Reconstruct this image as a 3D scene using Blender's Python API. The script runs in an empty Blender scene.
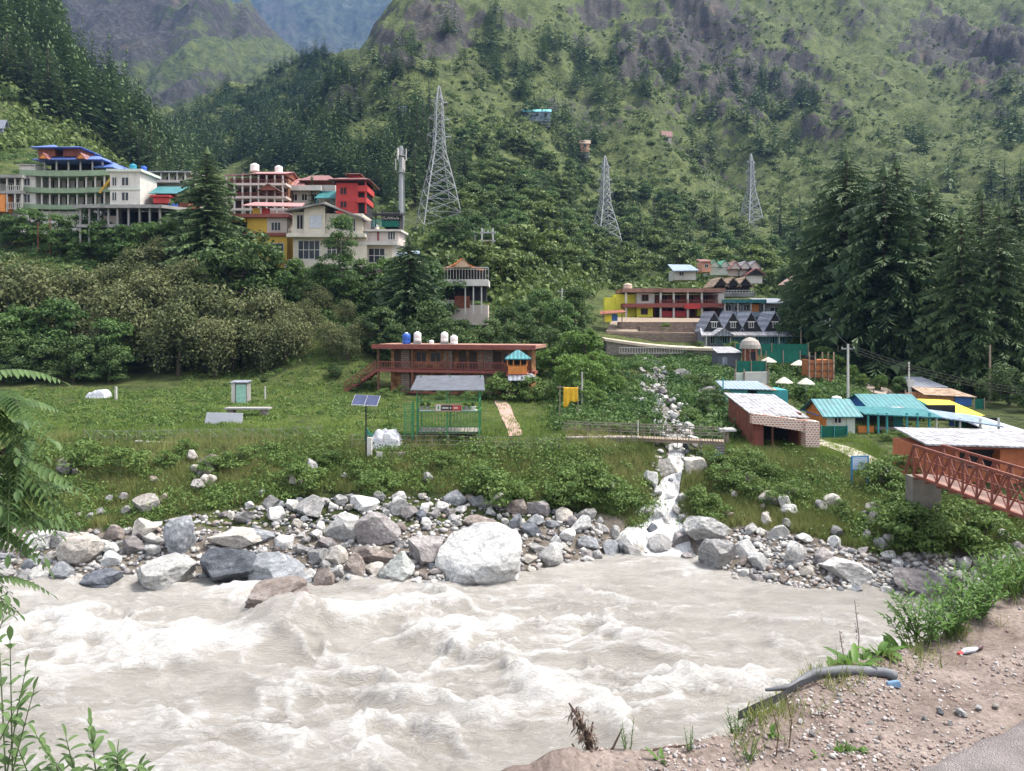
import bpy, math, random
import numpy as np
from mathutils import Vector, Matrix, noise as mnoise
R = math.radians
random.seed(7)
rng = np.random.default_rng(11)
S = bpy.context.scene
COL = S.collection

# ------------------------------------------------------------------ camera, sky, sun, exposure
F, HOR, EYE = 773.0, 321.0, 13.5          # focal length in pixels, horizon row, eye height above the river
cam_d = bpy.data.cameras.new('camera'); cam = bpy.data.objects.new('camera', cam_d); COL.objects.link(cam)
cam.location = (0, 0, EYE); cam.rotation_euler = (R(90), 0, 0)
cam_d.sensor_width = 36; cam_d.lens = 36 * F / 1024; cam_d.shift_y = -(385.5 - HOR) / 1024
cam_d.clip_start = 0.1; cam_d.clip_end = 20000
S.camera = cam
SUN_EL, SUN_AZ = R(62), R(78)            # azimuth clockwise from +Y: high, from the right and a little behind the scene
W = bpy.data.worlds.new('World'); S.world = W; W.use_nodes = True
nt = W.node_tree; bg = nt.nodes['Background']
sky = nt.nodes.new('ShaderNodeTexSky'); sky.sky_type = 'NISHITA'; sky.sun_disc = False
sky.sun_elevation = SUN_EL; sky.sun_rotation = SUN_AZ; sky.dust_density = 3.0; sky.ozone_density = 1.0; sky.air_density = 1.0
hsv = nt.nodes.new('ShaderNodeHueSaturation'); hsv.inputs['Saturation'].default_value = 0.3
nt.links.new(sky.outputs[0], hsv.inputs['Color']); nt.links.new(hsv.outputs[0], bg.inputs[0])
bg.inputs[1].default_value = 0.15
sd = bpy.data.lights.new('sun', 'SUN'); sd.energy = 2.1; sd.angle = R(10); sd.color = (1, 0.93, 0.83)
sun = bpy.data.objects.new('sun', sd); COL.objects.link(sun)
sv = Vector((math.sin(SUN_AZ) * math.cos(SUN_EL), math.cos(SUN_AZ) * math.cos(SUN_EL), math.sin(SUN_EL)))
sun.rotation_euler = sv.to_track_quat('Z', 'Y').to_euler(); sun.location = (30, -20, 120)
S.view_settings.view_transform = 'Standard'; S.view_settings.look = 'None'
S.view_settings.exposure = 1.58; S.view_settings.gamma = 1.0
try:
    S.cycles.use_denoising = True
except Exception:
    pass
S.cycles.max_bounces = 5; S.cycles.diffuse_bounces = 3; S.cycles.glossy_bounces = 2; S.cycles.transmission_bounces = 2
S.cycles.volume_bounces = 0; S.cycles.transparent_max_bounces = 4
S.cycles.caustics_reflective = False; S.cycles.caustics_refractive = False

# ------------------------------------------------------------------ helpers
def P(px, py, D):
    return Vector(((px - 512) / F * D, D, EYE + (HOR - py) / F * D))

def tag(o, label=None, cat=None, group=None, kind=None):
    if label: o['label'] = label
    if cat: o['category'] = cat
    if group: o['group'] = group
    if kind: o['kind'] = kind
    return o

def empty(name, loc, rz=0, label=None, cat=None, group=None):
    o = bpy.data.objects.new(name, None); COL.objects.link(o)
    o.location = loc; o.rotation_euler = (0, 0, rz); o.empty_display_size = 0.3
    return tag(o, label, cat, group)

def _hash(ix, iy, seed):
    h = (ix * 374761393 + iy * 668265263 + seed * 1274126177) & 0xffffffff
    h = ((h ^ (h >> 13)) * 1103515245) & 0xffffffff
    h = ((h ^ (h >> 15)) * 668265263) & 0xffffffff
    return ((h ^ (h >> 16)) & 0xffff) / 65535.0

def vnoise(x, y, seed=0):
    x = np.asarray(x, float); y = np.asarray(y, float)
    ix = np.floor(x).astype(np.int64); iy = np.floor(y).astype(np.int64)
    fx = x - ix; fy = y - iy
    u = fx * fx * fx * (fx * (fx * 6 - 15) + 10); v = fy * fy * fy * (fy * (fy * 6 - 15) + 10)
    a = _hash(ix, iy, seed); b = _hash(ix + 1, iy, seed); c = _hash(ix, iy + 1, seed); d = _hash(ix + 1, iy + 1, seed)
    return (a * (1 - u) + b * u) * (1 - v) + (c * (1 - u) + d * u) * v

def fbm(x, y, octv=4, seed=0, gain=0.5):
    x = np.asarray(x, float); y = np.asarray(y, float)
    t = 0; a = 1; n = 0
    for i in range(octv):
        t = t + a * (vnoise(x, y, seed + i * 17) * 2 - 1); n += a
        x, y = x * 1.62 - y * 1.24 + 3.1, x * 1.24 + y * 1.62 + 7.7; a *= gain
    return t / n

def ridged(x, y, octv=4, seed=0):
    x = np.asarray(x, float); y = np.asarray(y, float)
    t = 0; a = 1; n = 0
    for i in range(octv):
        t = t + a * (1 - np.abs(vnoise(x, y, seed + i * 13) * 2 - 1)); n += a
        x, y = x * 1.62 - y * 1.24 + 1.7, x * 1.24 + y * 1.62 + 4.1; a *= 0.5
    return t / n

def sstep(a, b, x):
    t = np.clip((np.asarray(x, float) - a) / (b - a), 0, 1); return t * t * (3 - 2 * t)

def in_poly(px, py, poly):
    px = np.asarray(px, float); py = np.asarray(py, float); r = np.zeros(px.shape, bool); n = len(poly)
    for i in range(n):
        x0, y0 = poly[i]; x1, y1 = poly[(i + 1) % n]
        c = ((y0 > py) != (y1 > py))
        with np.errstate(divide='ignore', invalid='ignore'):
            r ^= c & (px < (x1 - x0) * (py - y0) / ((y1 - y0) if y1 != y0 else 1e-9) + x0)
    return r

def np_obj(name, V, Fc, mat, attrs=None, parent=None, smooth=False, mats=None, midx=None):
    """a mesh object from numpy arrays; Fc is (n, k) with one polygon size k"""
    me = bpy.data.meshes.new(name); V = np.ascontiguousarray(V, np.float32); Fc = np.ascontiguousarray(Fc, np.int32)
    k = Fc.shape[1]; n = len(Fc)
    me.vertices.add(len(V)); me.vertices.foreach_set('co', V.ravel())
    me.loops.add(n * k); me.loops.foreach_set('vertex_index', Fc.ravel())
    me.polygons.add(n); me.polygons.foreach_set('loop_start', np.arange(0, n * k, k, dtype=np.int32))
    me.polygons.foreach_set('loop_total', np.full(n, k, np.int32))
    if smooth: me.polygons.foreach_set('use_smooth', np.ones(n, bool))
    for a, d in (attrs or {}).items():
        at = me.attributes.new(a, 'FLOAT', 'POINT'); at.data.foreach_set('value', np.ascontiguousarray(d, np.float32))
    me.update(calc_edges=True)
    if mat: me.materials.append(mat)
    o = bpy.data.objects.new(name, me); COL.objects.link(o)
    if parent is not None: o.parent = parent
    return o

class MB:
    """collects boxes, bars, prisms; build() links them as ONE mesh object"""
    def __init__(s): s.v = []; s.f = []
    def add(s, vs, fs):
        n = len(s.v); s.v += [tuple(q) for q in vs]; s.f += [tuple(i + n for i in f) for f in fs]; return s
    def box(s, x0, x1, y0, y1, z0, z1):
        return s.add([(x0, y0, z0), (x1, y0, z0), (x1, y1, z0), (x0, y1, z0), (x0, y0, z1), (x1, y0, z1), (x1, y1, z1), (x0, y1, z1)],
                     [(3, 2, 1, 0), (4, 5, 6, 7), (0, 1, 5, 4), (1, 2, 6, 5), (2, 3, 7, 6), (3, 0, 4, 7)])
    def hexa(s, lo, hi):
        """four lower and four upper corners, both counter-clockwise from above"""
        return s.add(list(lo) + list(hi), [(3, 2, 1, 0), (4, 5, 6, 7), (0, 1, 5, 4), (1, 2, 6, 5), (2, 3, 7, 6), (3, 0, 4, 7)])
    def sheet(s, q, t=0.06):
        """a sloping slab: q = four top corners counter-clockwise, thickness t downwards"""
        return s.hexa([(a, b, c - t) for a, b, c in q], q)
    def bar(s, a, b, w, h=None, k=4):
        a = Vector(a); b = Vector(b); d = (b - a); h = h or w
        if d.length < 1e-6: return s
        d.normalize(); up = Vector((0, 0, 1)) if abs(d.z) < 0.95 else Vector((0, 1, 0))
        u = d.cross(up).normalized(); v = u.cross(d).normalized()
        vs = []
        for p in (a, b):
            for i in range(k):
                t = 2 * math.pi * (i + 0.5) / k; c = math.sqrt(2) if k == 4 else 1
                vs.append(p + u * (math.cos(t) * w / 2 * c) + v * (math.sin(t) * h / 2 * c))
        fs = [(i, (i + 1) % k, k + (i + 1) % k, k + i) for i in range(k)] + [tuple(range(k - 1, -1, -1)), tuple(range(k, 2 * k))]
        return s.add(vs, fs)
    def tube(s, pts, rs, k=8):
        pts = [Vector(p) for p in pts]; vs = []; fs = []; n = len(pts)
        if not hasattr(rs, '__len__'): rs = [rs] * n
        for i, p in enumerate(pts):
            d = (pts[min(i + 1, n - 1)] - pts[max(i - 1, 0)]).normalized()
            up = Vector((0, 0, 1)) if abs(d.z) < 0.9 else Vector((1, 0, 0))
            u = d.cross(up).normalized(); v = u.cross(d)
            for j in range(k):
                t = 2 * math.pi * j / k; vs.append(p + (u * math.cos(t) + v * math.sin(t)) * rs[i])
        for i in range(n - 1):
            for j in range(k):
                fs.append((i * k + j, i * k + (j + 1) % k, (i + 1) * k + (j + 1) % k, (i + 1) * k + j))
        fs += [tuple(range(k - 1, -1, -1)), tuple((n - 1) * k + j for j in range(k))]
        return s.add(vs, fs)
    def lathe(s, c, prof, k=16):
        """prof = [(radius, z)] from the bottom up"""
        c = Vector(c); vs = []; fs = []
        for r, z in prof:
            for j in range(k):
                t = 2 * math.pi * j / k; vs.append(c + Vector((r * math.cos(t), r * math.sin(t), z)))
        n = len(prof)
        for i in range(n - 1):
            for j in range(k):
                fs.append((i * k + j, i * k + (j + 1) % k, (i + 1) * k + (j + 1) % k, (i + 1) * k + j))
        fs += [tuple(range(k - 1, -1, -1)), tuple((n - 1) * k + j for j in range(k))]
        return s.add(vs, fs)
    def gable(s, x0, x1, y0, y1, z0, h, axis='x', ov=0.3, t=0.08):
        """two roof slabs meeting at a ridge along axis"""
        if axis == 'x':
            ym = (y0 + y1) / 2; k = h / ((y1 - y0) / 2); a = y0 - ov; b = y1 + ov; zz = z0 - ov * k; X0, X1 = x0 - ov, x1 + ov
            s.hexa([(X0, a, zz), (X1, a, zz), (X1, ym, z0 + h), (X0, ym, z0 + h)], [(X0, a, zz + t), (X1, a, zz + t), (X1, ym, z0 + h + t), (X0, ym, z0 + h + t)])
            s.hexa([(X0, ym, z0 + h), (X1, ym, z0 + h), (X1, b, zz), (X0, b, zz)], [(X0, ym, z0 + h + t), (X1, ym, z0 + h + t), (X1, b, zz + t), (X0, b, zz + t)])
        else:
            xm = (x0 + x1) / 2; k = h / ((x1 - x0) / 2); a = x0 - ov; b = x1 + ov; zz = z0 - ov * k; Y0, Y1 = y0 - ov, y1 + ov
            s.hexa([(a, Y0, zz), (xm, Y0, z0 + h), (xm, Y1, z0 + h), (a, Y1, zz)], [(a, Y0, zz + t), (xm, Y0, z0 + h + t), (xm, Y1, z0 + h + t), (a, Y1, zz + t)])
            s.hexa([(xm, Y0, z0 + h), (b, Y0, zz), (b, Y1, zz), (xm, Y1, z0 + h)], [(xm, Y0, z0 + h + t), (b, Y0, zz + t), (b, Y1, zz + t), (xm, Y1, z0 + h + t)])
        return s
    def gable_end(s, x0, x1, y0, y1, z0, h, axis='x'):
        """the wall prism under a gable roof"""
        if axis == 'x':
            ym = (y0 + y1) / 2; vs = [(x0, y0, z0), (x0, y1, z0), (x0, ym, z0 + h), (x1, y0, z0), (x1, y1, z0), (x1, ym, z0 + h)]
            return s.add(vs, [(0, 2, 1), (3, 4, 5), (0, 1, 4, 3), (1, 2, 5, 4), (2, 0, 3, 5)])
        xm = (x0 + x1) / 2; vs = [(x0, y0, z0), (x1, y0, z0), (xm, y0, z0 + h), (x0, y1, z0), (x1, y1, z0), (xm, y1, z0 + h)]
        return s.add(vs, [(0, 1, 2), (3, 5, 4), (0, 3, 4, 1), (1, 4, 5, 2), (2, 5, 3, 0)])
    def hip(s, x0, x1, y0, y1, z0, h, inset=0.4, t=0.1):
        """a hipped roof with flat top ridge; inset = share of the half-width left at the top"""
        xm, ym = (x0 + x1) / 2, (y0 + y1) / 2; a = (x1 - x0) / 2 * inset; b = (y1 - y0) / 2 * inset * 0.6
        s.box(x0, x1, y0, y1, z0 - t, z0)
        return s.hexa([(x0, y0, z0 + .002), (x1, y0, z0 + .002), (x1, y1, z0 + .002), (x0, y1, z0 + .002)],
                      [(xm - a, ym - b, z0 + h), (xm + a, ym - b, z0 + h), (xm + a, ym + b, z0 + h), (xm - a, ym + b, z0 + h)])
    def build(s, name, mat, parent=None, smooth=False):
        me = bpy.data.meshes.new(name); me.from_pydata(s.v, [], s.f); me.update()
        if mat: me.materials.append(mat)
        if smooth: me.polygons.foreach_set('use_smooth', [True] * len(me.polygons))
        o = bpy.data.objects.new(name, me); COL.objects.link(o)
        if parent is not None: o.parent = parent
        return o

# ------------------------------------------------------------------ materials
MATS = {}
def nodes_of(name):
    m = bpy.data.materials.new(name); m.use_nodes = True; t = m.node_tree
    return m, t, t.nodes['Principled BSDF']

def mat(name, c, rough=0.75, var=0.22, scale=3.0, bump=0.15, spec=0.3, metal=0, stain=None, rand=0.0, bscale=None):
    """painted / plastered / stony surface: two scales of tonal noise, grain bump, optional stains"""
    if name in MATS: return MATS[name]
    m, t, b = nodes_of(name); N = t.nodes.new; L = t.links.new
    tc = N('ShaderNodeTexCoord'); n1 = N('ShaderNodeTexNoise'); n1.inputs['Scale'].default_value = scale; n1.inputs['Detail'].default_value = 6
    n1.inputs['Roughness'].default_value = 0.65
    L(tc.outputs['Object'], n1.inputs['Vector'])
    rp = N('ShaderNodeValToRGB'); L(n1.outputs['Fac'], rp.inputs['Fac'])
    e = rp.color_ramp.elements; e[0].position = 0.3; e[1].position = 0.7
    e[0].color = tuple(v * (1 - var) for v in c) + (1,); e[1].color = tuple(min(1, v * (1 + var)) for v in c) + (1,)
    out = rp.outputs['Color']
    if stain:
        n2 = N('ShaderNodeTexNoise'); n2.inputs['Scale'].default_value = scale * 0.37; n2.inputs['Detail'].default_value = 8; L(tc.outputs['Object'], n2.inputs['Vector'])
        mr = N('ShaderNodeMapRange'); mr.inputs[1].default_value = 0.52; mr.inputs[2].default_value = 0.68; L(n2.outputs['Fac'], mr.inputs[0])
        mx = N('ShaderNodeMix'); mx.data_type = 'RGBA'; L(mr.outputs[0], mx.inputs[0]); L(out, mx.inputs[6]); mx.inputs[7].default_value = tuple(stain) + (1,)
        out = mx.outputs[2]
    if rand:
        oi = N('ShaderNodeObjectInfo'); mr = N('ShaderNodeMapRange'); mr.inputs[3].default_value = 1 - rand; mr.inputs[4].default_value = 1 + rand
        L(oi.outputs['Random'], mr.inputs[0]); hs = N('ShaderNodeHueSaturation'); L(out, hs.inputs['Color']); L(mr.outputs[0], hs.inputs['Value']); out = hs.outputs[0]
    L(out, b.inputs['Base Color']); b.inputs['Roughness'].default_value = rough; b.inputs['Metallic'].default_value = metal
    b.inputs['Specular IOR Level'].default_value = spec
    if bump:
        nb = N('ShaderNodeTexNoise'); nb.inputs['Scale'].default_value = bscale or scale * 6; nb.inputs['Detail'].default_value = 5; L(tc.outputs['Object'], nb.inputs['Vector'])
        bp = N('ShaderNodeBump'); bp.inputs['Strength'].default_value = bump; bp.inputs['Distance'].default_value = 0.05
        L(nb.outputs['Fac'], bp.inputs['Height']); L(bp.outputs[0], b.inputs['Normal'])
    MATS[name] = m; return m

def ribbed(name, c, axis='X', freq=6.0, rough=0.45, var=0.12, stain=None, spec=0.4, dark=0.6, metal=0.0, strength=0.6):
    """corrugated sheet or boards: parallel ribs as bump and a faint tone, with weathering"""
    if name in MATS: return MATS[name]
    m, t, b = nodes_of(name); N = t.nodes.new; L = t.links.new
    tc = N('ShaderNodeTexCoord'); w = N('ShaderNodeTexWave'); w.wave_type = 'BANDS'; w.bands_direction = axis
    w.inputs['Scale'].default_value = freq; w.inputs['Distortion'].default_value = 0.0; L(tc.outputs['Object'], w.inputs['Vector'])
    n1 = N('ShaderNodeTexNoise'); n1.inputs['Scale'].default_value = 1.7; n1.inputs['Detail'].default_value = 7; L(tc.outputs['Object'], n1.inputs['Vector'])
    rp = N('ShaderNodeValToRGB'); L(n1.outputs['Fac'], rp.inputs['Fac']); e = rp.color_ramp.elements; e[0].position = 0.35; e[1].position = 0.65
    e[0].color = tuple(v * (1 - var) for v in (stain or c)) + (1,); e[1].color = tuple(min(1, v * (1 + var)) for v in c) + (1,)
    mx = N('ShaderNodeMix'); mx.data_type = 'RGBA'; mx.blend_type = 'MULTIPLY'; mx.inputs[0].default_value = 1
    mr = N('ShaderNodeMapRange'); mr.inputs[3].default_value = dark; mr.inputs[4].default_value = 1; L(w.outputs['Fac'], mr.inputs[0])
    L(rp.outputs[0], mx.inputs[6]); L(mr.outputs[0], mx.inputs[7]); L(mx.outputs[2], b.inputs['Base Color'])
    b.inputs['Roughness'].default_value = rough; b.inputs['Specular IOR Level'].default_value = spec; b.inputs['Metallic'].default_value = metal
    bp = N('ShaderNodeBump'); bp.inputs['Strength'].default_value = strength; bp.inputs['Distance'].default_value = 0.04
    L(w.outputs['Fac'], bp.inputs['Height']); L(bp.outputs[0], b.inputs['Normal'])
    MATS[name] = m; return m

def brickmat(name, c1, c2, mortar, scale=3.0, rough=0.85, msize=0.03, bw=0.5, bh=0.25):
    if name in MATS: return MATS[name]
    m, t, b = nodes_of(name); N = t.nodes.new; L = t.links.new
    tc = N('ShaderNodeTexCoord'); mp = N('ShaderNodeMapping'); mp.inputs['Rotation'].default_value = (R(90), 0, 0); L(tc.outputs['Object'], mp.inputs['Vector'])
    br = N('ShaderNodeTexBrick'); br.inputs['Scale'].default_value = scale; br.inputs['Mortar Size'].default_value = msize
    br.inputs['Brick Width'].default_value = bw; br.inputs['Row Height'].default_value = bh
    nz = N('ShaderNodeTexNoise'); nz.inputs['Scale'].default_value = 2.0; nz.inputs['Detail'].default_value = 5; L(tc.outputs['Object'], nz.inputs['Vector'])
    ad = N('ShaderNodeVectorMath'); ad.operation = 'SCALE'; ad.inputs['Scale'].default_value = 0.12; L(nz.outputs['Color'], ad.inputs[0])
    a2 = N('ShaderNodeVectorMath'); a2.operation = 'ADD'; L(mp.outputs[0], a2.inputs[0]); L(ad.outputs[0], a2.inputs[1]); L(a2.outputs[0], br.inputs['Vector'])
    br.inputs['Color1'].default_value = c1 + (1,); br.inputs['Color2'].default_value = c2 + (1,); br.inputs['Mortar'].default_value = mortar + (1,)
    L(br.outputs['Color'], b.inputs['Base Color']); b.inputs['Roughness'].default_value = rough
    bp = N('ShaderNodeBump'); bp.inputs['Strength'].default_value = 0.5; bp.inputs['Distance'].default_value = 0.04; bp.invert = True
    L(br.outputs['Fac'], bp.inputs['Height']); L(bp.outputs[0], b.inputs['Normal'])
    MATS[name] = m; return m

def leafmat(name, dark, light, trans=0.25, rough=0.55, rnd=0.35, third=None):
    """foliage: tone per leaf and per tree picks the colour; part of the light comes through the blade"""
    if name in MATS: return MATS[name]
    m, t, b = nodes_of(name); N = t.nodes.new; L = t.links.new
    at = N('ShaderNodeAttribute'); at.attribute_name = 'tone'; oi = N('ShaderNodeObjectInfo')
    ma = N('ShaderNodeMath'); ma.operation = 'MULTIPLY_ADD'; ma.inputs[1].default_value = rnd; L(oi.outputs['Random'], ma.inputs[0]); L(at.outputs['Fac'], ma.inputs[2])
    sb = N('ShaderNodeMath'); sb.operation = 'SUBTRACT'; sb.inputs[1].default_value = rnd / 2; sb.use_clamp = True; L(ma.outputs[0], sb.inputs[0])
    rp = N('ShaderNodeValToRGB'); L(sb.outputs[0], rp.inputs[0]); e = rp.color_ramp.elements
    e[0].color = dark + (1,); e[1].color = light + (1,)
    if third:
        x = rp.color_ramp.elements.new(0.9); x.color = third + (1,); e[1].position = 0.72 if e[1].position > 0.95 else e[1].position
        for q in rp.color_ramp.elements:
            pass
    L(rp.outputs[0], b.inputs['Base Color']); b.inputs['Roughness'].default_value = rough; b.inputs['Specular IOR Level'].default_value = 0.2
    tr = N('ShaderNodeBsdfTranslucent'); L(rp.outputs[0], tr.inputs['Color']); ms = N('ShaderNodeMixShader'); ms.inputs[0].default_value = trans
    L(b.outputs[0], ms.inputs[1]); L(tr.outputs[0], ms.inputs[2]); L(ms.outputs[0], t.nodes['Material Output'].inputs['Surface'])
    MATS[name] = m; return m
# ------------------------------------------------------------------ terrain height
def y2z(D, py): return EYE + (HOR - py) / F * D
def col(near, far): return near + [(D, y2z(D, py)) for D, py in far]
L0 = [(30, -2.5), (37, -2), (41, 0.0), (46, 1.8), (51.5, 4.2), (57, 5.1), (86, 5.6)]
M0 = [(30, -2.5), (37, -2), (40.5, 0.0), (48, 2.3), (53, 4.9), (57, 5.2), (88, 5.5)]
R0 = [(30, -2.5), (35, -2), (39.3, 0.0), (43, 1.1), (48, 2.5), (53, 3.4), (57, 4.1), (70, 4.3)]
COLS = {
 -600: col(L0 + [(103, 7.5), (114, 21.5), (127, 28), (140, 29)], [(150, 195), (220, 90), (330, -90), (450, -120), (700, -80), (1000, -60)]),
 0: col(L0 + [(103, 7.5), (114, 21.5), (117, 22.6), (127, 28), (140, 29)], [(150, 192), (220, 96), (330, -60), (450, 0), (700, 50), (1000, 120)]),
 60: col(L0 + [(103, 7.5), (114, 21.5), (118, 22.8), (126, 27.5), (140, 28)], [(150, 200), (220, 125), (330, 5), (430, 60), (700, 80), (1000, 150)]),
 100: col(L0 + [(103, 7.5), (114, 21.0), (126, 26), (140, 27)], [(150, 210), (220, 158), (310, 75), (390, 110), (640, 135), (700, 170), (1000, 200)]),
 150: col(L0 + [(103, 7.5), (113, 20), (126, 26), (140, 27)], [(150, 222), (220, 195), (290, 135), (350, 165), (450, 150), (620, 118), (700, 150), (1000, 200)]),
 200: col(L0 + [(103, 7.5), (113, 19), (126, 26), (140, 29)], [(150, 228), (250, 208), (340, 182), (450, 150), (620, 100), (700, 130), (1000, 200)]),
 260: col(L0 + [(103, 7.5), (112, 18), (126, 24), (140, 29)], [(150, 230), (250, 206), (340, 180), (450, 140), (620, 77), (700, 100), (1000, 200)]),
 310: col(M0 + [(98, 10), (108, 17), (116, 20.5), (130, 24)], [(150, 240), (220, 205), (320, 165), (420, 112), (500, 125), (620, 60), (700, 80), (1000, 200)]),
 330: col(M0 + [(98, 10), (108, 17), (116, 20.5), (130, 24)], [(150, 245), (220, 205), (320, 155), (440, 78), (520, 98), (620, 57), (700, 80), (1000, 200)]),
 360: col(M0 + [(98, 10), (108, 16), (116, 20), (130, 23)], [(150, 252), (220, 212), (320, 155), (480, 38), (560, 70), (700, 90), (1000, 200)]),
 400: col(M0 + [(100, 9), (112, 13.5), (125, 18)], [(150, 265), (193, 232), (260, 195), (350, 130), (530, -8), (640, 0), (1000, 100)]),
 450: col(M0 + [(100, 9), (112, 12.5), (125, 16)], [(150, 275), (193, 232), (260, 192), (350, 135), (450, 62), (570, -30), (700, -60), (1000, 0)]),
 540: col([(30, -2.5), (39, -2), (42.3, 0.0), (48.5, 2.3), (53, 4.9), (57, 5.2), (88, 5.5)] + [(96, 8), (110, 13)], [(130, 300), (190, 252), (260, 205), (330, 165), (420, 117), (520, 45), (620, -10), (750, -80), (1000, -60)]),
 600: col([(30, -2.5), (41, -2), (44.4, 0.0), (49, 2.2), (53.5, 4.8), (57, 5.2), (66, 6.2), (85, 8.3)], [(104, 357), (112, 338), (130, 318), (200, 285), (270, 259), (330, 215), (420, 150), (520, 90), (630, 25), (760, -60), (1000, -60)]),
 660: col([(30, -2.5), (40, -2), (44.3, 0.0), (49, 2.2), (54, 4.4), (66, 6.4), (85, 8.3)], [(105, 362), (107.5, 346), (116, 345), (119, 332), (128, 329), (134, 315), (160, 300), (200, 280), (270, 252), (330, 215), (420, 150), (520, 85), (640, 15), (760, -60), (1000, -60)]),
 720: col([(30, -2.5), (37, -2), (41.5, 0.0), (46, 1.2), (51, 3.4), (56, 4.4), (68, 5.4)], [(85, 382), (98, 366), (112, 349), (120, 338), (130, 326), (140, 310), (160, 297), (200, 278), (270, 258), (360, 230), (440, 180), (540, 110), (660, 30), (780, -50), (1000, -60)]),
 800: col(R0, [(78, 404), (88, 380), (100, 362), (112, 350), (140, 320), (200, 290), (270, 262), (360, 222), (460, 160), (580, 85), (720, 0), (850, -60), (1000, -60)]),
 880: col(R0, [(80, 405), (90, 388), (112, 365), (140, 340), (200, 300), (270, 255), (360, 208), (460, 150), (580, 85), (740, 5), (880, -50), (1000, -50)]),
 960: col(R0[:1] + [(34, -2), (37.8, 0.0), (42, 1.3), (46, 2.6), (52, 3.6), (57, 4.1), (70, 4.3)], [(90, 392), (112, 372), (140, 345), (200, 298), (280, 242), (380, 190), (500, 130), (640, 65), (820, -5), (950, -40)]),
 1050: col([(30, -2.5), (33, -2), (36.5, 0.0), (41, 1.5), (46, 2.8), (52, 3.7), (57, 4.1), (70, 4.3)], [(90, 394), (112, 374), (140, 345), (200, 290), (280, 226), (380, 165), (500, 105), (640, 40), (780, -20), (950, -40)]),
 1700: col([(30, -2.5), (33, -2), (36.5, 0.0), (41, 1.5), (46, 2.8), (52, 3.7), (57, 4.1), (70, 4.3)], [(90, 394), (112, 360), (140, 320), (200, 260), (280, 190), (380, 130), (500, 70), (640, 10), (780, -40), (950, -60)]),
}
PXS = np.arange(-700, 1801, 10.0); LD = np.linspace(math.log(25), math.log(1000), 900)
_k = sorted(COLS); _tab = np.array([np.interp(np.exp(LD), [d for d, z in COLS[c]], [z for d, z in COLS[c]]) for c in _k])
TZ = np.array([[0.0] * len(LD)] * len(PXS))
for j in range(len(LD)): TZ[:, j] = np.interp(PXS, _k, _tab[:, j])
def _sm(a, n, ax):
    for _ in range(n):
        p = np.concatenate([a.take([0], ax), a, a.take([-1], ax)], ax); s = [slice(None)] * 2
        s0, s1, s2 = list(s), list(s), list(s); m = a.shape[ax]
        s0[ax] = slice(0, m); s1[ax] = slice(1, m + 1); s2[ax] = slice(2, m + 2)
        a = 0.25 * p[tuple(s0)] + 0.5 * p[tuple(s1)] + 0.25 * p[tuple(s2)]
    return a
TZ = _sm(_sm(TZ, 3, 0), 14, 1)

def base_z(px, D):
    u = np.clip((px - PXS[0]) / 10.0, 0, len(PXS) - 1.001); v = np.clip((np.log(np.maximum(D, 25.01)) - LD[0]) / (LD[1] - LD[0]), 0, len(LD) - 1.001)
    i = u.astype(int); j = v.astype(int); a = u - i; b = v - j
    return (TZ[i, j] * (1 - a) + TZ[i + 1, j] * a) * (1 - b) + (TZ[i, j + 1] * (1 - a) + TZ[i + 1, j + 1] * a) * b

# rocky faces of the near mountain, as (px, py, radius x, radius y, strength) seen on its slope
CRAGS = [(640, 60, 45, 60, .8), (700, 40, 50, 60, 1), (735, 95, 40, 60, 1), (690, 95, 35, 35, .7), (790, 80, 45, 45, .8), (830, 120, 40, 35, .6), (440, 30, 45, 40, .9), (395, 55, 30, 40, .8),
         (350, 95, 25, 25, .7), (500, 22, 40, 16, .6), (600, 8, 40, 14, .7), (940, 40, 50, 35, .9), (1000, 60, 45, 50, 1), (870, 70, 30, 16, .5), (1000, 110, 25, 16, .4), (860, 20, 30, 16, .5)]
def crag_mask(px, py, D):
    m = np.zeros(np.shape(px))
    for x, y, a, b, s in CRAGS:
        m = np.maximum(m, s * np.clip(1.35 - np.sqrt(((px - x) / a) ** 2 + ((py - y) / b) ** 2), 0, 1))
    return m * sstep(300, 380, D)
STREAM = [(646, 366, 3), (657, 378, 4), (652, 392, 5), (667, 406, 8), (662, 420, 10), (678, 436, 15), (676, 452, 17), (676, 466, 14), (668, 482, 22), (661, 497, 34), (655, 514, 54), (651, 532, 74), (650, 548, 90), (650, 562, 98)]
STR_W = None
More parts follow.
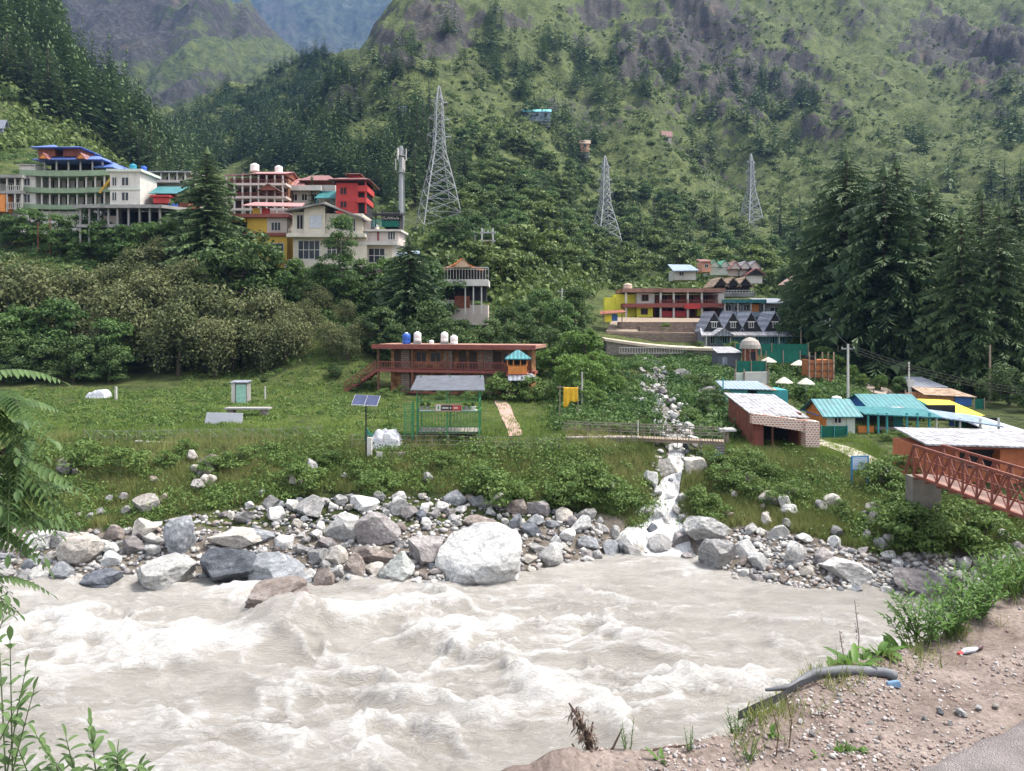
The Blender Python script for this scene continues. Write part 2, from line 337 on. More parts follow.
def full_z(X, Y, ret=False):
    X = np.asarray(X, float); D = np.maximum(np.asarray(Y, float), 25.0); px = 512 + F * X / D
    z = base_z(px, D)
    py = HOR - (z - EYE) / D * F
    rock = crag_mask(px, py, D)
    A = np.interp(D, [46, 58, 85, 100, 150, 200, 300, 600, 1000], [.10, .12, .12, .3, .5, 2, 5, 14, 16])
    B = np.interp(D, [36, 43, 48, 58, 85, 110, 150, 200, 300, 600], [.05, .10, .28, .13, .10, .25, .4, 1.1, 2.0, 3.5])
    z = z + A * fbm(X / 34.0, D / 34.0, 4, 3) + B * fbm(X / 5.5, D / 5.5, 3, 9)
    gul = ridged(X / 70.0 + D / 260, D / 240.0 - X / 300, 3, 21)
    z = z - np.interp(D, [150, 260, 500, 1000], [0, 3, 16, 22]) * (gul - 0.55)
    cr = ridged(X / 26.0, z / 40.0 + D / 90, 4, 31)
    z = z + rock * 30 * (cr - 0.5) + rock * 10 * (ridged(X / 8.0, z / 20.0, 3, 41) - .5)
    if STR_W is not None:
        sel = (np.abs(px - 660) < 90) & (D < 105)
        if np.any(sel):
            xs, ds = X[sel], D[sel]; best = np.full(xs.shape, 1e9); wb = np.full(xs.shape, 1.0)
            for (a, wa), (b, wb_) in zip(STR_W[:-1], STR_W[1:]):
                dx, dy = b[0] - a[0], b[1] - a[1]; t = np.clip(((xs - a[0]) * dx + (ds - a[1]) * dy) / (dx * dx + dy * dy), 0, 1)
                d = np.hypot(xs - a[0] - t * dx, ds - a[1] - t * dy); w = wa + (wb_ - wa) * t
                u = d < best; best[u] = d[u]; wb[u] = w[u]
            zz = z[sel] - 0.6 * (1 - sstep(0.75, 1.35, best / wb)); z = z.copy(); z[sel] = zz
    return (z, px, rock) if ret else z

def hit(px, py, d0=34.0, d1=950.0, n=500):
    """where the sight line through a pixel meets the terrain (arrays)"""
    px = np.atleast_1d(np.asarray(px, float)); py = np.atleast_1d(np.asarray(py, float))
    D = np.exp(np.linspace(math.log(d0), math.log(d1), n)); out = np.full(len(px), np.nan)
    for s in range(0, len(px), 4000):
        p = px[s:s + 4000]; q = py[s:s + 4000]
        g = base_z(np.repeat(p[:, None], n, 1), np.repeat(D[None], len(p), 0)) - (EYE + (HOR - q)[:, None] / F * D[None])
        c = (g[:, :-1] <= 0) & (g[:, 1:] > 0); ok = c.any(1); i = c.argmax(1); r = np.arange(len(p))
        g0, g1 = g[r, i], g[r, i + 1]; t = np.where(ok, -g0 / np.where(g1 - g0 == 0, 1, g1 - g0), 0)
        out[s:s + 4000] = np.where(ok, D[i] + t * (D[i + 1] - D[i]), np.nan)
    X = (px - 512) / F * out; ok = ~np.isnan(out); Z = np.full(len(px), np.nan)
    if ok.any(): Z[ok] = full_z(X[ok], out[ok])
    return np.stack([X, out, Z], 1)

def G(px, py, **k):
    v = hit([px], [py], **k)[0]; return Vector(v)
def gz(x, y): return float(full_z(np.array([x]), np.array([y]))[0])
def GD(px, D):
    x = (px - 512) / F * D; return Vector((x, D, gz(x, D)))
_s = [(hit([a], [b])[0], w) for a, b, w in STREAM]
STR_W = [((float(v[0]), float(v[1])), w * float(v[1]) / F / 2) for v, w in _s]

def scatter(poly, n):
    """n random ground points seen inside an image polygon"""
    xs = [p[0] for p in poly]; ys = [p[1] for p in poly]
    px = rng.uniform(min(xs), max(xs), n * 4); py = rng.uniform(min(ys), max(ys), n * 4)
    k = in_poly(px, py, poly); px, py = px[k][:n], py[k][:n]
    v = hit(px, py); ok = ~np.isnan(v[:, 2]); return v[ok], px[ok], py[ok]

# ------------------------------------------------------------------ terrain surface
def terrain_material(name, far=False):
    m, t, b = nodes_of(name); N = t.nodes.new; L = t.links.new
    geo = N('ShaderNodeNewGeometry'); pos = geo.outputs['Position']
    def nz(scale, det=6, rough=0.6, dist=0.0):
        n = N('ShaderNodeTexNoise'); n.inputs['Scale'].default_value = scale; n.inputs['Detail'].default_value = det; n.inputs['Roughness'].default_value = rough
        n.inputs['Distortion'].default_value = dist; L(pos, n.inputs['Vector']); return n.outputs['Fac']
    def ramp(f, a, ca, bb, cb, mid=None):
        r = N('ShaderNodeValToRGB'); L(f, r.inputs[0]); e = r.color_ramp.elements; e[0].position = a; e[0].color = ca + (1,); e[1].position = bb; e[1].color = cb + (1,)
        if mid: x = e.new(mid[0]); x.color = mid[1] + (1,)
        return r.outputs[0]
    def mix(f, a, c):
        x = N('ShaderNodeMix'); x.data_type = 'RGBA'; L(f, x.inputs[0]); L(a, x.inputs[6]); L(c, x.inputs[7]); return x.outputs[2]
    def attr(a):
        x = N('ShaderNodeAttribute'); x.attribute_name = a; return x.outputs['Fac']
    k = 0.25 if far else 1.0
    g1 = ramp(nz(0.09 * k, 8, .7), .40, (.024, .042, .013), .60, (.120, .150, .044), (.5, (.060, .088, .025)))
    g2 = ramp(nz(.5 * k, 9, .8), .41, (.012, .025, .008), .59, (.140, .160, .052))
    gmx = N('ShaderNodeMix'); gmx.data_type = 'RGBA'; gmx.inputs[0].default_value = 0.6; L(g1, gmx.inputs[6]); L(g2, gmx.inputs[7]); grass = gmx.outputs[2]
    rock = ramp(nz(0.35 * k, 10, .78, .9), .34, (.005, .005, .005), .70, (.17, .155, .135), (.52, (.044, .041, .039)))
    tan = ramp(nz(0.05 * k, 4, .6), .62, (.07, .066, .06), .75, (.30, .21, .14))
    rmx = N('ShaderNodeMix'); rmx.data_type = 'RGBA'; rmx.inputs[0].default_value = 0.35; L(rock, rmx.inputs[6]); L(tan, rmx.inputs[7]); rock = rmx.outputs[2]
    # break the rock edge up with noise
    a = N('ShaderNodeMath'); a.operation = 'ADD'; L(attr('rock'), a.inputs[0]); L(nz(0.25 * k, 8, .75), a.inputs[1])
    f = N('ShaderNodeMapRange'); f.inputs[1].default_value = 0.93; f.inputs[2].default_value = 1.0; L(a.outputs[0], f.inputs[0])
    c = mix(f.outputs[0], grass, rock)
    if not far:
        soil = ramp(nz(1.6, 8, .7), .3, (.13, .105, .08), .7, (.33, .29, .25))
        a2 = N('ShaderNodeMath'); a2.operation = 'ADD'; L(attr('soil'), a2.inputs[0]); L(nz(0.8, 8, .7), a2.inputs[1])
        f2 = N('ShaderNodeMapRange'); f2.inputs[1].default_value = 0.95; f2.inputs[2].default_value = 1.1; L(a2.outputs[0], f2.inputs[0])
        c = mix(f2.outputs[0], c, soil)
    if far == 2:
        wood = ramp(nz(.03, 9, .75), .4, (.012, .022, .012), .62, (.070, .085, .045)); c = mix(f.outputs[0], wood, rock)
    L(c, b.inputs['Base Color']); b.inputs['Roughness'].default_value = 0.9; b.inputs['Specular IOR Level'].default_value = 0.15
    bp = N('ShaderNodeBump'); bp.inputs['Strength'].default_value = 0.8; bp.inputs['Distance'].default_value = 12 if far else 2.0
    L(nz(0.6 * k, 10, .75), bp.inputs['Height']); L(bp.outputs[0], b.inputs['Normal'])
    return m

def polar_grid(pxs, Ds):
    PX, DD = np.meshgrid(pxs, Ds); X = (PX - 512) / F * DD
    n, m = PX.shape; idx = np.arange(n * m).reshape(n, m)
    Fc = np.stack([idx[:-1, :-1], idx[:-1, 1:], idx[1:, 1:], idx[1:, :-1]], -1).reshape(-1, 4)
    return PX, X, DD, Fc

pxs = np.concatenate([np.arange(-640, -40, 8), np.arange(-40, 1070, 2.2), np.arange(1070, 1700, 8)])
Ds = np.concatenate([np.arange(30, 60, .3), np.exp(np.linspace(math.log(60), math.log(960), 420))])
PX, X, DD, Fc = polar_grid(pxs, Ds)
Z, _, rock = full_z(X, DD, True)
py = HOR - (Z - EYE) / DD * F
# steep ground is rock too
gy, gx = np.gradient(Z); dX = np.gradient(X, axis=1); dY = np.gradient(DD, axis=0)
slope = np.hypot(gy / dY, gx / np.maximum(dX, 1e-6))
rk = rock * (0.62 + .2 * fbm(X / 7, Z / 22, 4, 58)) + sstep(1.0, 1.9, slope) * 0.3 * sstep(200, 350, DD) * (0.3 + 0.7 * (rock > 0.02))
rk = np.maximum(rk, sstep(330, 450, DD) * (.28 + .28 * fbm(X / 60, Z / 45, 4, 55) + .22 * fbm(X / 8, Z / 24, 4, 57)) * (PX > 300))
rk = np.where(DD < 300, 0, rk)
soil = np.where(DD < 60, 1 - sstep(0.8, 2.6, Z), 0) * 0.75 + np.where((DD < 85) & (np.abs(PX - 645) < 45) & (DD > 55), 0.25, 0)
ground = np_obj('ground', np.stack([X, DD, Z], -1).reshape(-1, 3), Fc, terrain_material('ground soil, grass and rock'), {'rock': rk.ravel(), 'soil': soil.ravel()}, smooth=True)
tag(ground, 'river terrace rising into the steep green mountainside', 'ground', kind='structure')

# river bed, wide plain under everything
bed = MB().add([(-2500, -400, -4), (2500, -400, -4), (2500, 3500, -4), (-2500, 3500, -4)], [(0, 1, 2, 3)]).build('river_bed', mat('river bed gravel', (.25, .22, .19)))
tag(bed, 'gravel bed under the river', 'river bed', kind='structure')

def ridge_sheet(name, crest, D0, D1, pstep, amp, label, seed, rockbase, far=True, ylow=300):
    """a distant mountain: a face rising from D0 to a crest at D1 whose skyline follows crest [(px, py)]"""
    pxs = np.arange(crest[0][0], crest[-1][0], pstep); t = np.concatenate([np.linspace(0, 1, 170), np.linspace(1.03, 1.3, 8)])
    PX, T = np.meshgrid(pxs, t); DD = D0 + (D1 - D0) * T
    zc = EYE + (HOR - np.interp(PX, [c[0] for c in crest], [c[1] for c in crest])) / F * D1
    z0 = EYE + (HOR - ylow) / F * D0
    tt = np.minimum(T, 1); Z = z0 + (zc - z0) * (0.75 * tt + 0.25 * tt * tt) - np.maximum(T - 1, 0) * (D1 - D0) * 1.0
    X = (PX - 512) / F * DD
    fade = np.sin(np.clip(tt, 0, 1) * math.pi * 0.92) * 0.9 + 0.1
    Z = Z + amp * fade * (ridged(X / (amp * 4.2), Z / (amp * 9.0), 5, seed) - 0.5) * 2.6 + amp * 1.1 * fade * (ridged(X / (amp * 1.3), Z / (amp * 2.2), 5, seed + 5) - .5)
    n, m = PX.shape; idx = np.arange(n * m).reshape(n, m); Fc = np.stack([idx[:-1, :-1], idx[:-1, 1:], idx[1:, 1:], idx[1:, :-1]], -1).reshape(-1, 4)
    rk = rockbase + 0.55 * fbm(X / (amp * 3), Z / (amp * 3), 4, seed + 9)
    o = np_obj(name, np.stack([X, DD, Z], -1).reshape(-1, 3), Fc, terrain_material(name + ' grass and rock', far), {'rock': rk.ravel()}, smooth=True)
    tag(o, label, 'mountain', kind='structure'); return o
ridge_sheet('cliff_mountain', [(-300, -60), (60, -60), (150, -50), (190, -45), (222, -14), (232, 6), (248, 10), (262, 28), (285, 52), (300, 62), (330, 100), (400, 140), (520, 170)], 800, 1250, 1.6, 45,
            'rocky cliff mountain with green ledges behind the forest', 71, 0.45, ylow=190)
ridge_sheet('far_mountain', [(-100, -30), (150, -30), (260, -30), (330, -15), (380, -25), (420, -30), (700, -30)], 2500, 3200, 2.0, 100,
            'distant blue mountain closing the valley', 91, 0.25, 2, ylow=150)
# ------------------------------------------------------------------ river
def river():
    xs = np.arange(-42, 52, .14); ys = np.concatenate([np.arange(9, 18, .3), np.arange(18, 50, .14)])
    X, Y = np.meshgrid(xs, ys); PXr = 512 + F * X / Y; PYr = HOR + EYE / Y * F
    wx = X + 1.6 * fbm(X / 6, Y / 6, 3, 5); wy = Y + 1.6 * fbm(X / 6 + 9, Y / 6, 3, 6)
    zone = np.zeros_like(X)                                   # where the rapids break
    for x, y, a, b, s in [(470, 640, 230, 50, 1), (120, 640, 160, 42, .9), (350, 720, 260, 48, .8), (610, 690, 150, 45, 1), (690, 620, 120, 22, .6), (760, 690, 60, 30, .9), (560, 590, 90, 22, .55), (250, 600, 60, 20, .8), (860, 660, 120, 30, .5)]:
        zone = np.maximum(zone, s * np.clip(1.5 - np.hypot((PXr - x) / a, (PYr - y) / b), 0, 1))
    calm = np.clip(1.4 - np.hypot((PXr - 800) / 130, (PYr - 595) / 22), 0, 1)
    zone = np.clip(np.maximum(zone, .38) * (1 - calm), 0, 1); edge = sstep(46, 36, Y)
    wx2 = wx + .9 * fbm(X / 2.2, Y / 1.6, 3, 7); wy2 = wy + .7 * fbm(X / 2.0 + 5, Y / 1.5, 3, 8)
    r1 = ridged(wx2 / 4.2 + wy2 / 9, wy2 / 2.2, 2, 51) ** 2.2; r2 = ridged(wx2 / 1.6, wy2 / .85, 3, 61) ** 1.6; r3 = ridged(wx2 / .62, wy2 / .36, 2, 63)
    Z = ((0.18 + 0.95 * zone) * (0.95 * (r1 - .4) + 0.42 * (r2 - .4)) + (.05 + .16 * zone) * (r3 - .6)) * (.35 + .65 * edge)
    for x, y, sx, sy, h in [(285, 625, 2.0, 1.6, 1.15), (250, 640, 1.4, 1.2, -.5), (320, 655, 1.6, 1.2, -.5), (640, 655, 2.4, 1.2, .5), (450, 600, 2.5, .9, .3), (900, 745, 2, 1.5, .3)]:
        yy = EYE * F / (y - HOR); xx = (x - 512) / F * yy
        Z += h * np.exp(-((X - xx) / sx) ** 2 - ((Y - yy) / sy) ** 2)
    dome = np.exp(-((X - (285 - 512) / F * EYE * F / 304) / 1.9) ** 2 - ((Y - EYE * F / 304) / 1.5) ** 2)
    foam = zone * (0.25 + .75 * sstep(.35, .75, r1) + .55 * sstep(.4, .8, r2) + .35 * (ridged(wx / 3.1, wy / 1.7, 4, 81) - .5)) + .10 * sstep(.5, .8, r2)
    foam = np.clip(foam - 0.7 * dome, 0, 1)
    n, m = X.shape; idx = np.arange(n * m).reshape(n, m); Fc = np.stack([idx[:-1, :-1], idx[:-1, 1:], idx[1:, 1:], idx[1:, :-1]], -1).reshape(-1, 4)
    mt, t, b = nodes_of('silty river water'); N = t.nodes.new; L = t.links.new
    tc = N('ShaderNodeNewGeometry'); mp = N('ShaderNodeMapping'); mp.inputs['Scale'].default_value = (.55, 1.15, 1); L(tc.outputs['Position'], mp.inputs['Vector'])
    n1 = N('ShaderNodeTexNoise'); n1.inputs['Scale'].default_value = 2.6; n1.inputs['Detail'].default_value = 10; n1.inputs['Roughness'].default_value = .78; n1.inputs['Distortion'].default_value = 2.2; L(mp.outputs[0], n1.inputs['Vector'])
    n2 = N('ShaderNodeTexNoise'); n2.inputs['Scale'].default_value = .45; n2.inputs['Detail'].default_value = 5; n2.inputs['Distortion'].default_value = .8; L(mp.outputs[0], n2.inputs['Vector'])
    at = N('ShaderNodeAttribute'); at.attribute_name = 'foam'
    n3 = N('ShaderNodeTexNoise'); n3.noise_type = 'RIDGED_MULTIFRACTAL'; n3.inputs['Scale'].default_value = 1.5; n3.inputs['Detail'].default_value = 6; n3.inputs['Roughness'].default_value = .6; n3.inputs['Distortion'].default_value = 1.4; L(mp.outputs[0], n3.inputs['Vector'])
    ma = N('ShaderNodeMath'); ma.operation = 'MULTIPLY_ADD'; ma.inputs[1].default_value = .33; L(n3.outputs['Fac'], ma.inputs[0]); L(n1.outputs['Fac'], ma.inputs[2])
    n4 = N('ShaderNodeTexNoise'); n4.inputs['Scale'].default_value = 8; n4.inputs['Detail'].default_value = 6; n4.inputs['Roughness'].default_value = .8; n4.inputs['Distortion'].default_value = 1.5; L(mp.outputs[0], n4.inputs['Vector'])
    mb = N('ShaderNodeMath'); mb.operation = 'MULTIPLY_ADD'; mb.inputs[1].default_value = .5; L(n4.outputs['Fac'], mb.inputs[0]); L(ma.outputs[0], mb.inputs[2]); ma = mb
    ad = N('ShaderNodeMath'); ad.operation = 'MULTIPLY_ADD'; ad.inputs[1].default_value = .55; L(at.outputs['Fac'], ad.inputs[0]); L(ma.outputs[0], ad.inputs[2])
    mr = N('ShaderNodeMapRange'); mr.inputs[1].default_value = .96; mr.inputs[2].default_value = 1.36; L(ad.outputs[0], mr.inputs[0])
    rp = N('ShaderNodeValToRGB'); L(n2.outputs['Fac'], rp.inputs[0]); e = rp.color_ramp.elements; e[0].position = .35; e[0].color = (.365, .342, .308, 1); e[1].position = .65; e[1].color = (.475, .448, .41, 1)
    mx = N('ShaderNodeMix'); mx.data_type = 'RGBA'; L(mr.outputs[0], mx.inputs[0]); L(rp.outputs[0], mx.inputs[6]); mx.inputs[7].default_value = (.70, .69, .672, 1)
    L(mx.outputs[2], b.inputs['Base Color'])
    rr = N('ShaderNodeMapRange'); rr.inputs[3].default_value = .28; rr.inputs[4].default_value = .8; L(mr.outputs[0], rr.inputs[0]); L(rr.outputs[0], b.inputs['Roughness'])
    b.inputs['Specular IOR Level'].default_value = .3
    bp = N('ShaderNodeBump'); bp.inputs['Strength'].default_value = 1.0; bp.inputs['Distance'].default_value = .22; L(ma.outputs[0], bp.inputs['Height']); L(bp.outputs[0], b.inputs['Normal'])
    o = np_obj('river', np.stack([X, Y, Z], -1).reshape(-1, 3), Fc, mt, {'foam': foam.ravel()}, smooth=True)
    tag(o, 'wide silty river of beige water breaking into white rapids', 'river', kind='structure')
river()

# ------------------------------------------------------------------ stream
def stream():
    pts = STR_W; n = 130; t = np.linspace(0, len(pts) - 1, n); i = np.minimum(t.astype(int), len(pts) - 2); f = t - i
    A = np.array([[p[0][0], p[0][1], p[1]] for p in pts]); c = A[i] * (1 - f)[:, None] + A[i + 1] * f[:, None]
    c = np.stack([np.convolve(np.pad(c[:, k], 3, 'edge'), np.ones(7) / 7, 'valid') for k in range(3)], 1)
    d = np.gradient(c[:, :2], axis=0); d /= np.linalg.norm(d, axis=1)[:, None]; nrm = np.stack([-d[:, 1], d[:, 0]], 1)
    m = 25; s = np.linspace(-1, 1, m)
    X = c[:, None, 0] + nrm[:, None, 0] * s[None] * c[:, None, 2] * 1.0; Y = c[:, None, 1] + nrm[:, None, 1] * s[None] * c[:, None, 2] * 1.0
    zc = full_z(c[:, 0], c[:, 1]); zc = np.minimum.accumulate(np.convolve(np.pad(zc, 2, 'edge'), np.ones(5) / 5, 'valid'))
    # little steps: the water drops over stones
    Z = zc[:, None] + .40 + .16 * fbm(X / .6, Y / .8, 4, 15) - .10 * s[None] ** 2 + .10 * np.sin(Y * 2.6)
    Z = np.maximum(Z, -.1)
    idx = np.arange(n * m).reshape(n, m); Fc = np.stack([idx[:-1, :-1], idx[:-1, 1:], idx[1:, 1:], idx[1:, :-1]], -1).reshape(-1, 4)
    mt, tt, b = nodes_of('white stream water'); N = tt.nodes.new; L = tt.links.new
    g = N('ShaderNodeNewGeometry'); mp = N('ShaderNodeMapping'); mp.inputs['Scale'].default_value = (3.4, 1.2, 1.2); L(g.outputs['Position'], mp.inputs[0])
    n1 = N('ShaderNodeTexNoise'); n1.inputs['Scale'].default_value = 1.3; n1.inputs['Detail'].default_value = 8; n1.inputs['Roughness'].default_value = .75; L(mp.outputs[0], n1.inputs['Vector'])
    at = N('ShaderNodeAttribute'); at.attribute_name = 'foam'; ad = N('ShaderNodeMath'); ad.operation = 'ADD'; L(at.outputs['Fac'], ad.inputs[0]); L(n1.outputs['Fac'], ad.inputs[1])
    rp = N('ShaderNodeValToRGB'); L(ad.outputs[0], rp.inputs[0]); e = rp.color_ramp.elements; e[0].position = .50; e[0].color = (.13, .12, .105, 1); e[1].position = .74; e[1].color = (.66, .665, .67, 1)
    L(rp.outputs[0], b.inputs['Base Color']); b.inputs['Roughness'].default_value = .45
    bp = N('ShaderNodeBump'); bp.inputs['Strength'].default_value = .8; bp.inputs['Distance'].default_value = .2; L(n1.outputs['Fac'], bp.inputs['Height']); L(bp.outputs[0], b.inputs['Normal'])
    o = np_obj('stream', np.stack([X, Y, Z], -1).reshape(-1, 3), Fc, mt, {'foam': np.repeat(sstep(62, 48, c[:, 1]) * .22 - .02, m)}, smooth=True)
    tag(o, 'white mountain stream tumbling over stones into the river', 'stream', kind='structure')
stream()

# ------------------------------------------------------------------ rocks
def rockmat(name, c1, c2, c3, rand=.14, streak=1.0, top=None):
    m, t, b = nodes_of(name); N = t.nodes.new; L = t.links.new
    tc = N('ShaderNodeTexCoord'); oi = N('ShaderNodeObjectInfo'); ad = N('ShaderNodeVectorMath'); ad.operation = 'ADD'
    cb = N('ShaderNodeMath'); cb.operation = 'MULTIPLY'; cb.inputs[1].default_value = 40; L(oi.outputs['Random'], cb.inputs[0]); L(tc.outputs['Object'], ad.inputs[0]); L(cb.outputs[0], ad.inputs[1])
    mp = N('ShaderNodeMapping'); mp.inputs['Rotation'].default_value = (.5, .3, 0); mp.inputs['Scale'].default_value = (1, 1, 2.4 * streak); L(ad.outputs[0], mp.inputs[0])
    n1 = N('ShaderNodeTexNoise'); n1.inputs['Scale'].default_value = 1.6; n1.inputs['Detail'].default_value = 10; n1.inputs['Roughness'].default_value = .72; n1.inputs['Distortion'].default_value = .7; L(mp.outputs[0], n1.inputs['Vector'])
    rp = N('ShaderNodeValToRGB'); L(n1.outputs['Fac'], rp.inputs[0]); e = rp.color_ramp.elements; e[0].position = .30; e[0].color = c1 + (1,); e[1].position = .70; e[1].color = c3 + (1,); x = e.new(.5); x.color = c2 + (1,)
    mr = N('ShaderNodeMapRange'); mr.inputs[3].default_value = 1 - rand * 2; mr.inputs[4].default_value = 1 + rand * 1.6; L(oi.outputs['Random'], mr.inputs[0])
    hs = N('ShaderNodeHueSaturation'); L(rp.outputs[0], hs.inputs['Color']); L(mr.outputs[0], hs.inputs['Value'])
    g = N('ShaderNodeNewGeometry'); n2 = N('ShaderNodeTexNoise'); n2.inputs['Scale'].default_value = 5; n2.inputs['Detail'].default_value = 9; n2.inputs['Roughness'].default_value = .8; L(g.outputs['Position'], n2.inputs['Vector'])
    m2 = N('ShaderNodeMapRange'); m2.inputs[1].default_value = .32; m2.inputs[2].default_value = .68; m2.inputs[3].default_value = .55; m2.inputs[4].default_value = 1.45; L(n2.outputs['Fac'], m2.inputs[0])
    h2 = N('ShaderNodeHueSaturation'); L(hs.outputs[0], h2.inputs['Color']); L(m2.outputs[0], h2.inputs['Value']); hs = h2
    L(hs.outputs[0], b.inputs['Base Color']); b.inputs['Roughness'].default_value = .85; b.inputs['Specular IOR Level'].default_value = .2
    bp = N('ShaderNodeBump'); bp.inputs['Strength'].default_value = .9; bp.inputs['Distance'].default_value = .14; L(n2.outputs['Fac'], bp.inputs['Height']); L(bp.outputs[0], b.inputs['Normal'])
    return m
RM = {
 'white': rockmat('white quartz rock', (.22, .22, .215), (.47, .47, .46), (.62, .62, .605), .05),
 'pale grey': rockmat('pale grey rock', (.26, .255, .25), (.43, .425, .41), (.56, .55, .53)),
 'grey': rockmat('grey rock', (.14, .14, .14), (.27, .265, .26), (.40, .39, .38)),
 'blue-grey': rockmat('blue grey slate', (.11, .117, .127), (.225, .235, .25), (.38, .39, .405), .12),
 'dark slate': rockmat('dark wet slate', (.05, .058, .07), (.115, .125, .145), (.22, .235, .26), .1),
 'purple-grey': rockmat('purple grey rock', (.125, .112, .112), (.24, .222, .22), (.38, .355, .345)),
 'reddish brown': rockmat('red brown rock', (.12, .10, .09), (.215, .178, .158), (.34, .315, .295)),
 'cream': rockmat('cream rock', (.27, .245, .215), (.42, .39, .35), (.58, .55, .505)),
 'greenish': rockmat('greenish white rock', (.19, .205, .19), (.40, .415, .395), (.62, .625, .60), .06),
}
def rock_mesh(seed, sub, sx=1, sy=1, sz=1, cuts=13, rough=.10):
    """a boulder with a unit radius: a sphere flattened by random fracture planes, then roughened"""
    import bmesh
    r = random.Random(seed); bm = bmesh.new(); bmesh.ops.create_icosphere(bm, subdivisions=sub, radius=1.0)
    pl = []
    for i in range(cuts):
        n = Vector((r.gauss(0, 1), r.gauss(0, 1), r.gauss(0, .8))).normalized(); pl.append((n, r.uniform(.46, .84)))
    off = Vector((r.uniform(0, 90), r.uniform(0, 90), r.uniform(0, 90)))
    for v in bm.verts:
        p = v.co.copy()
        for n, d in pl:
            e = p.dot(n) - d
            if e > 0: p -= n * e
        q = p + off
        k = 1 + rough * (.7 * mnoise.fractal(q * 1.5, 1.0, 2.1, 3) + .45 * mnoise.fractal(q * 6, 1.0, 2.1, 3))
        p *= k; v.co = Vector((p.x * sx, p.y * sy, p.z * sz))
    me = bpy.data.meshes.new('rock'); bm.to_mesh(me); bm.free()
    me.polygons.foreach_set('use_smooth', [False] * len(me.polygons)); return me
ROCKS = [rock_mesh(i, 3) for i in range(16)]
SLABS = [rock_mesh(100 + i, 3, 1, .9, .62) for i in range(6)]
RM_MESH = {}
def rock_obj(name, proto, color, loc, dims, rot, label, cat='rock', group=None):
    key = (proto.name, color)
    if key not in RM_MESH:
        me = proto.copy(); me.materials.clear(); me.materials.append(RM[color]); RM_MESH[key] = me
    o = bpy.data.objects.new(name, RM_MESH[key]); COL.objects.link(o)
    o.location = loc; o.rotation_euler = rot; o.scale = dims
    return tag(o, label, cat, group)
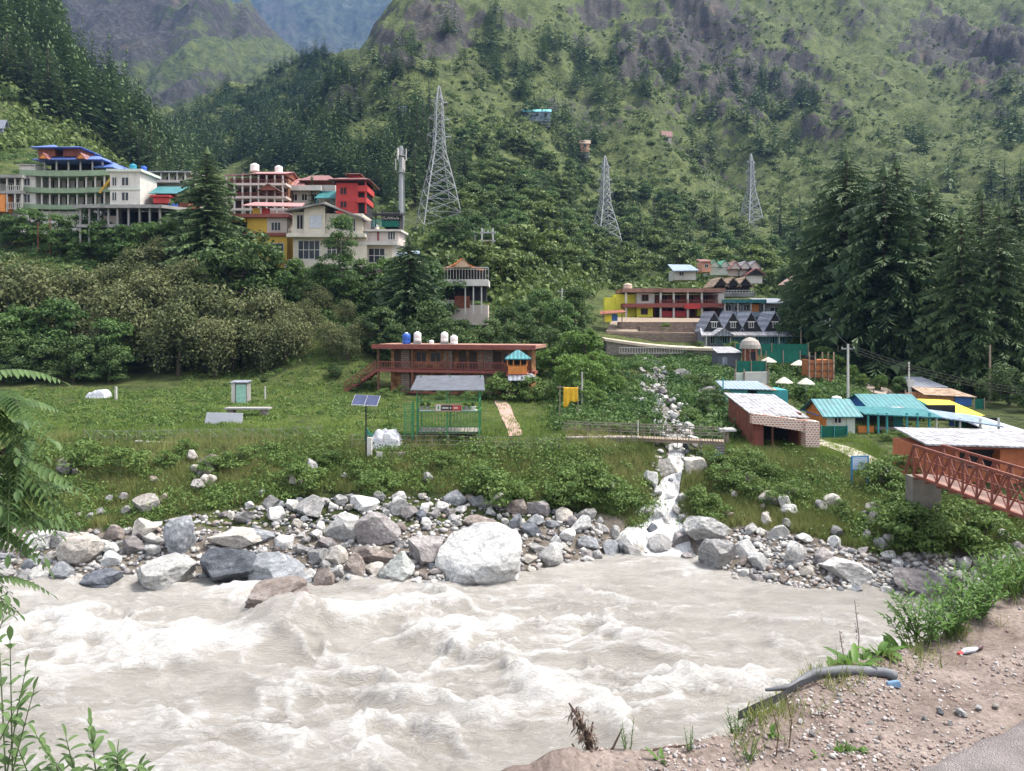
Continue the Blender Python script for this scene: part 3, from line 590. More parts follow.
# every large boulder that stands out: px centre, py of its foot, width and height in pixels, colour, tilt, label
BIG = [
 (483, 586, 92, 60, 'white', 0, 'huge white flat-topped boulder at the water edge', 301),
 (400, 585, 42, 33, 'greenish', 5, 'greenish white pointed boulder standing left of the huge white one', 302),
 (424, 570, 42, 38, 'purple-grey', 35, 'streaked purple grey slab leaning on the left side of the huge white boulder', 303),
 (180, 560, 38, 46, 'blue-grey', 5, 'tall pale blue grey boulder standing upright in the left bank', 304),
 (75, 573, 44, 36, 'cream', 0, 'cream boulder with a small round brown stone on top at the far left waterline', 305),
 (155, 590, 66, 32, 'pale grey', -8, 'long pale boulder lying in the water below the tall upright one', 306),
 (222, 587, 60, 40, 'dark slate', 0, 'dark slate blue boulder with its foot in the foam', 307),
 (272, 588, 80, 32, 'blue-grey', -4, 'long low blue grey boulder beside the dark slate one', 308),
 (100, 588, 48, 20, 'dark slate', 0, 'flat wet dark rock barely above the water at left', 309),
 (268, 616, 84, 30, 'reddish brown', -10, 'reddish grey boulder out in the river with water pouring round it', 310),
 (721, 575, 40, 37, 'grey', 0, 'rounded grey boulder with a pale top right of the stream mouth', 311),
 (714, 545, 54, 28, 'pale grey', 3, 'broad pale flat-topped slab above the rounded grey boulder', 312),
 (852, 585, 54, 25, 'pale grey', 6, 'long pale slab at the waterline on the right bank', 313),
 (930, 600, 60, 36, 'purple-grey', 8, 'brownish grey boulder furthest right at the waterline', 314),
 (588, 553, 27, 18, 'blue-grey', 0, 'smooth blue grey stone sitting alone at the waterline right of the huge white boulder', 315),
 (345, 545, 42, 32, 'pale grey', 0, 'pale grey faceted boulder in the middle of the left rock bank', 316),
 (374, 552, 44, 36, 'purple-grey', 10, 'big purple grey boulder with a broken top in the rock bank', 317),
 (232, 552, 54, 22, 'cream', 0, 'long cream grey boulder lying right behind the dark slate one', 318),
 (145, 520, 32, 24, 'cream', 0, 'whitish boulder half sunk in the grassy left bank', 319),
 (207, 474, 25, 18, 'reddish brown', 0, 'round brown boulder perched on the grassy bank', 320),
 (208, 486, 15, 11, 'cream', 0, 'small buff rock propping up the round brown boulder', 321),
 (665, 476, 34, 30, 'cream', 25, 'long cream boulder tilted on the left edge of the stream', 322),
 (695, 479, 24, 30, 'cream', -20, 'pale upright boulder on the right edge of the stream', 323),
 (652, 484, 15, 20, 'pale grey', 0, 'pale block at the left foot of the tilted cream boulder', 324),
 (541, 521, 28, 24, 'purple-grey', 20, 'brown grey wedge-shaped boulder under the grassy bank', 325),
 (516, 535, 14, 20, 'blue-grey', 10, 'upright egg-shaped grey stone right above the huge white boulder', 326),
 (481, 533, 36, 15, 'reddish brown', 0, 'flat red brown rock behind the huge white boulder', 327),
 (371, 568, 38, 20, 'reddish brown', 0, 'low red brown rock between the pale and the pointed boulders', 328),
 (682, 541, 34, 22, 'purple-grey', -25, 'dark brown rock leaning on the right side of the stream mouth', 329),
 (671, 543, 15, 14, 'reddish brown', 0, 'small round brown rock beside the leaning dark one', 330),
 (661, 556, 24, 22, 'grey', 0, 'wet grey green stone in the middle of the stream mouth', 331),
 (651, 531, 16, 18, 'dark slate', 0, 'dark wet stone splitting the white water', 332),
 (668, 517, 16, 16, 'pale grey', 0, 'pale stone in the stream above the falls', 333),
 (655, 503, 16, 12, 'dark slate', 0, 'low dark stone in the bend of the stream', 334),
 (770, 508, 22, 18, 'cream', 0, 'cream rock in the bushes of the right bank', 335),
 (793, 522, 20, 16, 'pale grey', 0, 'pale rock low in the right bank bushes', 336),
 (789, 500, 12, 11, 'pale grey', 0, 'small pale rock above the right bank bushes', 337),
 (796, 570, 26, 26, 'white', 0, 'white blocky rock in the pile right of the rounded grey boulder', 338),
 (826, 568, 22, 18, 'purple-grey', -25, 'dark grey slab tilted behind the long pale slab', 339),
 (985, 574, 20, 16, 'purple-grey', 0, 'brown grey stone above the far right pebbles', 340),
 (962, 590, 24, 16, 'grey', 0, 'rounded grey stone right of the brownish waterline boulder', 341),
 (978, 598, 28, 17, 'grey', 0, 'larger rounded grey stone beside the far right plants', 342),
 (710, 404, 30, 22, 'purple-grey', 0, 'weathered boulder on the slope left of the teal shed', 343),
 (940, 520, 14, 12, 'cream', 0, 'round buff stone under the footbridge', 344),
 (910, 513, 18, 10, 'reddish brown', 0, 'brown stone in shade under the footbridge', 345),
 (680, 381, 22, 16, 'grey', 0, 'dark boulder in scrub beside the upper stream', 346),
 (638, 405, 14, 10, 'pale grey', 0, 'pale boulder left of the upper stream', 347),
 (57, 548, 34, 18, 'pale grey', -20, 'pale slanting slab at the far left of the bank', 348),
 (32, 556, 40, 22, 'white', -15, 'whitish slanting rock behind the green leaf at far left', 349),
 (57, 547, 14, 12, 'reddish brown', 0, 'round brown stone left of the tall blue grey boulder', 350),
 (262, 546, 24, 18, 'blue-grey', 0, 'blue grey boulder above the long low one', 351),
 (285, 553, 22, 18, 'pale grey', 0, 'light square rock right of the blue grey boulder', 352),
 (395, 536, 22, 12, 'reddish brown', 0, 'rusty rock high in the middle of the rock bank', 353),
 (345, 527, 26, 12, 'greenish', 0, 'greenish oval rock near the top of the rock bank', 354),
]
big_xy = []
for x, y, w, h, c, tilt, lab, seed in BIG:
    v = G(x, y - h * .14); s = v.y / F
    if v.z < .05:
        Dw = EYE * F / (y - h * .14 - HOR); v = Vector(((x - 512) / F * Dw, Dw, -.06)); s = Dw / F
    hw, hh = w * s / 2, h * s / 2
    me = rock_mesh(seed, 4 if w > 24 else 3, cuts=13, rough=.12)
    me.materials.append(RM[c])
    nm = 'boulder' if w >= 20 else 'rock'
    o = bpy.data.objects.new(nm, me); COL.objects.link(o)
    o.location = (v.x, v.y + hw * .45, v.z + hh * .5); o.scale = (hw * 1.12, hw * .95, hh * 1.18)
    o.rotation_euler = (0, R(tilt), random.uniform(-.3, .3)); tag(o, lab, nm); big_xy.append((x, y - h / 2, w / 2, h / 2))

# the bank of broken rock: loose rocks, each its own object
BAND = [(-20, 528), (60, 535), (130, 530), (200, 515), (300, 503), (420, 497), (540, 505), (620, 528), (640, 548), (640, 566), (600, 562), (530, 574), (420, 590), (300, 584), (180, 586), (60, 584), (-20, 588)]
BAND2 = [(662, 555), (690, 530), (740, 530), (800, 538), (880, 558), (960, 555), (1024, 545), (1040, 600), (960, 612), (900, 604), (800, 590), (740, 584), (690, 574)]
WHERE = [((-30, 130), 'at the far left end of the rock bank'), ((130, 250), 'round the tall blue grey boulder'), ((250, 345), 'above the long low blue grey boulder'), ((345, 440), 'left of the huge white boulder'),
         ((440, 530), 'behind the huge white boulder'), ((530, 645), 'between the huge white boulder and the stream'), ((645, 760), 'round the rounded grey boulder right of the stream'), ((760, 880), 'round the long pale slab on the right bank'), ((880, 1100), 'at the right end of the rock bank')]
placed = []
def try_rocks(poly, n, s0, s1, gap, cols, wts, grp='loose rocks of the river bank'):
    xs = [p[0] for p in poly]; ys = [p[1] for p in poly]; k = 0; tries = 0
    while k < n and tries < n * 60:
        tries += 1; x = random.uniform(min(xs), max(xs)); y = random.uniform(min(ys), max(ys))
        if not in_poly(np.array([x]), np.array([y]), poly)[0]: continue
        w = random.uniform(s0, s1) if random.random() < .35 else random.uniform(s0, (s0 + s1) / 2)
        if any(abs(x - a) < c * .85 + w * .35 and abs(y - b) < d * .8 + w * .22 for a, b, c, d in big_xy): continue
        if any((x - a) ** 2 + ((y - b) * 1.5) ** 2 < ((w + c) * gap) ** 2 for a, b, c in placed): continue
        v = G(x, y)
        if math.isnan(v.z) or v.z < -.35: continue
        placed.append((x, y, w)); k += 1; hw = w * v.y / F / 2; c = random.choices(cols, wts)[0]
        proto = random.choice(SLABS if random.random() < .4 else ROCKS)
        wh = next(l for (a, b), l in WHERE if a <= x < b)
        rock_obj('rock', proto, c, (v.x, v.y, max(v.z, -.1) + hw * .25), (hw * random.uniform(1.05, 1.35), hw * random.uniform(.9, 1.2), hw * random.uniform(.8, 1.05)),
                 (random.uniform(-.5, .5), random.uniform(-.5, .5), random.uniform(0, 6.3)), 'loose %s rock %s' % (c, wh), 'rock', '%s rocks %s' % (c, wh))
CL = ['pale grey', 'grey', 'purple-grey', 'blue-grey', 'reddish brown', 'cream', 'white', 'dark slate']
try_rocks(BAND, 42, 20, 34, .28, CL, [8, 6, 3, 2.5, .8, 1.5, 2, .8])
try_rocks(BAND, 60, 13, 20, .29, CL, [8, 6, 3, 2.5, .8, 1.5, 2, .8]); try_rocks(BAND, 78, 7, 12, .30, CL, [8, 6, 3, 2.5, .8, 1.5, 2, .8])
try_rocks(BAND2, 30, 13, 25, .30, CL, [8, 4, 2.5, 1.5, .6, 1.5, 4, .5])
try_rocks(BAND2, 46, 6, 11, .32, CL, [8, 4, 2.5, 1.5, .6, 1.5, 4, .5])
STB = [(646, 365), (662, 365), (700, 430), (704, 470), (676, 480), (690, 520), (680, 562), (634, 562), (640, 520), (650, 480), (655, 440), (632, 400)]
CHN = [(640, 362), (656, 362), (668, 390), (684, 420), (694, 438), (660, 440), (650, 415), (642, 392)]
placed = []; k0 = len(bpy.data.objects)
def gully(poly, n, s0, s1, gap, where):
    k = 0; tries = 0; xs = [p[0] for p in poly]; ys = [p[1] for p in poly]
    while k < n and tries < n * 60:
        tries += 1; x = random.uniform(min(xs), max(xs)); y = random.uniform(min(ys), max(ys))
        if not in_poly(np.array([x]), np.array([y]), poly)[0]: continue
        w = random.uniform(s0, s1) * (.55 + .45 * (y - 360) / 200)
        if any((x - a) ** 2 + ((y - b) * 1.4) ** 2 < ((w + c) * gap) ** 2 for a, b, c in placed) or any(abs(x - a) < c and abs(y - b) < d for a, b, c, d in big_xy): continue
        v = G(x, y); placed.append((x, y, w)); k += 1; hw = w * v.y / F / 2; c = random.choices(['pale grey', 'grey', 'cream', 'purple-grey', 'dark slate', 'white'], [6, 4, 2, 2, 1.5, 2.5])[0]
        rock_obj('stream_rock', random.choice(ROCKS), c, (v.x, v.y, v.z + hw * .35 + .12), (hw * 1.15, hw * 1.05, hw * .85), (random.uniform(-.4, .4), random.uniform(-.4, .4), random.uniform(0, 6.3)), '%s rock %s' % (c, where), 'rock', '%s rocks %s' % (c, where))
gully(STB, 48, 10, 19, .40, 'standing in the white water of the side stream'); gully(CHN, 14, 8, 17, .46, 'in the rubble gully of the upper side stream')
BNKL = [(-10, 470), (200, 455), (420, 470), (560, 478), (640, 470), (640, 515), (560, 500), (420, 490), (300, 496), (200, 508), (100, 528), (-10, 522)]
BNKR = [(700, 470), (780, 465), (860, 490), (960, 520), (1024, 530), (1024, 550), (880, 552), (790, 532), (720, 522)]
placed = []
def bankrocks(poly, n, where):
    k = 0; xs = [p[0] for p in poly]; ys = [p[1] for p in poly]
    while k < n:
        x = random.uniform(min(xs), max(xs)); y = random.uniform(min(ys), max(ys))
        if not in_poly(np.array([x]), np.array([y]), poly)[0]: continue
        w = random.uniform(7, 17); v = G(x, y); k += 1; hw = w * v.y / F / 2; c = random.choice(['pale grey', 'cream', 'reddish brown', 'purple-grey', 'grey', 'grey'])
        rock_obj('bank_rock', random.choice(ROCKS), c, (v.x, v.y, v.z + hw * .55 + .12), (hw * 1.2, hw * 1.1, hw), (random.uniform(-.4, .4), random.uniform(-.4, .4), random.uniform(0, 6.3)), '%s rock showing through the weeds %s' % (c, where), 'rock', '%s rocks in the weeds %s' % (c, where))
bankrocks(BNKL, 26, 'of the left bank'); bankrocks(BNKR, 34, 'of the right bank')
def pebbles(name, polys, n, smin, smax, label, mats_, lift=.0, sub=1):
    """small stones too many to count, one mesh"""
    import bmesh
    protos = []
    for i in range(8):
        me = rock_mesh(500 + i, sub, 1, .9, .7, cuts=7, rough=.12); v = np.zeros(len(me.vertices) * 3); me.vertices.foreach_get('co', v)
        fa = np.zeros(len(me.polygons) * 3, int); me.polygons.foreach_get('vertices', fa); protos.append((v.reshape(-1, 3), fa.reshape(-1, 3))); bpy.data.meshes.remove(me)
    Vs = []; Fs = []; tone = []; off = 0
    for poly, frac in polys:
        v, px, py = scatter(poly, int(n * frac)) if not callable(poly) else poly(int(n * frac))
        for p in v:
            if p[2] < -.3: continue
            V, Fa = protos[random.randrange(8)]; s = random.uniform(smin, smax) * (1.6 if random.random() < .12 else 1); a = random.uniform(0, 6.3); c, sn = math.cos(a), math.sin(a)
            q = V * np.array([s * random.uniform(.9, 1.4), s, s * random.uniform(.7, 1.1)]); q = np.stack([q[:, 0] * c - q[:, 1] * sn, q[:, 0] * sn + q[:, 1] * c + q[:, 2] * .2, q[:, 2]], 1)
            Vs.append(q + p + np.array([0, 0, s * .3 + lift])); Fs.append(Fa + off); off += len(V); tone.append(np.full(len(V), random.random()))
    o = np_obj(name, np.concatenate(Vs), np.concatenate(Fs), mats_, {'tone': np.concatenate(tone)}); tag(o, label, 'gravel', kind='stuff'); return o
def pebmat(name, cols, rough=.85):
    m, t, b = nodes_of(name); N = t.nodes.new; L = t.links.new
    at = N('ShaderNodeAttribute'); at.attribute_name = 'tone'; rp = N('ShaderNodeValToRGB'); L(at.outputs['Fac'], rp.inputs[0]); rp.color_ramp.interpolation = 'CONSTANT'; e = rp.color_ramp.elements
    for i, c in enumerate(cols):
        x = e[i] if i < 2 else e.new(i / len(cols)); x.position = i / len(cols); x.color = c + (1,)
    g = N('ShaderNodeNewGeometry'); n1 = N('ShaderNodeTexNoise'); n1.inputs['Scale'].default_value = 9; n1.inputs['Detail'].default_value = 5; L(g.outputs['Position'], n1.inputs['Vector'])
    mr = N('ShaderNodeMapRange'); mr.inputs[3].default_value = .65; mr.inputs[4].default_value = 1.35; L(n1.outputs['Fac'], mr.inputs[0]); hs = N('ShaderNodeHueSaturation'); L(rp.outputs[0], hs.inputs['Color']); L(mr.outputs[0], hs.inputs['Value'])
    L(hs.outputs[0], b.inputs['Base Color']); b.inputs['Roughness'].default_value = rough; b.inputs['Specular IOR Level'].default_value = .2; return m
PM = pebmat('bank pebbles', [(.34, .33, .32), (.21, .20, .20), (.40, .385, .36), (.16, .155, .155), (.27, .265, .265), (.23, .19, .165), (.31, .29, .26), (.12, .125, .135), (.45, .44, .425)])
pebbles('river_bank_gravel', [(BAND, .62), (BAND2, .38)], 4800, .07, .20, 'small broken stones filling the river bank between the rocks', PM)
pebbles('stream_bed_gravel', [(CHN, .45), (STB, .55)], 1100, .08, .26, 'small stones along the bed of the mountain stream', PM)

# ------------------------------------------------------------------ the near verge: dirt shoulder, road corner, steep bank down to the river
EDGE = [(-9, .5), (-3, 1.9), (-1, 2.45), (-.08, 2.75), (.17, 2.79), (.33, 2.87), (.51, 2.87), (.715, 2.94), (.88, 2.99), (1.05, 3.14), (1.25, 3.35), (1.44, 3.49), (1.86, 3.74), (2.3, 4.05), (2.9, 4.6), (3.6, 5.2), (5, 6.4), (9, 9.2), (30, 22)]
def edge_y(x): return np.interp(x, [e[0] for e in EDGE], [e[1] for e in EDGE])
def verge_z(x, y):
    x = np.asarray(x, float); y = np.asarray(y, float)
    d = (y - edge_y(x)) * .83
    top = EYE - 1.585 + .05 * fbm(x / .5, y / .5, 4, 33) + .02 * fbm(x / .08, y / .08, 3, 35) + .05 * sstep(2.3, 3.4, x)
    top = top + .07 * np.exp(-((x - .16) / .09) ** 2 - ((y - 2.80) / .08) ** 2)
    top = top - .11 * sstep(.02, .3, 1.90 + .574 * x - y)
    fall = np.where(d > 0, d * 1.15 + .25 * sstep(0, .5, d) + .5 * sstep(0, 6, d) * fbm(x / 2.1, y / 2.1, 4, 37) - .06 * sstep(0, .3, d) * ridged(x / .3, y / .5, 3, 39), 0)
    return np.maximum(top - fall, -3.0)
def verge():
    xs = np.concatenate([np.arange(-9, -1.2, .15), np.arange(-1.2, 4.5, .028), np.arange(4.5, 30, .3)])
    ts = np.concatenate([np.arange(-12, -2, .4), np.arange(-2, .8, .028), np.arange(.8, 16, .25)])
    X, T = np.meshgrid(xs, ts); Y = edge_y(X) + T; Z = verge_z(X, Y)
    n, m = X.shape; idx = np.arange(n * m).reshape(n, m); Fc = np.stack([idx[:-1, :-1], idx[:-1, 1:], idx[1:, 1:], idx[1:, :-1]], -1).reshape(-1, 4)
    mt, t, b = nodes_of('verge dirt'); N = t.nodes.new; L = t.links.new; g = N('ShaderNodeNewGeometry')
    n1 = N('ShaderNodeTexNoise'); n1.inputs['Scale'].default_value = 3; n1.inputs['Detail'].default_value = 10; n1.inputs['Roughness'].default_value = .7; L(g.outputs['Position'], n1.inputs['Vector'])
    n2 = N('ShaderNodeTexNoise'); n2.inputs['Scale'].default_value = 45; n2.inputs['Detail'].default_value = 6; n2.inputs['Roughness'].default_value = .7; L(g.outputs['Position'], n2.inputs['Vector'])
    rp = N('ShaderNodeValToRGB'); L(n1.outputs['Fac'], rp.inputs[0]); e = rp.color_ramp.elements; e[0].position = .33; e[0].color = (.135, .105, .09, 1); e[1].position = .68; e[1].color = (.275, .228, .203, 1)
    mr = N('ShaderNodeMapRange'); mr.inputs[1].default_value = .3; mr.inputs[2].default_value = .7; mr.inputs[3].default_value = .6; mr.inputs[4].default_value = 1.35; L(n2.outputs['Fac'], mr.inputs[0])
    hs = N('ShaderNodeHueSaturation'); L(rp.outputs[0], hs.inputs['Color']); L(mr.outputs[0], hs.inputs['Value']); L(hs.outputs[0], b.inputs['Base Color']); b.inputs['Roughness'].default_value = .95; b.inputs['Specular IOR Level'].default_value = .1
    bp = N('ShaderNodeBump'); bp.inputs['Strength'].default_value = .7; bp.inputs['Distance'].default_value = .02; L(n2.outputs['Fac'], bp.inputs['Height']); L(bp.outputs[0], b.inputs['Normal'])
    o = np_obj('road_verge', np.stack([X, Y, Z], -1).reshape(-1, 3), Fc, mt, smooth=True); tag(o, 'brown dirt and gravel shoulder above the river', 'road verge', kind='structure')
    # the road: an asphalt sheet a little above the dirt, ragged edge
    rx = np.linspace(-12, 30, 900); ry = 1.90 + .574 * rx + .05 * fbm(rx / .25, rx * 0, 4, 44) + .02 * fbm(rx / .05, rx * 0, 3, 45)
    ks = np.linspace(0, 1, 60); XX = np.repeat(rx[None], 60, 0); YY = ry[None] - ks[:, None] ** 1.5 * 9
    ZZ = np.maximum(verge_z(XX, YY) * 0 + EYE - 1.6 + .055 * np.minimum(ks[:, None] * 9, 1) + .012, 0) - .045 * sstep(.03, 0, ks)[:, None] + .02
    n, m = XX.shape; idx = np.arange(n * m).reshape(n, m); Fc = np.stack([idx[:-1, :-1], idx[1:, :-1], idx[1:, 1:], idx[:-1, 1:]], -1).reshape(-1, 4)
    am = mat('worn asphalt', (.29, .255, .25), .9, .3, 6, .8, .15, bscale=160)
    o = np_obj('road', np.stack([XX, YY, ZZ], -1).reshape(-1, 3), Fc, am, smooth=True); tag(o, 'corner of a worn grey asphalt road', 'road', kind='structure')
verge()
def verge_pts(n):
    x = rng.uniform(.3, 4.2, n * 3); y = rng.uniform(2.2, 6, n * 3); d = edge_y(x) - y; road = y - (1.90 + .574 * x)
    k = (d > -.05) & (road > -.03) & (rng.uniform(0, 1, len(x)) < np.clip(.25 + fbm(x / .35, y / .35, 3, 66) * 1.3 + .35 * (x < 1.9), .06, 1)); x, y = x[k][:n], y[k][:n]
    return np.stack([x, y, verge_z(x, y)], 1), None, None
VM = pebmat('verge pebbles', [(.31, .255, .23), (.24, .185, .165), (.35, .32, .31), (.19, .155, .15), (.28, .22, .195), (.23, .165, .145), (.40, .375, .355), (.27, .255, .255)], .9)
pebbles('verge_gravel', [(verge_pts, 1)], 15000, .0028, .0092, 'loose reddish gravel strewn over the dirt shoulder', VM, sub=1)
# ------------------------------------------------------------------ foliage generators
def leaf_cloud(C, Nrm, size, asp=.55, droop=0.0):
    """one bent leaf (four corners) per centre, facing along its normal"""
    n = len(C); a = rng.normal(size=(n, 3)); u = np.cross(Nrm, a); u /= np.linalg.norm(u, axis=1)[:, None] + 1e-9; w = np.cross(Nrm, u)
    u = u * size[:, None]; w = w * (size * asp)[:, None]; d = np.zeros((n, 3)); d[:, 2] = -droop * size
    V = np.stack([C - u, C - w + Nrm * (size * .12)[:, None], C + u + d, C + w + Nrm * (size * .12)[:, None]], 1).reshape(-1, 3)
    return V, np.arange(n * 4).reshape(n, 4)

def unit(n):
    v = rng.normal(size=(n, 3)); return v / np.linalg.norm(v, axis=1)[:, None]

def crown_arrays(h, r, nclump, nleaf, leaf, base=.25, clump=.34, shape='round', droop=0.0, flat=.8):
    """clumps of leaves through an uneven crown; returns vertices, faces, tone"""
    t = rng.uniform(0, 1, nclump); ang = rng.uniform(0, 2 * math.pi, nclump)
    if shape == 'round': prof = np.sqrt(np.clip(1 - (2 * t - .9) ** 2 / 1.25, .05, 1))
    elif shape == 'column': prof = .35 + .75 * np.sin(np.clip(t * .9 + .12, 0, 1) * math.pi) * (1 - .35 * t)
    else: prof = np.clip(1.12 - t, .06, 1)
    rad = r * prof * np.sqrt(rng.uniform(.15, 1, nclump)) * rng.uniform(.75, 1.12, nclump)
    cc = np.stack([rad * np.cos(ang), rad * np.sin(ang), h * (base + (1 - base) * t * .93)], 1)
    cr = r * clump * rng.uniform(.6, 1.25, nclump); ct = rng.uniform(-.14, .14, nclump)
    k = rng.integers(0, nclump, nleaf); d = unit(nleaf); d[:, 2] = np.where(d[:, 2] < -.2, -d[:, 2] * .6, d[:, 2])
    rr = cr[k] * rng.uniform(.55, 1.05, nleaf) ** .6
    C = cc[k] + d * rr[:, None] * np.array([1, 1, flat])
    if droop: C[:, 2] -= droop * r * rng.uniform(0, 1, nleaf) ** 2.2
    nr = d + .9 * unit(nleaf) + np.array([0, 0, .45]); nr /= np.linalg.norm(nr, axis=1)[:, None]
    sz = leaf * rng.uniform(.6, 1.35, nleaf); V, Fc = leaf_cloud(C, nr, sz, droop=.5)
    tone = np.clip(.45 + ct[k] + rng.normal(0, .17, nleaf), 0, 1); return V, Fc, np.repeat(tone, 4)

def trunk_mb(h, r, limbs, spread, lean=.04, seed=0):
    q = random.Random(seed); m = MB(); pts = [Vector((lean * h * math.sin(i * 1.1 + seed) * .4, lean * h * math.cos(i * .8 + seed) * .4, h * i / 5 - .4 * (i == 0))) for i in range(6)]
    m.tube(pts, [r * (1.25 - .2 * i) for i in range(6)], 7)
    for i in range(limbs):
        a = q.uniform(0, 6.3); z = h * q.uniform(.3, .85); b = Vector((0, 0, z)); e = b + Vector((math.cos(a) * spread * q.uniform(.5, .9), math.sin(a) * spread * q.uniform(.5, .9), h * q.uniform(.08, .25)))
        mid = (b + e) / 2 + Vector((0, 0, -.04 * h)); m.tube([b, mid, e], [r * .45, r * .3, r * .1], 5)
    return m

def conifer_arrays(h, r, levels, per, seg, seed, base=.12, power=.85, droop=.34):
    """tiers of drooping boughs, each a jagged fan of needle sprays"""
    q = np.random.default_rng(seed); V = []; Fs = []; T = []; off = 0
    for i in range(levels):
        t = (i + .5) / levels; z = h * (base + (1 - base) * t); R0 = (r * (1 - t) ** power + .022 * h) * q.uniform(.72, 1.18); nb = max(4, int(per * (1 - .45 * t) + q.uniform(-1, 1)))
        a0 = q.uniform(0, 6.3); tl = q.uniform(-.13, .13)
        for b in range(nb):
            a = a0 + b * 2 * math.pi / nb + q.uniform(-.3, .3); L = R0 * q.uniform(.6, 1.2); dr = droop * q.uniform(.5, 1.4); zz = z + q.uniform(-.02, .02) * h
            c, s = math.cos(a), math.sin(a); w0 = L * q.uniform(.12, .21)
            for k in range(seg):
                f0 = k / seg; f1 = (k + 1.25) / seg
                for side in (-1, 1):
                    wv = w0 * math.sin(math.pi * min(.98, f0 * .8 + .22)) * q.uniform(.6, 1.25)
                    def pt(f, w): return (c * L * f - s * w * side, s * L * f + c * w * side, zz + .10 * L * f - dr * L * f * f - .22 * abs(w) - q.uniform(0, .04) * L)
                    V += [pt(f0, 0), pt(min(f0 + .15, 1), wv), pt(f1 * .98, wv * .35)]; Fs.append((off, off + 1, off + 2)); T += [np.clip(.42 + tl + q.normal(0, .14) + .22 * f0, 0, 1)] * 3; off += 3
                # hanging spray under the bough
                hx = L * (f0 + .1); hw = .10 * L; zb = zz + .10 * hx - dr * L * (hx / max(L, 1e-6)) ** 2
                V += [(c * (hx - hw), s * (hx - hw), zb), (c * (hx + hw), s * (hx + hw), zb - .05 * L), (c * hx + q.uniform(-.1, .1) * L * s, s * hx, zb - q.uniform(.10, .24) * L)]; Fs.append((off, off + 1, off + 2)); T += [np.clip(.30 + tl + q.normal(0, .1), 0, 1)] * 3; off += 3
    for k in range(8):       # the leading shoot
        a = k * .8; V += [(0, 0, h * 1.03), (math.cos(a) * .02 * h, math.sin(a) * .02 * h, h * .955), (math.cos(a + .9) * .02 * h, math.sin(a + .9) * .02 * h, h * .965)]; Fs.append((off, off + 1, off + 2)); T += [.5] * 3; off += 3
    return np.array(V), np.array(Fs), np.array(T)

BARK = mat('grey brown bark', (.085, .068, .055), .95, .35, 3, .6, .1)
LEAF = {
 'cedar': leafmat('dark cedar needles', (.028, .056, .023), (.125, .182, .070), .12, rnd=.45),
 'far cedar': leafmat('forest cedar needles', (.032, .064, .025), (.135, .200, .075), .12),
 'green': leafmat('mid green leaves', (.028, .070, .020), (.140, .225, .065), .3),
 'bright': leafmat('bright green leaves', (.050, .110, .020), (.190, .290, .070), .35),
 'tan': leafmat('creeper leaves with tan flowers', (.042, .062, .020), (.205, .215, .095), .25, rnd=.3),
 'dark': leafmat('dark broad leaves', (.024, .052, .016), (.110, .170, .050), .2),
 'scrub': leafmat('hillside scrub', (.034, .066, .016), (.165, .220, .060), .28),
 'grass': leafmat('grass blades', (.085, .150, .028), (.270, .350, .090), .35, rnd=0),
 'dry': leafmat('grass with dry stems', (.085, .130, .028), (.320, .320, .125), .35, rnd=0),
 'weed': leafmat('bank weeds', (.045, .095, .022), (.185, .265, .070), .3, rnd=0),
}
def mesh_from(name, V, Fc, tone, m):
    o = np_obj(name, V, Fc, m, {'tone': tone}); me = o.data; bpy.data.objects.remove(o); return me

CED = []
for i in range(4):
    h, r = [(22, 5.0), (20, 5.6), (25, 5.2), (17, 4.6)][i]
    V, Fc, T = conifer_arrays(h, r, 48, 15, 9, 200 + i, base=.08, power=[.72, .6, .78, .66][i])
    b = trunk_mb(h * .97, .34, 0, 0, .01, i); o = b.build('trunk', BARK); tm = o.data; bpy.data.objects.remove(o)
    CED.append((mesh_from('crown', V, Fc, T, LEAF['cedar']), tm, h))
FCED = []
for i in range(4):
    V, Fc, T = conifer_arrays(1, .22 + .03 * i, 13, 7, 2, 260 + i, base=.06, power=.8)
    FCED.append((V, Fc, T))
MCED = []
for i in range(4):
    h = 15 + i; V, Fc, T = conifer_arrays(h, 3.0 + .3 * i, 26, 9, 4, 280 + i, base=.10, power=.8)
    o = trunk_mb(h * .97, .22, 0, 0, .01, i).build('trunk', BARK); tm = o.data; bpy.data.objects.remove(o)
    MCED.append((mesh_from('crown', V, Fc, T, LEAF['far cedar']), tm, h))
BROAD = {}
def broad(key, n, *a, mats_='green', limbs=6, tr=.22, **k):
    L = []
    for i in range(n):
        h, r = a[0] * random.uniform(.92, 1.08), a[1] * random.uniform(.92, 1.08); V, Fc, T = crown_arrays(h, r, *a[2:], **k)
        o = trunk_mb(h * .8, tr, limbs, r * .8, .06, i).build('trunk', BARK); tm = o.data; bpy.data.objects.remove(o)
        L.append((mesh_from('crown', V, Fc, T, LEAF[mats_]), tm, h))
    BROAD[key] = L
broad('creeper', 5, 9, 3.9, 17, 6500, .19, base=.46, clump=.46, droop=.95, mats_='tan', limbs=8)
broad('green', 4, 8, 3.3, 40, 4200, .21, base=.14, clump=.36, mats_='green')
broad('dark', 3, 10, 4.0, 44, 5200, .24, base=.10, clump=.36, mats_='dark')
broad('bright', 3, 6, 2.4, 34, 3400, .18, base=.12, clump=.38, mats_='bright')
broad('poplar', 2, 13, 2.9, 80, 9000, .16, base=.08, clump=.36, shape='column', mats_='green', limbs=4)
broad('scrub', 4, 5, 2.6, 22, 1500, .27, base=.08, clump=.42, mats_='scrub', limbs=4, tr=.12)
broad('shrub', 4, 2.0, 1.35, 22, 2600, .085, base=.05, clump=.40, mats_='weed', limbs=5, tr=.04)

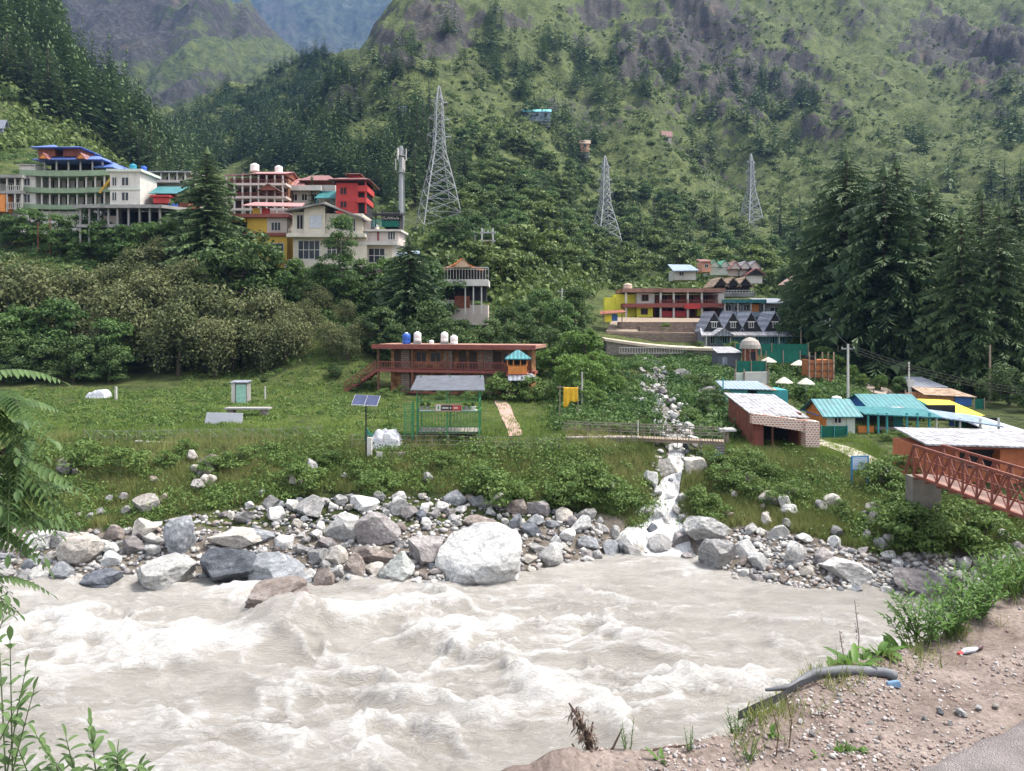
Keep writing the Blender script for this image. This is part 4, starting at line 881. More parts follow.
def plant_tree(kind, name, loc, hgt, label, cat='tree', group=None, wide=1.0):
    cm, tm, h = random.choice(kind); s = hgt / h
    t = empty(name, loc, random.uniform(0, 6.3), label, cat, group); t.scale = (s * wide, s * wide, s)
    for nm, me in (('trunk', tm), ('crown', cm)):
        c = bpy.data.objects.new(nm, me); COL.objects.link(c); c.parent = t
    return t
def tree_px(kind, name, px, ytop, ybase, D, label, cat='tree', group=None, wide=1.0):
    """a tree whose top shows at ytop when it stands at depth D"""
    v = GD(px, D); zt = y2z(D, ytop); return plant_tree(kind, name, (v.x, v.y, v.z - .15), max(zt - v.z, 1.0), label, cat, group, wide)

# --- single trees that stand out
tree_px(CED[:1], 'cedar_tree', 207, 148, 262, 116, 'tall dark cedar towering in front of the town, right of the dark unfinished concrete frame', wide=1.5)
tree_px(CED[1:2], 'cedar_tree', 409, 236, 330, 104, 'broad dark cedar standing right below the cream hotel', wide=1.3)
tree_px(BROAD['poplar'], 'poplar_tree', 340, 212, 310, 108, 'slim bright poplar in front of the cream hotel facade', wide=1.0)
tree_px(MCED, 'cedar_tree', 312, 176, 205, 138, 'small conifer rising between the roofs left of the red house')
tree_px(BROAD['dark'], 'broadleaf_tree', 243, 226, 300, 108, 'rounded dark tree left of the yellow house', wide=1.1)
tree_px(BROAD['green'], 'broadleaf_tree', 140, 178, 215, 136, 'light feathery tree between the white narrow house and the teal roof')
for x, yt, D in [(812, 210, 126), (832, 182, 118), (846, 152, 112), (868, 188, 104), (884, 168, 100), (897, 160, 122), (911, 196, 98), (929, 182, 112), (946, 226, 118), (962, 210, 92), (981, 190, 100), (999, 206, 90), (1016, 196, 104), (1030, 230, 92), (1046, 190, 98), (1075, 180, 100)]:
    tree_px(CED, 'cedar_tree', x, yt, 0, D, 'tall dark cedar in the dense stand behind the teal roofed huts', 'tree', 'tall cedars behind the riverside huts', 1.12)
for x, yt, D in [(820, 285, 118), (803, 300, 112), (838, 300, 110), (1008, 360, 80), (1030, 375, 76), (990, 372, 84)]:
    tree_px(BROAD['dark'], 'broadleaf_tree', x, yt, 0, D, 'low dark leafy tree at the foot of the cedar stand', 'tree', 'low leafy trees under the cedars')

# --- the wooded bluff below the town
BLF = [(8, 262, 100), (38, 268, 104), (70, 272, 106), (100, 270, 108), (58, 300, 97), (20, 305, 95), (130, 250, 110), (160, 238, 113), (120, 290, 99), (150, 275, 104), (185, 262, 108), (205, 285, 102), (180, 305, 96), (232, 300, 100),
       (215, 320, 95), (262, 290, 103), (285, 312, 97), (305, 300, 101), (330, 322, 96), (348, 335, 95), (262, 325, 96), (112, 318, 95), (-30, 280, 99), (360, 318, 98), (225, 300, 104), (318, 285, 105), (345, 300, 103), (190, 240, 116), (148, 228, 118)]
for i, (x, yt, D) in enumerate(BLF):
    left = x < 120
    k = BROAD['green'] if (left and yt > 285) else BROAD['creeper']
    if k is BROAD['green']: lab, grp = 'green leafy tree at the left end of the wooded bluff', 'green trees of the left bluff'
    else: lab, grp = 'tree smothered in tan creeper on the bluff below the town', 'creeper covered trees of the bluff'
    tree_px(k, 'broadleaf_tree' if k is BROAD['green'] else 'creeper_tree', x, yt, 0, D, lab, 'tree', grp, 1.05)
for x, yt, D in [(-10, 325, 92), (35, 330, 92), (75, 335, 92), (110, 345, 91.5), (335, 362, 91), (15, 360, 90.5), (265, 372, 91)]:
    tree_px(BROAD['dark'], 'broadleaf_tree', x, yt, 0, D, 'dark shaded tree at the foot of the bluff behind the meadow', 'tree', 'dark trees at the foot of the bluff', 1.15)
for x, yt, D in [(12, 218, 122), (35, 222, 122), (60, 228, 119), (90, 226, 120), (75, 240, 117), (105, 236, 118)]:
    tree_px(BROAD['green'], 'broadleaf_tree', x, yt, 0, D, 'small green tree on the slope under the green banded hotel', 'tree', 'small trees under the green banded hotel')
for x, yt, D in [(285, 270, 108), (310, 280, 106), (372, 280, 106), (390, 268, 110), (432, 262, 110), (380, 305, 98), (430, 300, 99), (420, 318, 97), (395, 322, 96), (450, 318, 96), (350, 275, 108)]:
    tree_px(BROAD['dark'] if D < 107 else BROAD['green'], 'broadleaf_tree', x, yt, 0, D, 'leafy tree on the slope below the cream hotel', 'tree', 'trees below the cream hotel', 1.0)
for x, yt, D in [(462, 318, 102), (490, 318, 100), (505, 305, 106), (520, 300, 108), (540, 288, 112), (560, 300, 106), (530, 318, 100), (575, 285, 112), (550, 322, 97), (512, 322, 98)]:
    tree_px(BROAD['dark'] if x % 20 else BROAD['green'], 'broadleaf_tree', x, yt, 0, D, 'dense leafy tree on the slope behind the brown lodge', 'tree', 'leafy trees behind the lodge')
for x, yt, D in [(515, 345, 94), (535, 350, 93), (552, 346, 92), (570, 330, 92), (585, 325, 90), (592, 350, 84), (580, 352, 82), (600, 368, 78), (588, 330, 96), (572, 352, 74), (590, 358, 71), (606, 352, 78), (615, 372, 70), (583, 378, 67), (601, 388, 65)]:
    tree_px(BROAD['bright'], 'leafy_tree', x, yt, 0, D, 'bright green bushy tree between the lodge and the stream', 'tree', 'bright trees left of the stream')
for x, yt, D in [(497, 372, 80), (512, 378, 78), (535, 376, 78), (548, 380, 76), (385, 392, 82), (400, 385, 84), (362, 372, 88), (442, 388, 80), (470, 390, 79)]:
    tree_px(BROAD['shrub'], 'shrub', x, yt, 0, D, 'leafy green shrub against the foot of the brown lodge', 'shrub', 'shrubs round the lodge', 1.3)
for x, yt, D in [(624, 385, 70), (615, 410, 63), (633, 396, 70), (690, 408, 62), (700, 420, 60), (688, 395, 72), (712, 425, 59), (640, 372, 84), (672, 372, 84), (690, 378, 80), (620, 430, 57)]:
    tree_px(BROAD['shrub'], 'shrub', x, yt, 0, D, 'green shrub on the banks of the mountain stream', 'shrub', 'shrubs along the stream', 1.3)
for x, yt, D in [(706, 372, 74), (716, 384, 68), (704, 395, 64), (630, 378, 76), (622, 396, 68), (632, 412, 62)]:
    tree_px(BROAD['dark'], 'leafy_tree', x, yt, 0, D, 'little dark leafy tree beside the upper stream', 'tree', 'little dark trees along the upper stream', 1.2)
for x, yt, D in [(590, 462, 49), (570, 470, 48.5), (560, 480, 48), (608, 475, 48.5), (715, 450, 52), (735, 448, 52), (755, 450, 52), (725, 462, 50), (745, 470, 49), (770, 462, 51), (700, 485, 48), (712, 495, 47), (790, 478, 48), (775, 485, 47.5)]:
    tree_px(BROAD['shrub'], 'shrub', x, yt, 0, D, 'dense green shrub on the river bank beside the stream mouth', 'shrub', 'bank shrubs at the stream mouth', 1.2)
for x, yt, D in [(85, 440, 51), (120, 447, 50), (165, 452, 51), (185, 440, 53), (240, 445, 51), (265, 440, 53), (300, 462, 49), (330, 450, 51), (355, 458, 50), (375, 470, 48.5), (480, 462, 49), (500, 470, 48), (210, 455, 50), (440, 450, 51)]:
    tree_px(BROAD['shrub'], 'shrub', x, yt, 0, D, 'low green shrub on the grassy edge left of the stream', 'shrub', 'low shrubs on the left bank edge', 1.35)
for x, yt, D in [(905, 430, 60), (890, 434, 60), (900, 455, 50), (880, 462, 49), (915, 490, 45), (890, 490, 46), (960, 505, 42), (985, 515, 41), (840, 505, 46), (870, 515, 45), (900, 520, 44), (900, 502, 43), (912, 500, 42.6), (930, 510, 41.8)]:
    tree_px(BROAD['shrub'], 'shrub', x, yt, 0, D, 'green shrub on the right bank round the footbridge', 'shrub', 'shrubs round the footbridge', 1.2)

for x, yt, D in [(733, 340, 100), (741, 372, 84), (775, 362, 92), (790, 360, 95), (812, 340, 104), (826, 345, 98), (838, 352, 95), (850, 362, 92), (795, 300, 120), (780, 318, 116), (815, 312, 112), (700, 340, 108), (712, 352, 103), (800, 385, 80), (815, 386, 78), (776, 388, 78), (862, 372, 90), (880, 372, 88), (900, 375, 87), (760, 300, 132), (665, 322, 118), (690, 352, 100)]:
    tree_px(BROAD['bright'] if x % 3 else BROAD['green'], 'garden_tree', x, yt, 0, D, 'small leafy garden tree among the huts and cottages of the village', 'tree', 'garden trees of the village')
# --- forest, scrub, undergrowth and grass
def forest(name, polys, hlo, hhi, label, individuals=0, group=None, ilabel=None, protos=FCED, m='far cedar'):
    pts = []
    for poly, n in polys: v, px, py = scatter(poly, n); pts.append(v)
    v = np.concatenate(pts); o = np.argsort(v[:, 1]); v = v[o]; Vs = []; Fs = []; Ts = []; off = 0
    for i, p in enumerate(v):
        hgt = random.uniform(hlo, hhi) * (1.25 if random.random() < .15 else 1)
        if i < individuals:
            plant_tree(MCED, 'cedar_tree', (p[0], p[1], p[2] - .4), hgt, ilabel, 'tree', group, random.uniform(.95, 1.3)); continue
        V, Fc, T = protos[random.randrange(len(protos))]; a = random.uniform(0, 6.3); c, s = math.cos(a), math.sin(a); w = hgt * random.uniform(.85, 1.3)
        q = np.stack([(V[:, 0] * c - V[:, 1] * s) * w, (V[:, 0] * s + V[:, 1] * c) * w, V[:, 2] * hgt], 1) + p - np.array([0, 0, .5])
        Vs.append(q); Fs.append(Fc + off); off += len(V); Ts.append(np.clip(T + random.gauss(0, .14), 0, 1))
    ob = np_obj(name, np.concatenate(Vs), np.concatenate(Fs), LEAF[m], {'tone': np.concatenate(Ts)}); tag(ob, label, 'forest', kind='stuff')
forest('valley_forest', [([(150, 130), (200, 95), (260, 72), (345, 50), (350, 80), (320, 110), (300, 140), (300, 175), (400, 190), (400, 215), (370, 175), (230, 168), (150, 215)], 1000),
                         ([(225, 160), (300, 130), (330, 140), (400, 160), (400, 215), (375, 190), (300, 172)], 260)], 7, 17, 'dense dark conifer forest filling the valley behind the town',
       60, 'conifers behind the town', 'dark conifer of the forest edge behind the red roofed houses')
forest('left_slope_forest', [([(-60, 60), (-60, -80), (60, -20), (95, 40), (130, 92), (155, 125), (160, 150), (120, 140), (60, 118), (20, 100)], 420), ([(100, 60), (150, 110), (175, 160), (200, 170), (180, 205), (150, 190), (120, 150)], 150)], 10, 21,
       'dark conifer forest covering the upper left slope', 45, 'conifers of the left slope', 'dark conifer standing on the left slope above the green banded hotel')
forest('ridge_forest', [([(480, 25), (520, 30), (590, 60), (625, 60), (625, 130), (590, 160), (540, 130), (500, 90)], 75), ([(500, 30), (470, 20), (440, 40), (470, 95), (500, 95)], 16), ([(560, 60), (690, 70), (690, 110), (620, 120)], 22),
                        ([(690, 90), (760, 75), (815, 105), (825, 150), (760, 175), (690, 165)], 75), ([(380, 110), (430, 100), (450, 170), (385, 180)], 30), ([(400, 165), (450, 140), (470, 200), (410, 215)], 10), ([(300, 120), (420, 30), (440, 80), (330, 150)], 40),
                        ([(820, 140), (1030, 120), (1030, 215), (900, 200), (830, 200)], 40), ([(1000, 90), (1040, 90), (1040, 150), (1000, 150)], 10)], 13, 22,
       'scattered conifers high on the mountainside', 40, 'conifers on the lower mountainside', 'dark conifer standing alone on the slope around the lattice pylons')
for x, yt, D in [(372, 186, 200), (395, 190, 210), (508, 165, 260), (519, 160, 270), (545, 172, 255), (535, 190, 230), (560, 200, 220), (470, 190, 230), (487, 205, 215), (655, 195, 260), (690, 205, 250), (715, 190, 280), (640, 205, 250), (570, 170, 290), (780, 185, 290), (800, 195, 260), (830, 185, 240), (450, 230, 175), (505, 225, 180), (525, 235, 170), (552, 225, 180)]:
    tree_px(MCED, 'cedar_tree', x, yt, 0, D, 'dark conifer among the leafy scrub of the slope between the pylons', 'tree', 'conifers between the pylons')

for x, yt, D in [(30, 208, 122), (58, 214, 121), (88, 210, 121), (104, 220, 119), (122, 224, 117), (148, 222, 116), (168, 216, 117), (270, 250, 112), (296, 258, 111), (320, 262, 110), (362, 258, 111), (388, 258, 111), (255, 262, 110), (180, 226, 118), (8, 214, 122)]:
    tree_px(BROAD['green'], 'broadleaf_tree', x, yt, 0, D, 'leafy tree growing against the foot of the town buildings', 'tree', 'leafy trees at the foot of the town', 1.1)
# leafy trees and scrub on the middle slope
pts, px, py = scatter([(450, 130), (600, 130), (820, 150), (830, 250), (800, 300), (620, 285), (560, 270), (500, 300), (450, 250)], 400)
o = np.argsort(pts[:, 1])
for i in o[:275]:
    p = pts[i]; k = random.choices(['scrub', 'green', 'dark'], [5, 2, 1.6])[0]
    plant_tree(BROAD[k], 'leafy_tree', (p[0], p[1], p[2] - .3), random.uniform(4.5, 9), 'rounded leafy tree in the green scrub of the middle slope', 'tree', 'leafy trees of the middle slope', 1.15)
def shrubbery(name, polys, rlo, rhi, leaf, nleaf, label, m='scrub', cat='scrub', patch=0):
    Vs = []; Ts = []; n0 = 0
    for poly, n in polys:
        v, px, py = scatter(poly, n)
        if patch: v = v[rng.uniform(0, 1, len(v)) < np.clip(.45 + 1.6 * fbm(v[:, 0] / patch, v[:, 2] / patch * 1.4, 3, 93), .05, 1)]
        for p in v:
            k = int(nleaf * random.uniform(.6, 1.3)); r = rlo + (rhi - rlo) * random.random() ** 1.8; d = unit(k); d[:, 2] = np.abs(d[:, 2]); lob = 1 + .35 * np.sin(d[:, 0] * 4 + p[0]) * np.cos(d[:, 1] * 5 + p[1])
            C = p + d * (r * rng.uniform(.5, 1.0, k) * lob)[:, None] * np.array([1.25, 1.25, .85]); nr = d + .8 * unit(k); nr /= np.linalg.norm(nr, axis=1)[:, None]
            V, _ = leaf_cloud(C, nr, leaf * rng.uniform(.6, 1.4, k), droop=.4); Vs.append(V); Ts.append(np.repeat(np.clip(.45 + random.gauss(0, .14) + rng.normal(0, .15, k), 0, 1), 4))
    V = np.concatenate(Vs); ob = np_obj(name, V, np.arange(len(V)).reshape(-1, 4), LEAF[m], {'tone': np.concatenate(Ts)}); tag(ob, label, cat, kind='stuff')
shrubbery('hillside_scrub', [([(440, 120), (600, 110), (830, 150), (840, 300), (620, 290), (500, 310), (430, 240)], 3400), ([(800, 150), (1040, 100), (1040, 300), (840, 280)], 1000), ([(-20, 90), (70, 120), (150, 160), (190, 215), (130, 200), (30, 150), (-20, 150)], 900),
                             ([(390, 120), (460, 60), (560, 20), (760, -10), (1040, -10), (1040, 150), (830, 150), (600, 110), (440, 170)], 4600), ([(300, 140), (400, 20), (430, 60), (380, 160)], 250)], .6, 3.2, .60, 42, 'leafy scrub spreading over the mountainside', patch=26)
shrubbery('forest_understorey', [([(150, 130), (200, 100), (260, 78), (345, 55), (320, 110), (300, 175), (400, 215), (230, 170), (150, 215)], 420), ([(-60, 60), (-60, -60), (60, -10), (100, 50), (155, 125), (190, 190), (120, 150), (20, 110)], 300)], 1.2, 4.5, .8, 70, 'broad leaved undergrowth between the forest conifers', 'scrub', 'undergrowth')
shrubbery('slope_undergrowth', [([(400, 250), (560, 250), (600, 330), (560, 385), (450, 330), (400, 320)], 500), ([(590, 270), (740, 258), (830, 270), (830, 310), (780, 305), (740, 275), (600, 290)], 300), ([(560, 340), (596, 345), (615, 380), (625, 425), (560, 435)], 240), ([(620, 362), (720, 352), (715, 366), (640, 368)], 110), ([(695, 372), (722, 366), (730, 440), (700, 440)], 150),
                                ([(0, 240), (350, 240), (370, 300), (0, 290)], 380), ([(310, 268), (410, 268), (400, 345), (325, 345)], 260), ([(-20, 150), (70, 150), (70, 190), (-20, 200)], 120), ([(720, 370), (860, 355), (860, 400), (800, 400), (720, 400)], 240), ([(740, 300), (1030, 330), (1030, 392), (850, 385)], 300)], .35, 1.4, .15, 150, 'leafy undergrowth covering the lower slope', 'green', 'undergrowth')
EDGEL = [(-20, 438), (200, 436), (400, 442), (560, 440), (650, 446), (668, 480), (640, 520), (560, 505), (420, 492), (300, 498), (200, 510), (120, 530), (-20, 525)]
EDGER = [(690, 455), (760, 448), (850, 462), (905, 490), (1040, 520), (1040, 545), (960, 553), (880, 556), (800, 536), (740, 528), (690, 535), (675, 505)]
shrubbery('bank_weeds', [(EDGEL, 2600), (EDGER, 1900)], .15, 1.05, .085, 85, 'leafy weeds and nettles overgrowing the river bank', 'weed', 'weeds', patch=2.6)
shrubbery('meadow_weeds', [([(-20, 392), (340, 388), (370, 410), (250, 425), (-20, 432)], 700), ([(180, 374), (300, 352), (360, 350), (372, 392), (180, 388)], 200), ([(690, 395), (800, 395), (830, 445), (760, 440), (690, 445)], 160), ([(800, 400), (860, 395), (1040, 440), (900, 445), (840, 440)], 60), ([(540, 385), (600, 380), (640, 435), (540, 432)], 220), ([(330, 398), (400, 395), (405, 440), (330, 440)], 90)], .2, .6, .10, 60, 'leafy weeds growing through the meadow', 'weed', 'weeds')
def grass(name, polys, hlo, hhi, wid, label, m):
    Vs = []; Ts = []
    for poly, n in polys:
        v, px, py = scatter(poly, n); k = 7; c = np.repeat(v, k, 0); a = rng.uniform(0, 6.3, len(c)); l = rng.uniform(0, .18, len(c)); c = c + np.stack([np.cos(a) * l, np.sin(a) * l, l * 0 - .03], 1)
        h = rng.uniform(hlo, hhi, len(c)) * np.repeat(np.clip(.75 + .8 * fbm(v[:, 0] / 1.5, v[:, 1] / 1.5, 3, 91), .3, 1.6), k); b = rng.uniform(0, 6.3, len(c)); w = wid * rng.uniform(.6, 1.3, len(c)); ln = h * rng.uniform(.1, .6, len(c)); e = rng.uniform(0, 6.3, len(c))
        u = np.stack([np.cos(b) * w, np.sin(b) * w, w * 0], 1); tip = c + np.stack([np.cos(e) * ln, np.sin(e) * ln, h], 1)
        Vs.append(np.stack([c - u, c + u, tip], 1).reshape(-1, 3)); Ts.append(np.repeat(np.clip(.5 + .5 * np.repeat(fbm(v[:, 0] / 3, v[:, 1] / 3, 3, 95), k) + rng.normal(0, .16, len(c)), 0, 1), 3))
    V = np.concatenate(Vs); ob = np_obj(name, V, np.arange(len(V)).reshape(-1, 3), LEAF[m], {'tone': np.concatenate(Ts)}); tag(ob, label, 'grass', kind='stuff')
grass('meadow_grass', [([(-20, 390), (360, 386), (410, 395), (500, 397), (540, 395), (570, 440), (-20, 440)], 19000), ([(180, 372), (300, 350), (345, 330), (372, 360), (372, 396), (180, 392)], 3000), ([(680, 400), (730, 400), (750, 440), (870, 440), (920, 475), (840, 465), (700, 450)], 5000), ([(800, 420), (1000, 430), (1000, 442), (860, 445)], 800), ([(0, 222), (110, 228), (130, 262), (0, 270)], 1800)], .10, .38, .022, 'short bright grass of the meadow', 'grass')
grass('bank_grass', [(EDGEL, 13000), (EDGER, 10000), ([(560, 380), (650, 370), (650, 440), (560, 440)], 2200)], .25, .75, .02, 'rank grass with dry stems on the river bank', 'dry')
shrubbery('broadleaf_wood', [([(400, 150), (600, 130), (830, 160), (845, 300), (620, 285), (560, 275), (500, 305), (420, 260)], 620), ([(830, 150), (1040, 130), (1040, 260), (850, 260)], 160)], 2.0, 4.6, .62, 170, 'broadleaved woodland thickening the slope round the pylons', 'scrub', 'woodland', patch=34)
shrubbery('stream_side_scrub', [([(600, 360), (648, 358), (656, 436), (610, 436)], 170), ([(660, 362), (720, 372), (722, 436), (690, 432), (674, 400)], 190)], .4, 1.3, .14, 150, 'bushy scrub along both sides of the upper stream', 'green', 'scrub')
# ------------------------------------------------------------------ buildings
mw = mat('white painted plaster', (.52, .50, .46), .8, .12, 1.2, .2, .2, stain=(.42, .40, .37))
mcream = mat('cream painted plaster', (.56, .51, .42), .8, .1, 1.0, .2, .2, stain=(.48, .43, .36))
mgreenw = mat('greenish white plaster', (.48, .52, .46), .8, .12, 1.0, .2, .2)
mband = mat('green painted balcony band', (.20, .265, .17), .7, .2, 1.0, .2)
mconc = mat('raw concrete', (.27, .26, .245), .9, .22, .8, .3, .15, stain=(.14, .135, .13))
mdark = mat('dark interior', (.035, .034, .036), .9, .3, 1.0, .0, .1)  # near-black tone; in openings and recesses it paints in their shade
mglass = mat('window glass', (.03, .035, .042), .18, .4, 1.0, 0, .22)
mpaleg = mat('curtained window glass', (.42, .45, .50), .25, .15, 2.0, 0, .5)
myel = mat('yellow painted plaster', (.56, .36, .06), .75, .12, 1.0, .15, .25)
mlime = mat('lime yellow plaster', (.68, .62, .07), .75, .12, 1.0, .15, .25)
mred = mat('red painted plaster', (.42, .05, .045), .7, .15, 1.0, .15, .25)
mpink = mat('pinkish plaster', (.50, .43, .39), .8, .1, 1.0, .15, .2)
morange = mat('orange painted timber', (.62, .23, .06), .7, .2, 2.0, .15, .25)
mtimber = ribbed('brown timber boards', (.20, .095, .055), 'X', 4.0, .7, .25, None, .2, .6)
mrail = mat('maroon painted timber', (.23, .075, .06), .7, .2, 2.0, .2, .2)
mrb = ribbed('red brown boards', (.27, .095, .06), 'Z', 3.0, .75, .2, None, .2, .6)
mblue = ribbed('blue roof sheet', (.11, .18, .48), 'X', .5, .4, 0.18)
mblueg = ribbed('pale blue roof sheet', (.28, .36, .46), 'X', .8, .4, 0.18)
mwroof = ribbed('white roof sheet', (.40, .40, .43), 'X', .8, .5, 0.18, (.27, .26, .26))
mgroof = ribbed('grey roof sheet', (.26, .28, .33), 'X', .7, .45, 0.18)
mteal = ribbed('teal roof sheet', (.045, .20, .215), 'X', .8, .4, 0.18)
mpinkr = ribbed('pink faded roof sheet', (.45, .17, .16), 'X', .5, .5, 0.18, (.40, .26, .24))
mmaroon = ribbed('maroon roof sheet', (.24, .10, .09), 'X', .5, .5, 0.18)
mtanr = ribbed('rusted tan roof sheet', (.40, .30, .22), 'X', .8, .6, 0.25, (.27, .17, .11))
mtealp = mat('teal painted timber', (.05, .27, .28), .6, .15, 2, .1)
mstone = brickmat('dry stone', (.34, .29, .24), (.20, .175, .15), (.10, .085, .07), 1.5, msize=.035)
mstone2 = brickmat('brown stone masonry', (.30, .22, .17), (.19, .135, .11), (.10, .08, .065), 1.1, msize=.03)
mbrick = brickmat('red patterned stone', (.46, .15, .09), (.30, .085, .055), (.60, .52, .45), 1.5, msize=.07, bw=.36)
mtankw = mat('white plastic tank', (.70, .69, .66), .45, .06, 1.5, .05)
mtankb = mat('blue plastic tank', (.03, .10, .42), .45, .1, 1.5, .05)
mtankt = mat('teal plastic tank', (.02, .22, .30), .45, .1, 1.5, .05)
mpost = mat('pale painted posts', (.52, .50, .46), .75, .12, 2, .1)
mthatch = mat('pale thatch', (.34, .31, .28), .95, .3, 6, .6, .1)
mgreenmesh = mat('green shade net', (.02, .12, .085), .9, .25, 3, .3, .1)
mtarpy = mat('yellow tarpaulin', (.80, .66, .05), .55, .1, 1.0, .3, .3)
mtarpw = mat('white tarpaulin', (.38, .39, .42), .5, .08, 1.0, .35, .3)
mtarpb = mat('blue tarpaulin', (.05, .14, .40), .5, .15, 1.0, .35, .3)
msteel = mat('galvanised steel', (.29, .30, .305), .55, .12, 1.0, 0, .4, metal=.3)
mgreen = mat('green painted steel', (.03, .18, .07), .5, .15, 3, 0, .4)
mrust = mat('rust red painted steel', (.18, .058, .04), .7, .3, 2.5, .1, .3, stain=(.12, .055, .04))
mwood = mat('weathered wood', (.26, .21, .16), .9, .25, 4, .3, .15)

class B:
    """a building set up from its picture size: x and z from pixels at depth D, y in metres behind the front"""
    def __init__(s, name, label, cat, D, pxc, pyb, rz=0, group=None, loc=None):
        s.D, s.k, s.xc, s.yb = D, D / F, pxc, pyb; s.o = empty(name, loc or P(pxc, pyb, D), rz, label, cat, group); s.parts = []
    def c(s, x0, x1, yt, yb, d0, d1): k = s.k; return ((x0 - s.xc) * k, (x1 - s.xc) * k, d0, d1, (s.yb - yb) * k, (s.yb - yt) * k)
    def pt(s, x, y, d): return ((x - s.xc) * s.k, d, (s.yb - y) * s.k)
    def box(s, part, m, x0, x1, yt, yb, d0, d1): return MB().box(*s.c(x0, x1, yt, yb, d0, d1)).build(part, m, s.o)
    def boxes(s, part, m, L):
        q = MB()
        for a in L: q.box(*s.c(*a))
        return q.build(part, m, s.o)
    def sheet(s, part, m, pts, t=.1): return MB().sheet([s.pt(*p) for p in pts], t).build(part, m, s.o)
    def win(s, x0, x1, yt, yb, d, fm=None, gm=None, nx=2, nz=1, proud=.08, part='window'):
        a0, a1, _, _, z0, z1 = s.c(x0, x1, yt, yb, 0, 0); w = min(.09, (a1 - a0) * .1); q = MB(); y0, y1 = d - proud, d + .05
        q.box(a0, a1, y0, y1, z1 - w, z1).box(a0, a1, y0, y1, z0, z0 + w).box(a0, a0 + w, y0, y1, z0 + w, z1 - w).box(a1 - w, a1, y0, y1, z0 + w, z1 - w)
        for i in range(1, nx): xm = a0 + (a1 - a0) * i / nx; q.box(xm - w / 2, xm + w / 2, y0 + .01, y1, z0 + w, z1 - w)
        for i in range(1, nz): zm = z0 + (z1 - z0) * i / nz; q.box(a0 + w, a1 - w, y0 + .015, y1, zm - w / 2, zm + w / 2)
        f = q.build(part, fm or mw, s.o); MB().box(a0 + w * .5, a1 - w * .5, d - proud * .4, d + .04, z0 + w * .5, z1 - w * .5).build('pane', gm or mglass, f); return f
    def door(s, x0, x1, yt, yb, d, m): return s.box('door', m, x0, x1, yt, yb, d - .06, d + .04)
    def rail(s, x0, x1, yt, yb, d, m, n=10, part='railing'):
        a0, a1, _, _, z0, z1 = s.c(x0, x1, yt, yb, 0, 0); q = MB(); q.box(a0, a1, d - .05, d + .05, z1 - .08, z1).box(a0, a1, d - .04, d + .04, z0, z0 + .06)
        for i in range(n + 1): x = a0 + (a1 - a0) * i / n; q.box(x - .03, x + .03, d - .03, d + .03, z0 + .06, z1 - .08)
        return q.build(part, m, s.o)
    def posts(s, xs, yt, yb, d, m, w=.2, part='post'):
        for x in xs:
            a = (x - s.xc) * s.k; MB().box(a - w / 2, a + w / 2, d - w / 2, d + w / 2, (s.yb - yb) * s.k, (s.yb - yt) * s.k).build(part, m, s.o)
    def hip(s, part, m, x0, x1, yt, yb, d0, d1, inset=.4):
        a0, a1, _, _, z0, z1 = s.c(x0, x1, yt, yb, 0, 0); return MB().hip(a0, a1, d0, d1, z0, z1 - z0, inset).build(part, m, s.o)
    def gable(s, part, m, x0, x1, yt, yb, d0, d1, axis='x', ov=.35, t=.1, wall=None):
        a0, a1, _, _, z0, z1 = s.c(x0, x1, yt, yb, 0, 0); MB().gable(a0, a1, d0, d1, z0, z1 - z0, axis, ov, t).build(part, m, s.o)
        if wall: MB().gable_end(a0 + .02, a1 - .02, d0 + .02, d1 - .02, z0, z1 - z0 - .03, axis).build('gable_wall', wall, s.o)
def tank(px, py, D, w, h, m, label, d=1.0, group=None):
    """a roof water tank; py is its foot"""
    k = D / F; r = w * k / 2; H = h * k; t = empty('water_tank', P(px, py, D) + Vector((0, d, 0)), 0, label, 'water tank', group)
    MB().lathe((0, 0, 0), [(r * .96, 0), (r, .06 * H), (r, .25 * H), (r * .95, .28 * H), (r, .31 * H), (r, .52 * H), (r * .95, .55 * H), (r, .58 * H), (r, .82 * H), (r * .8, .92 * H), (r * .38, .97 * H)], 18).build('body', m, t, True)
    MB().lathe((0, 0, .96 * H), [(r * .4, 0), (r * .4, .06 * H), (r * .3, .09 * H)], 14).build('lid', m, t)

# 1 the green banded hotel
b = B('hotel', 'four storey white hotel with curved green balcony bands and blue pagoda roofs', 'hotel', 130, 68, 212)
b.box('wall', mw, 24, 40, 166, 212, -1.2, 7); b.box('rear_wall', mw, 40, 112, 168, 212, 2.0, 8); b.box('base_wall', mw, 22, 112, 212, 238, -1.0, 8)
for yt, yb in ((171, 176.5), (188, 193), (204.5, 209)):
    q = MB(); n = 22
    for i in range(n):
        x0, x1 = 24 + 90 * i / n, 24 + 90 * (i + 1) / n; s0 = 2.2 * math.sin(math.pi * i / n); s1 = 2.2 * math.sin(math.pi * (i + 1) / n); c0 = -1.3 - .9 * math.sin(math.pi * i / n); c1 = -1.3 - .9 * math.sin(math.pi * (i + 1) / n)
        q.hexa([b.pt(x0, yb + s0, c0), b.pt(x1, yb + s1, c1), b.pt(x1, yb + s1, 2), b.pt(x0, yb + s0, 2)], [b.pt(x0, yt + s0, c0), b.pt(x1, yt + s1, c1), b.pt(x1, yt + s1, 2), b.pt(x0, yt + s0, 2)])
    q.build('balcony_band', mband, b.o)
for x in (46, 54, 63, 72, 81, 90, 99, 108): b.posts([x], 172, 212, -1.1, mpost, .22, 'column')
for y0, y1 in ((179, 187), (195, 204)):
    b.win(28.5, 35, y0, y1, -1.2)
    for x in (42.5, 50, 58.5, 67.5, 76.5, 85.5, 94.5, 103): b.win(x, x + 5.5, y0 - 1, y1 + 1, 2.0, nx=2, gm=mdark)
b.win(28.5, 35, 209.5, 211.9, -1.2); b.box('top_storey', mdark, 42, 104, 158, 169, 2.6, 7)
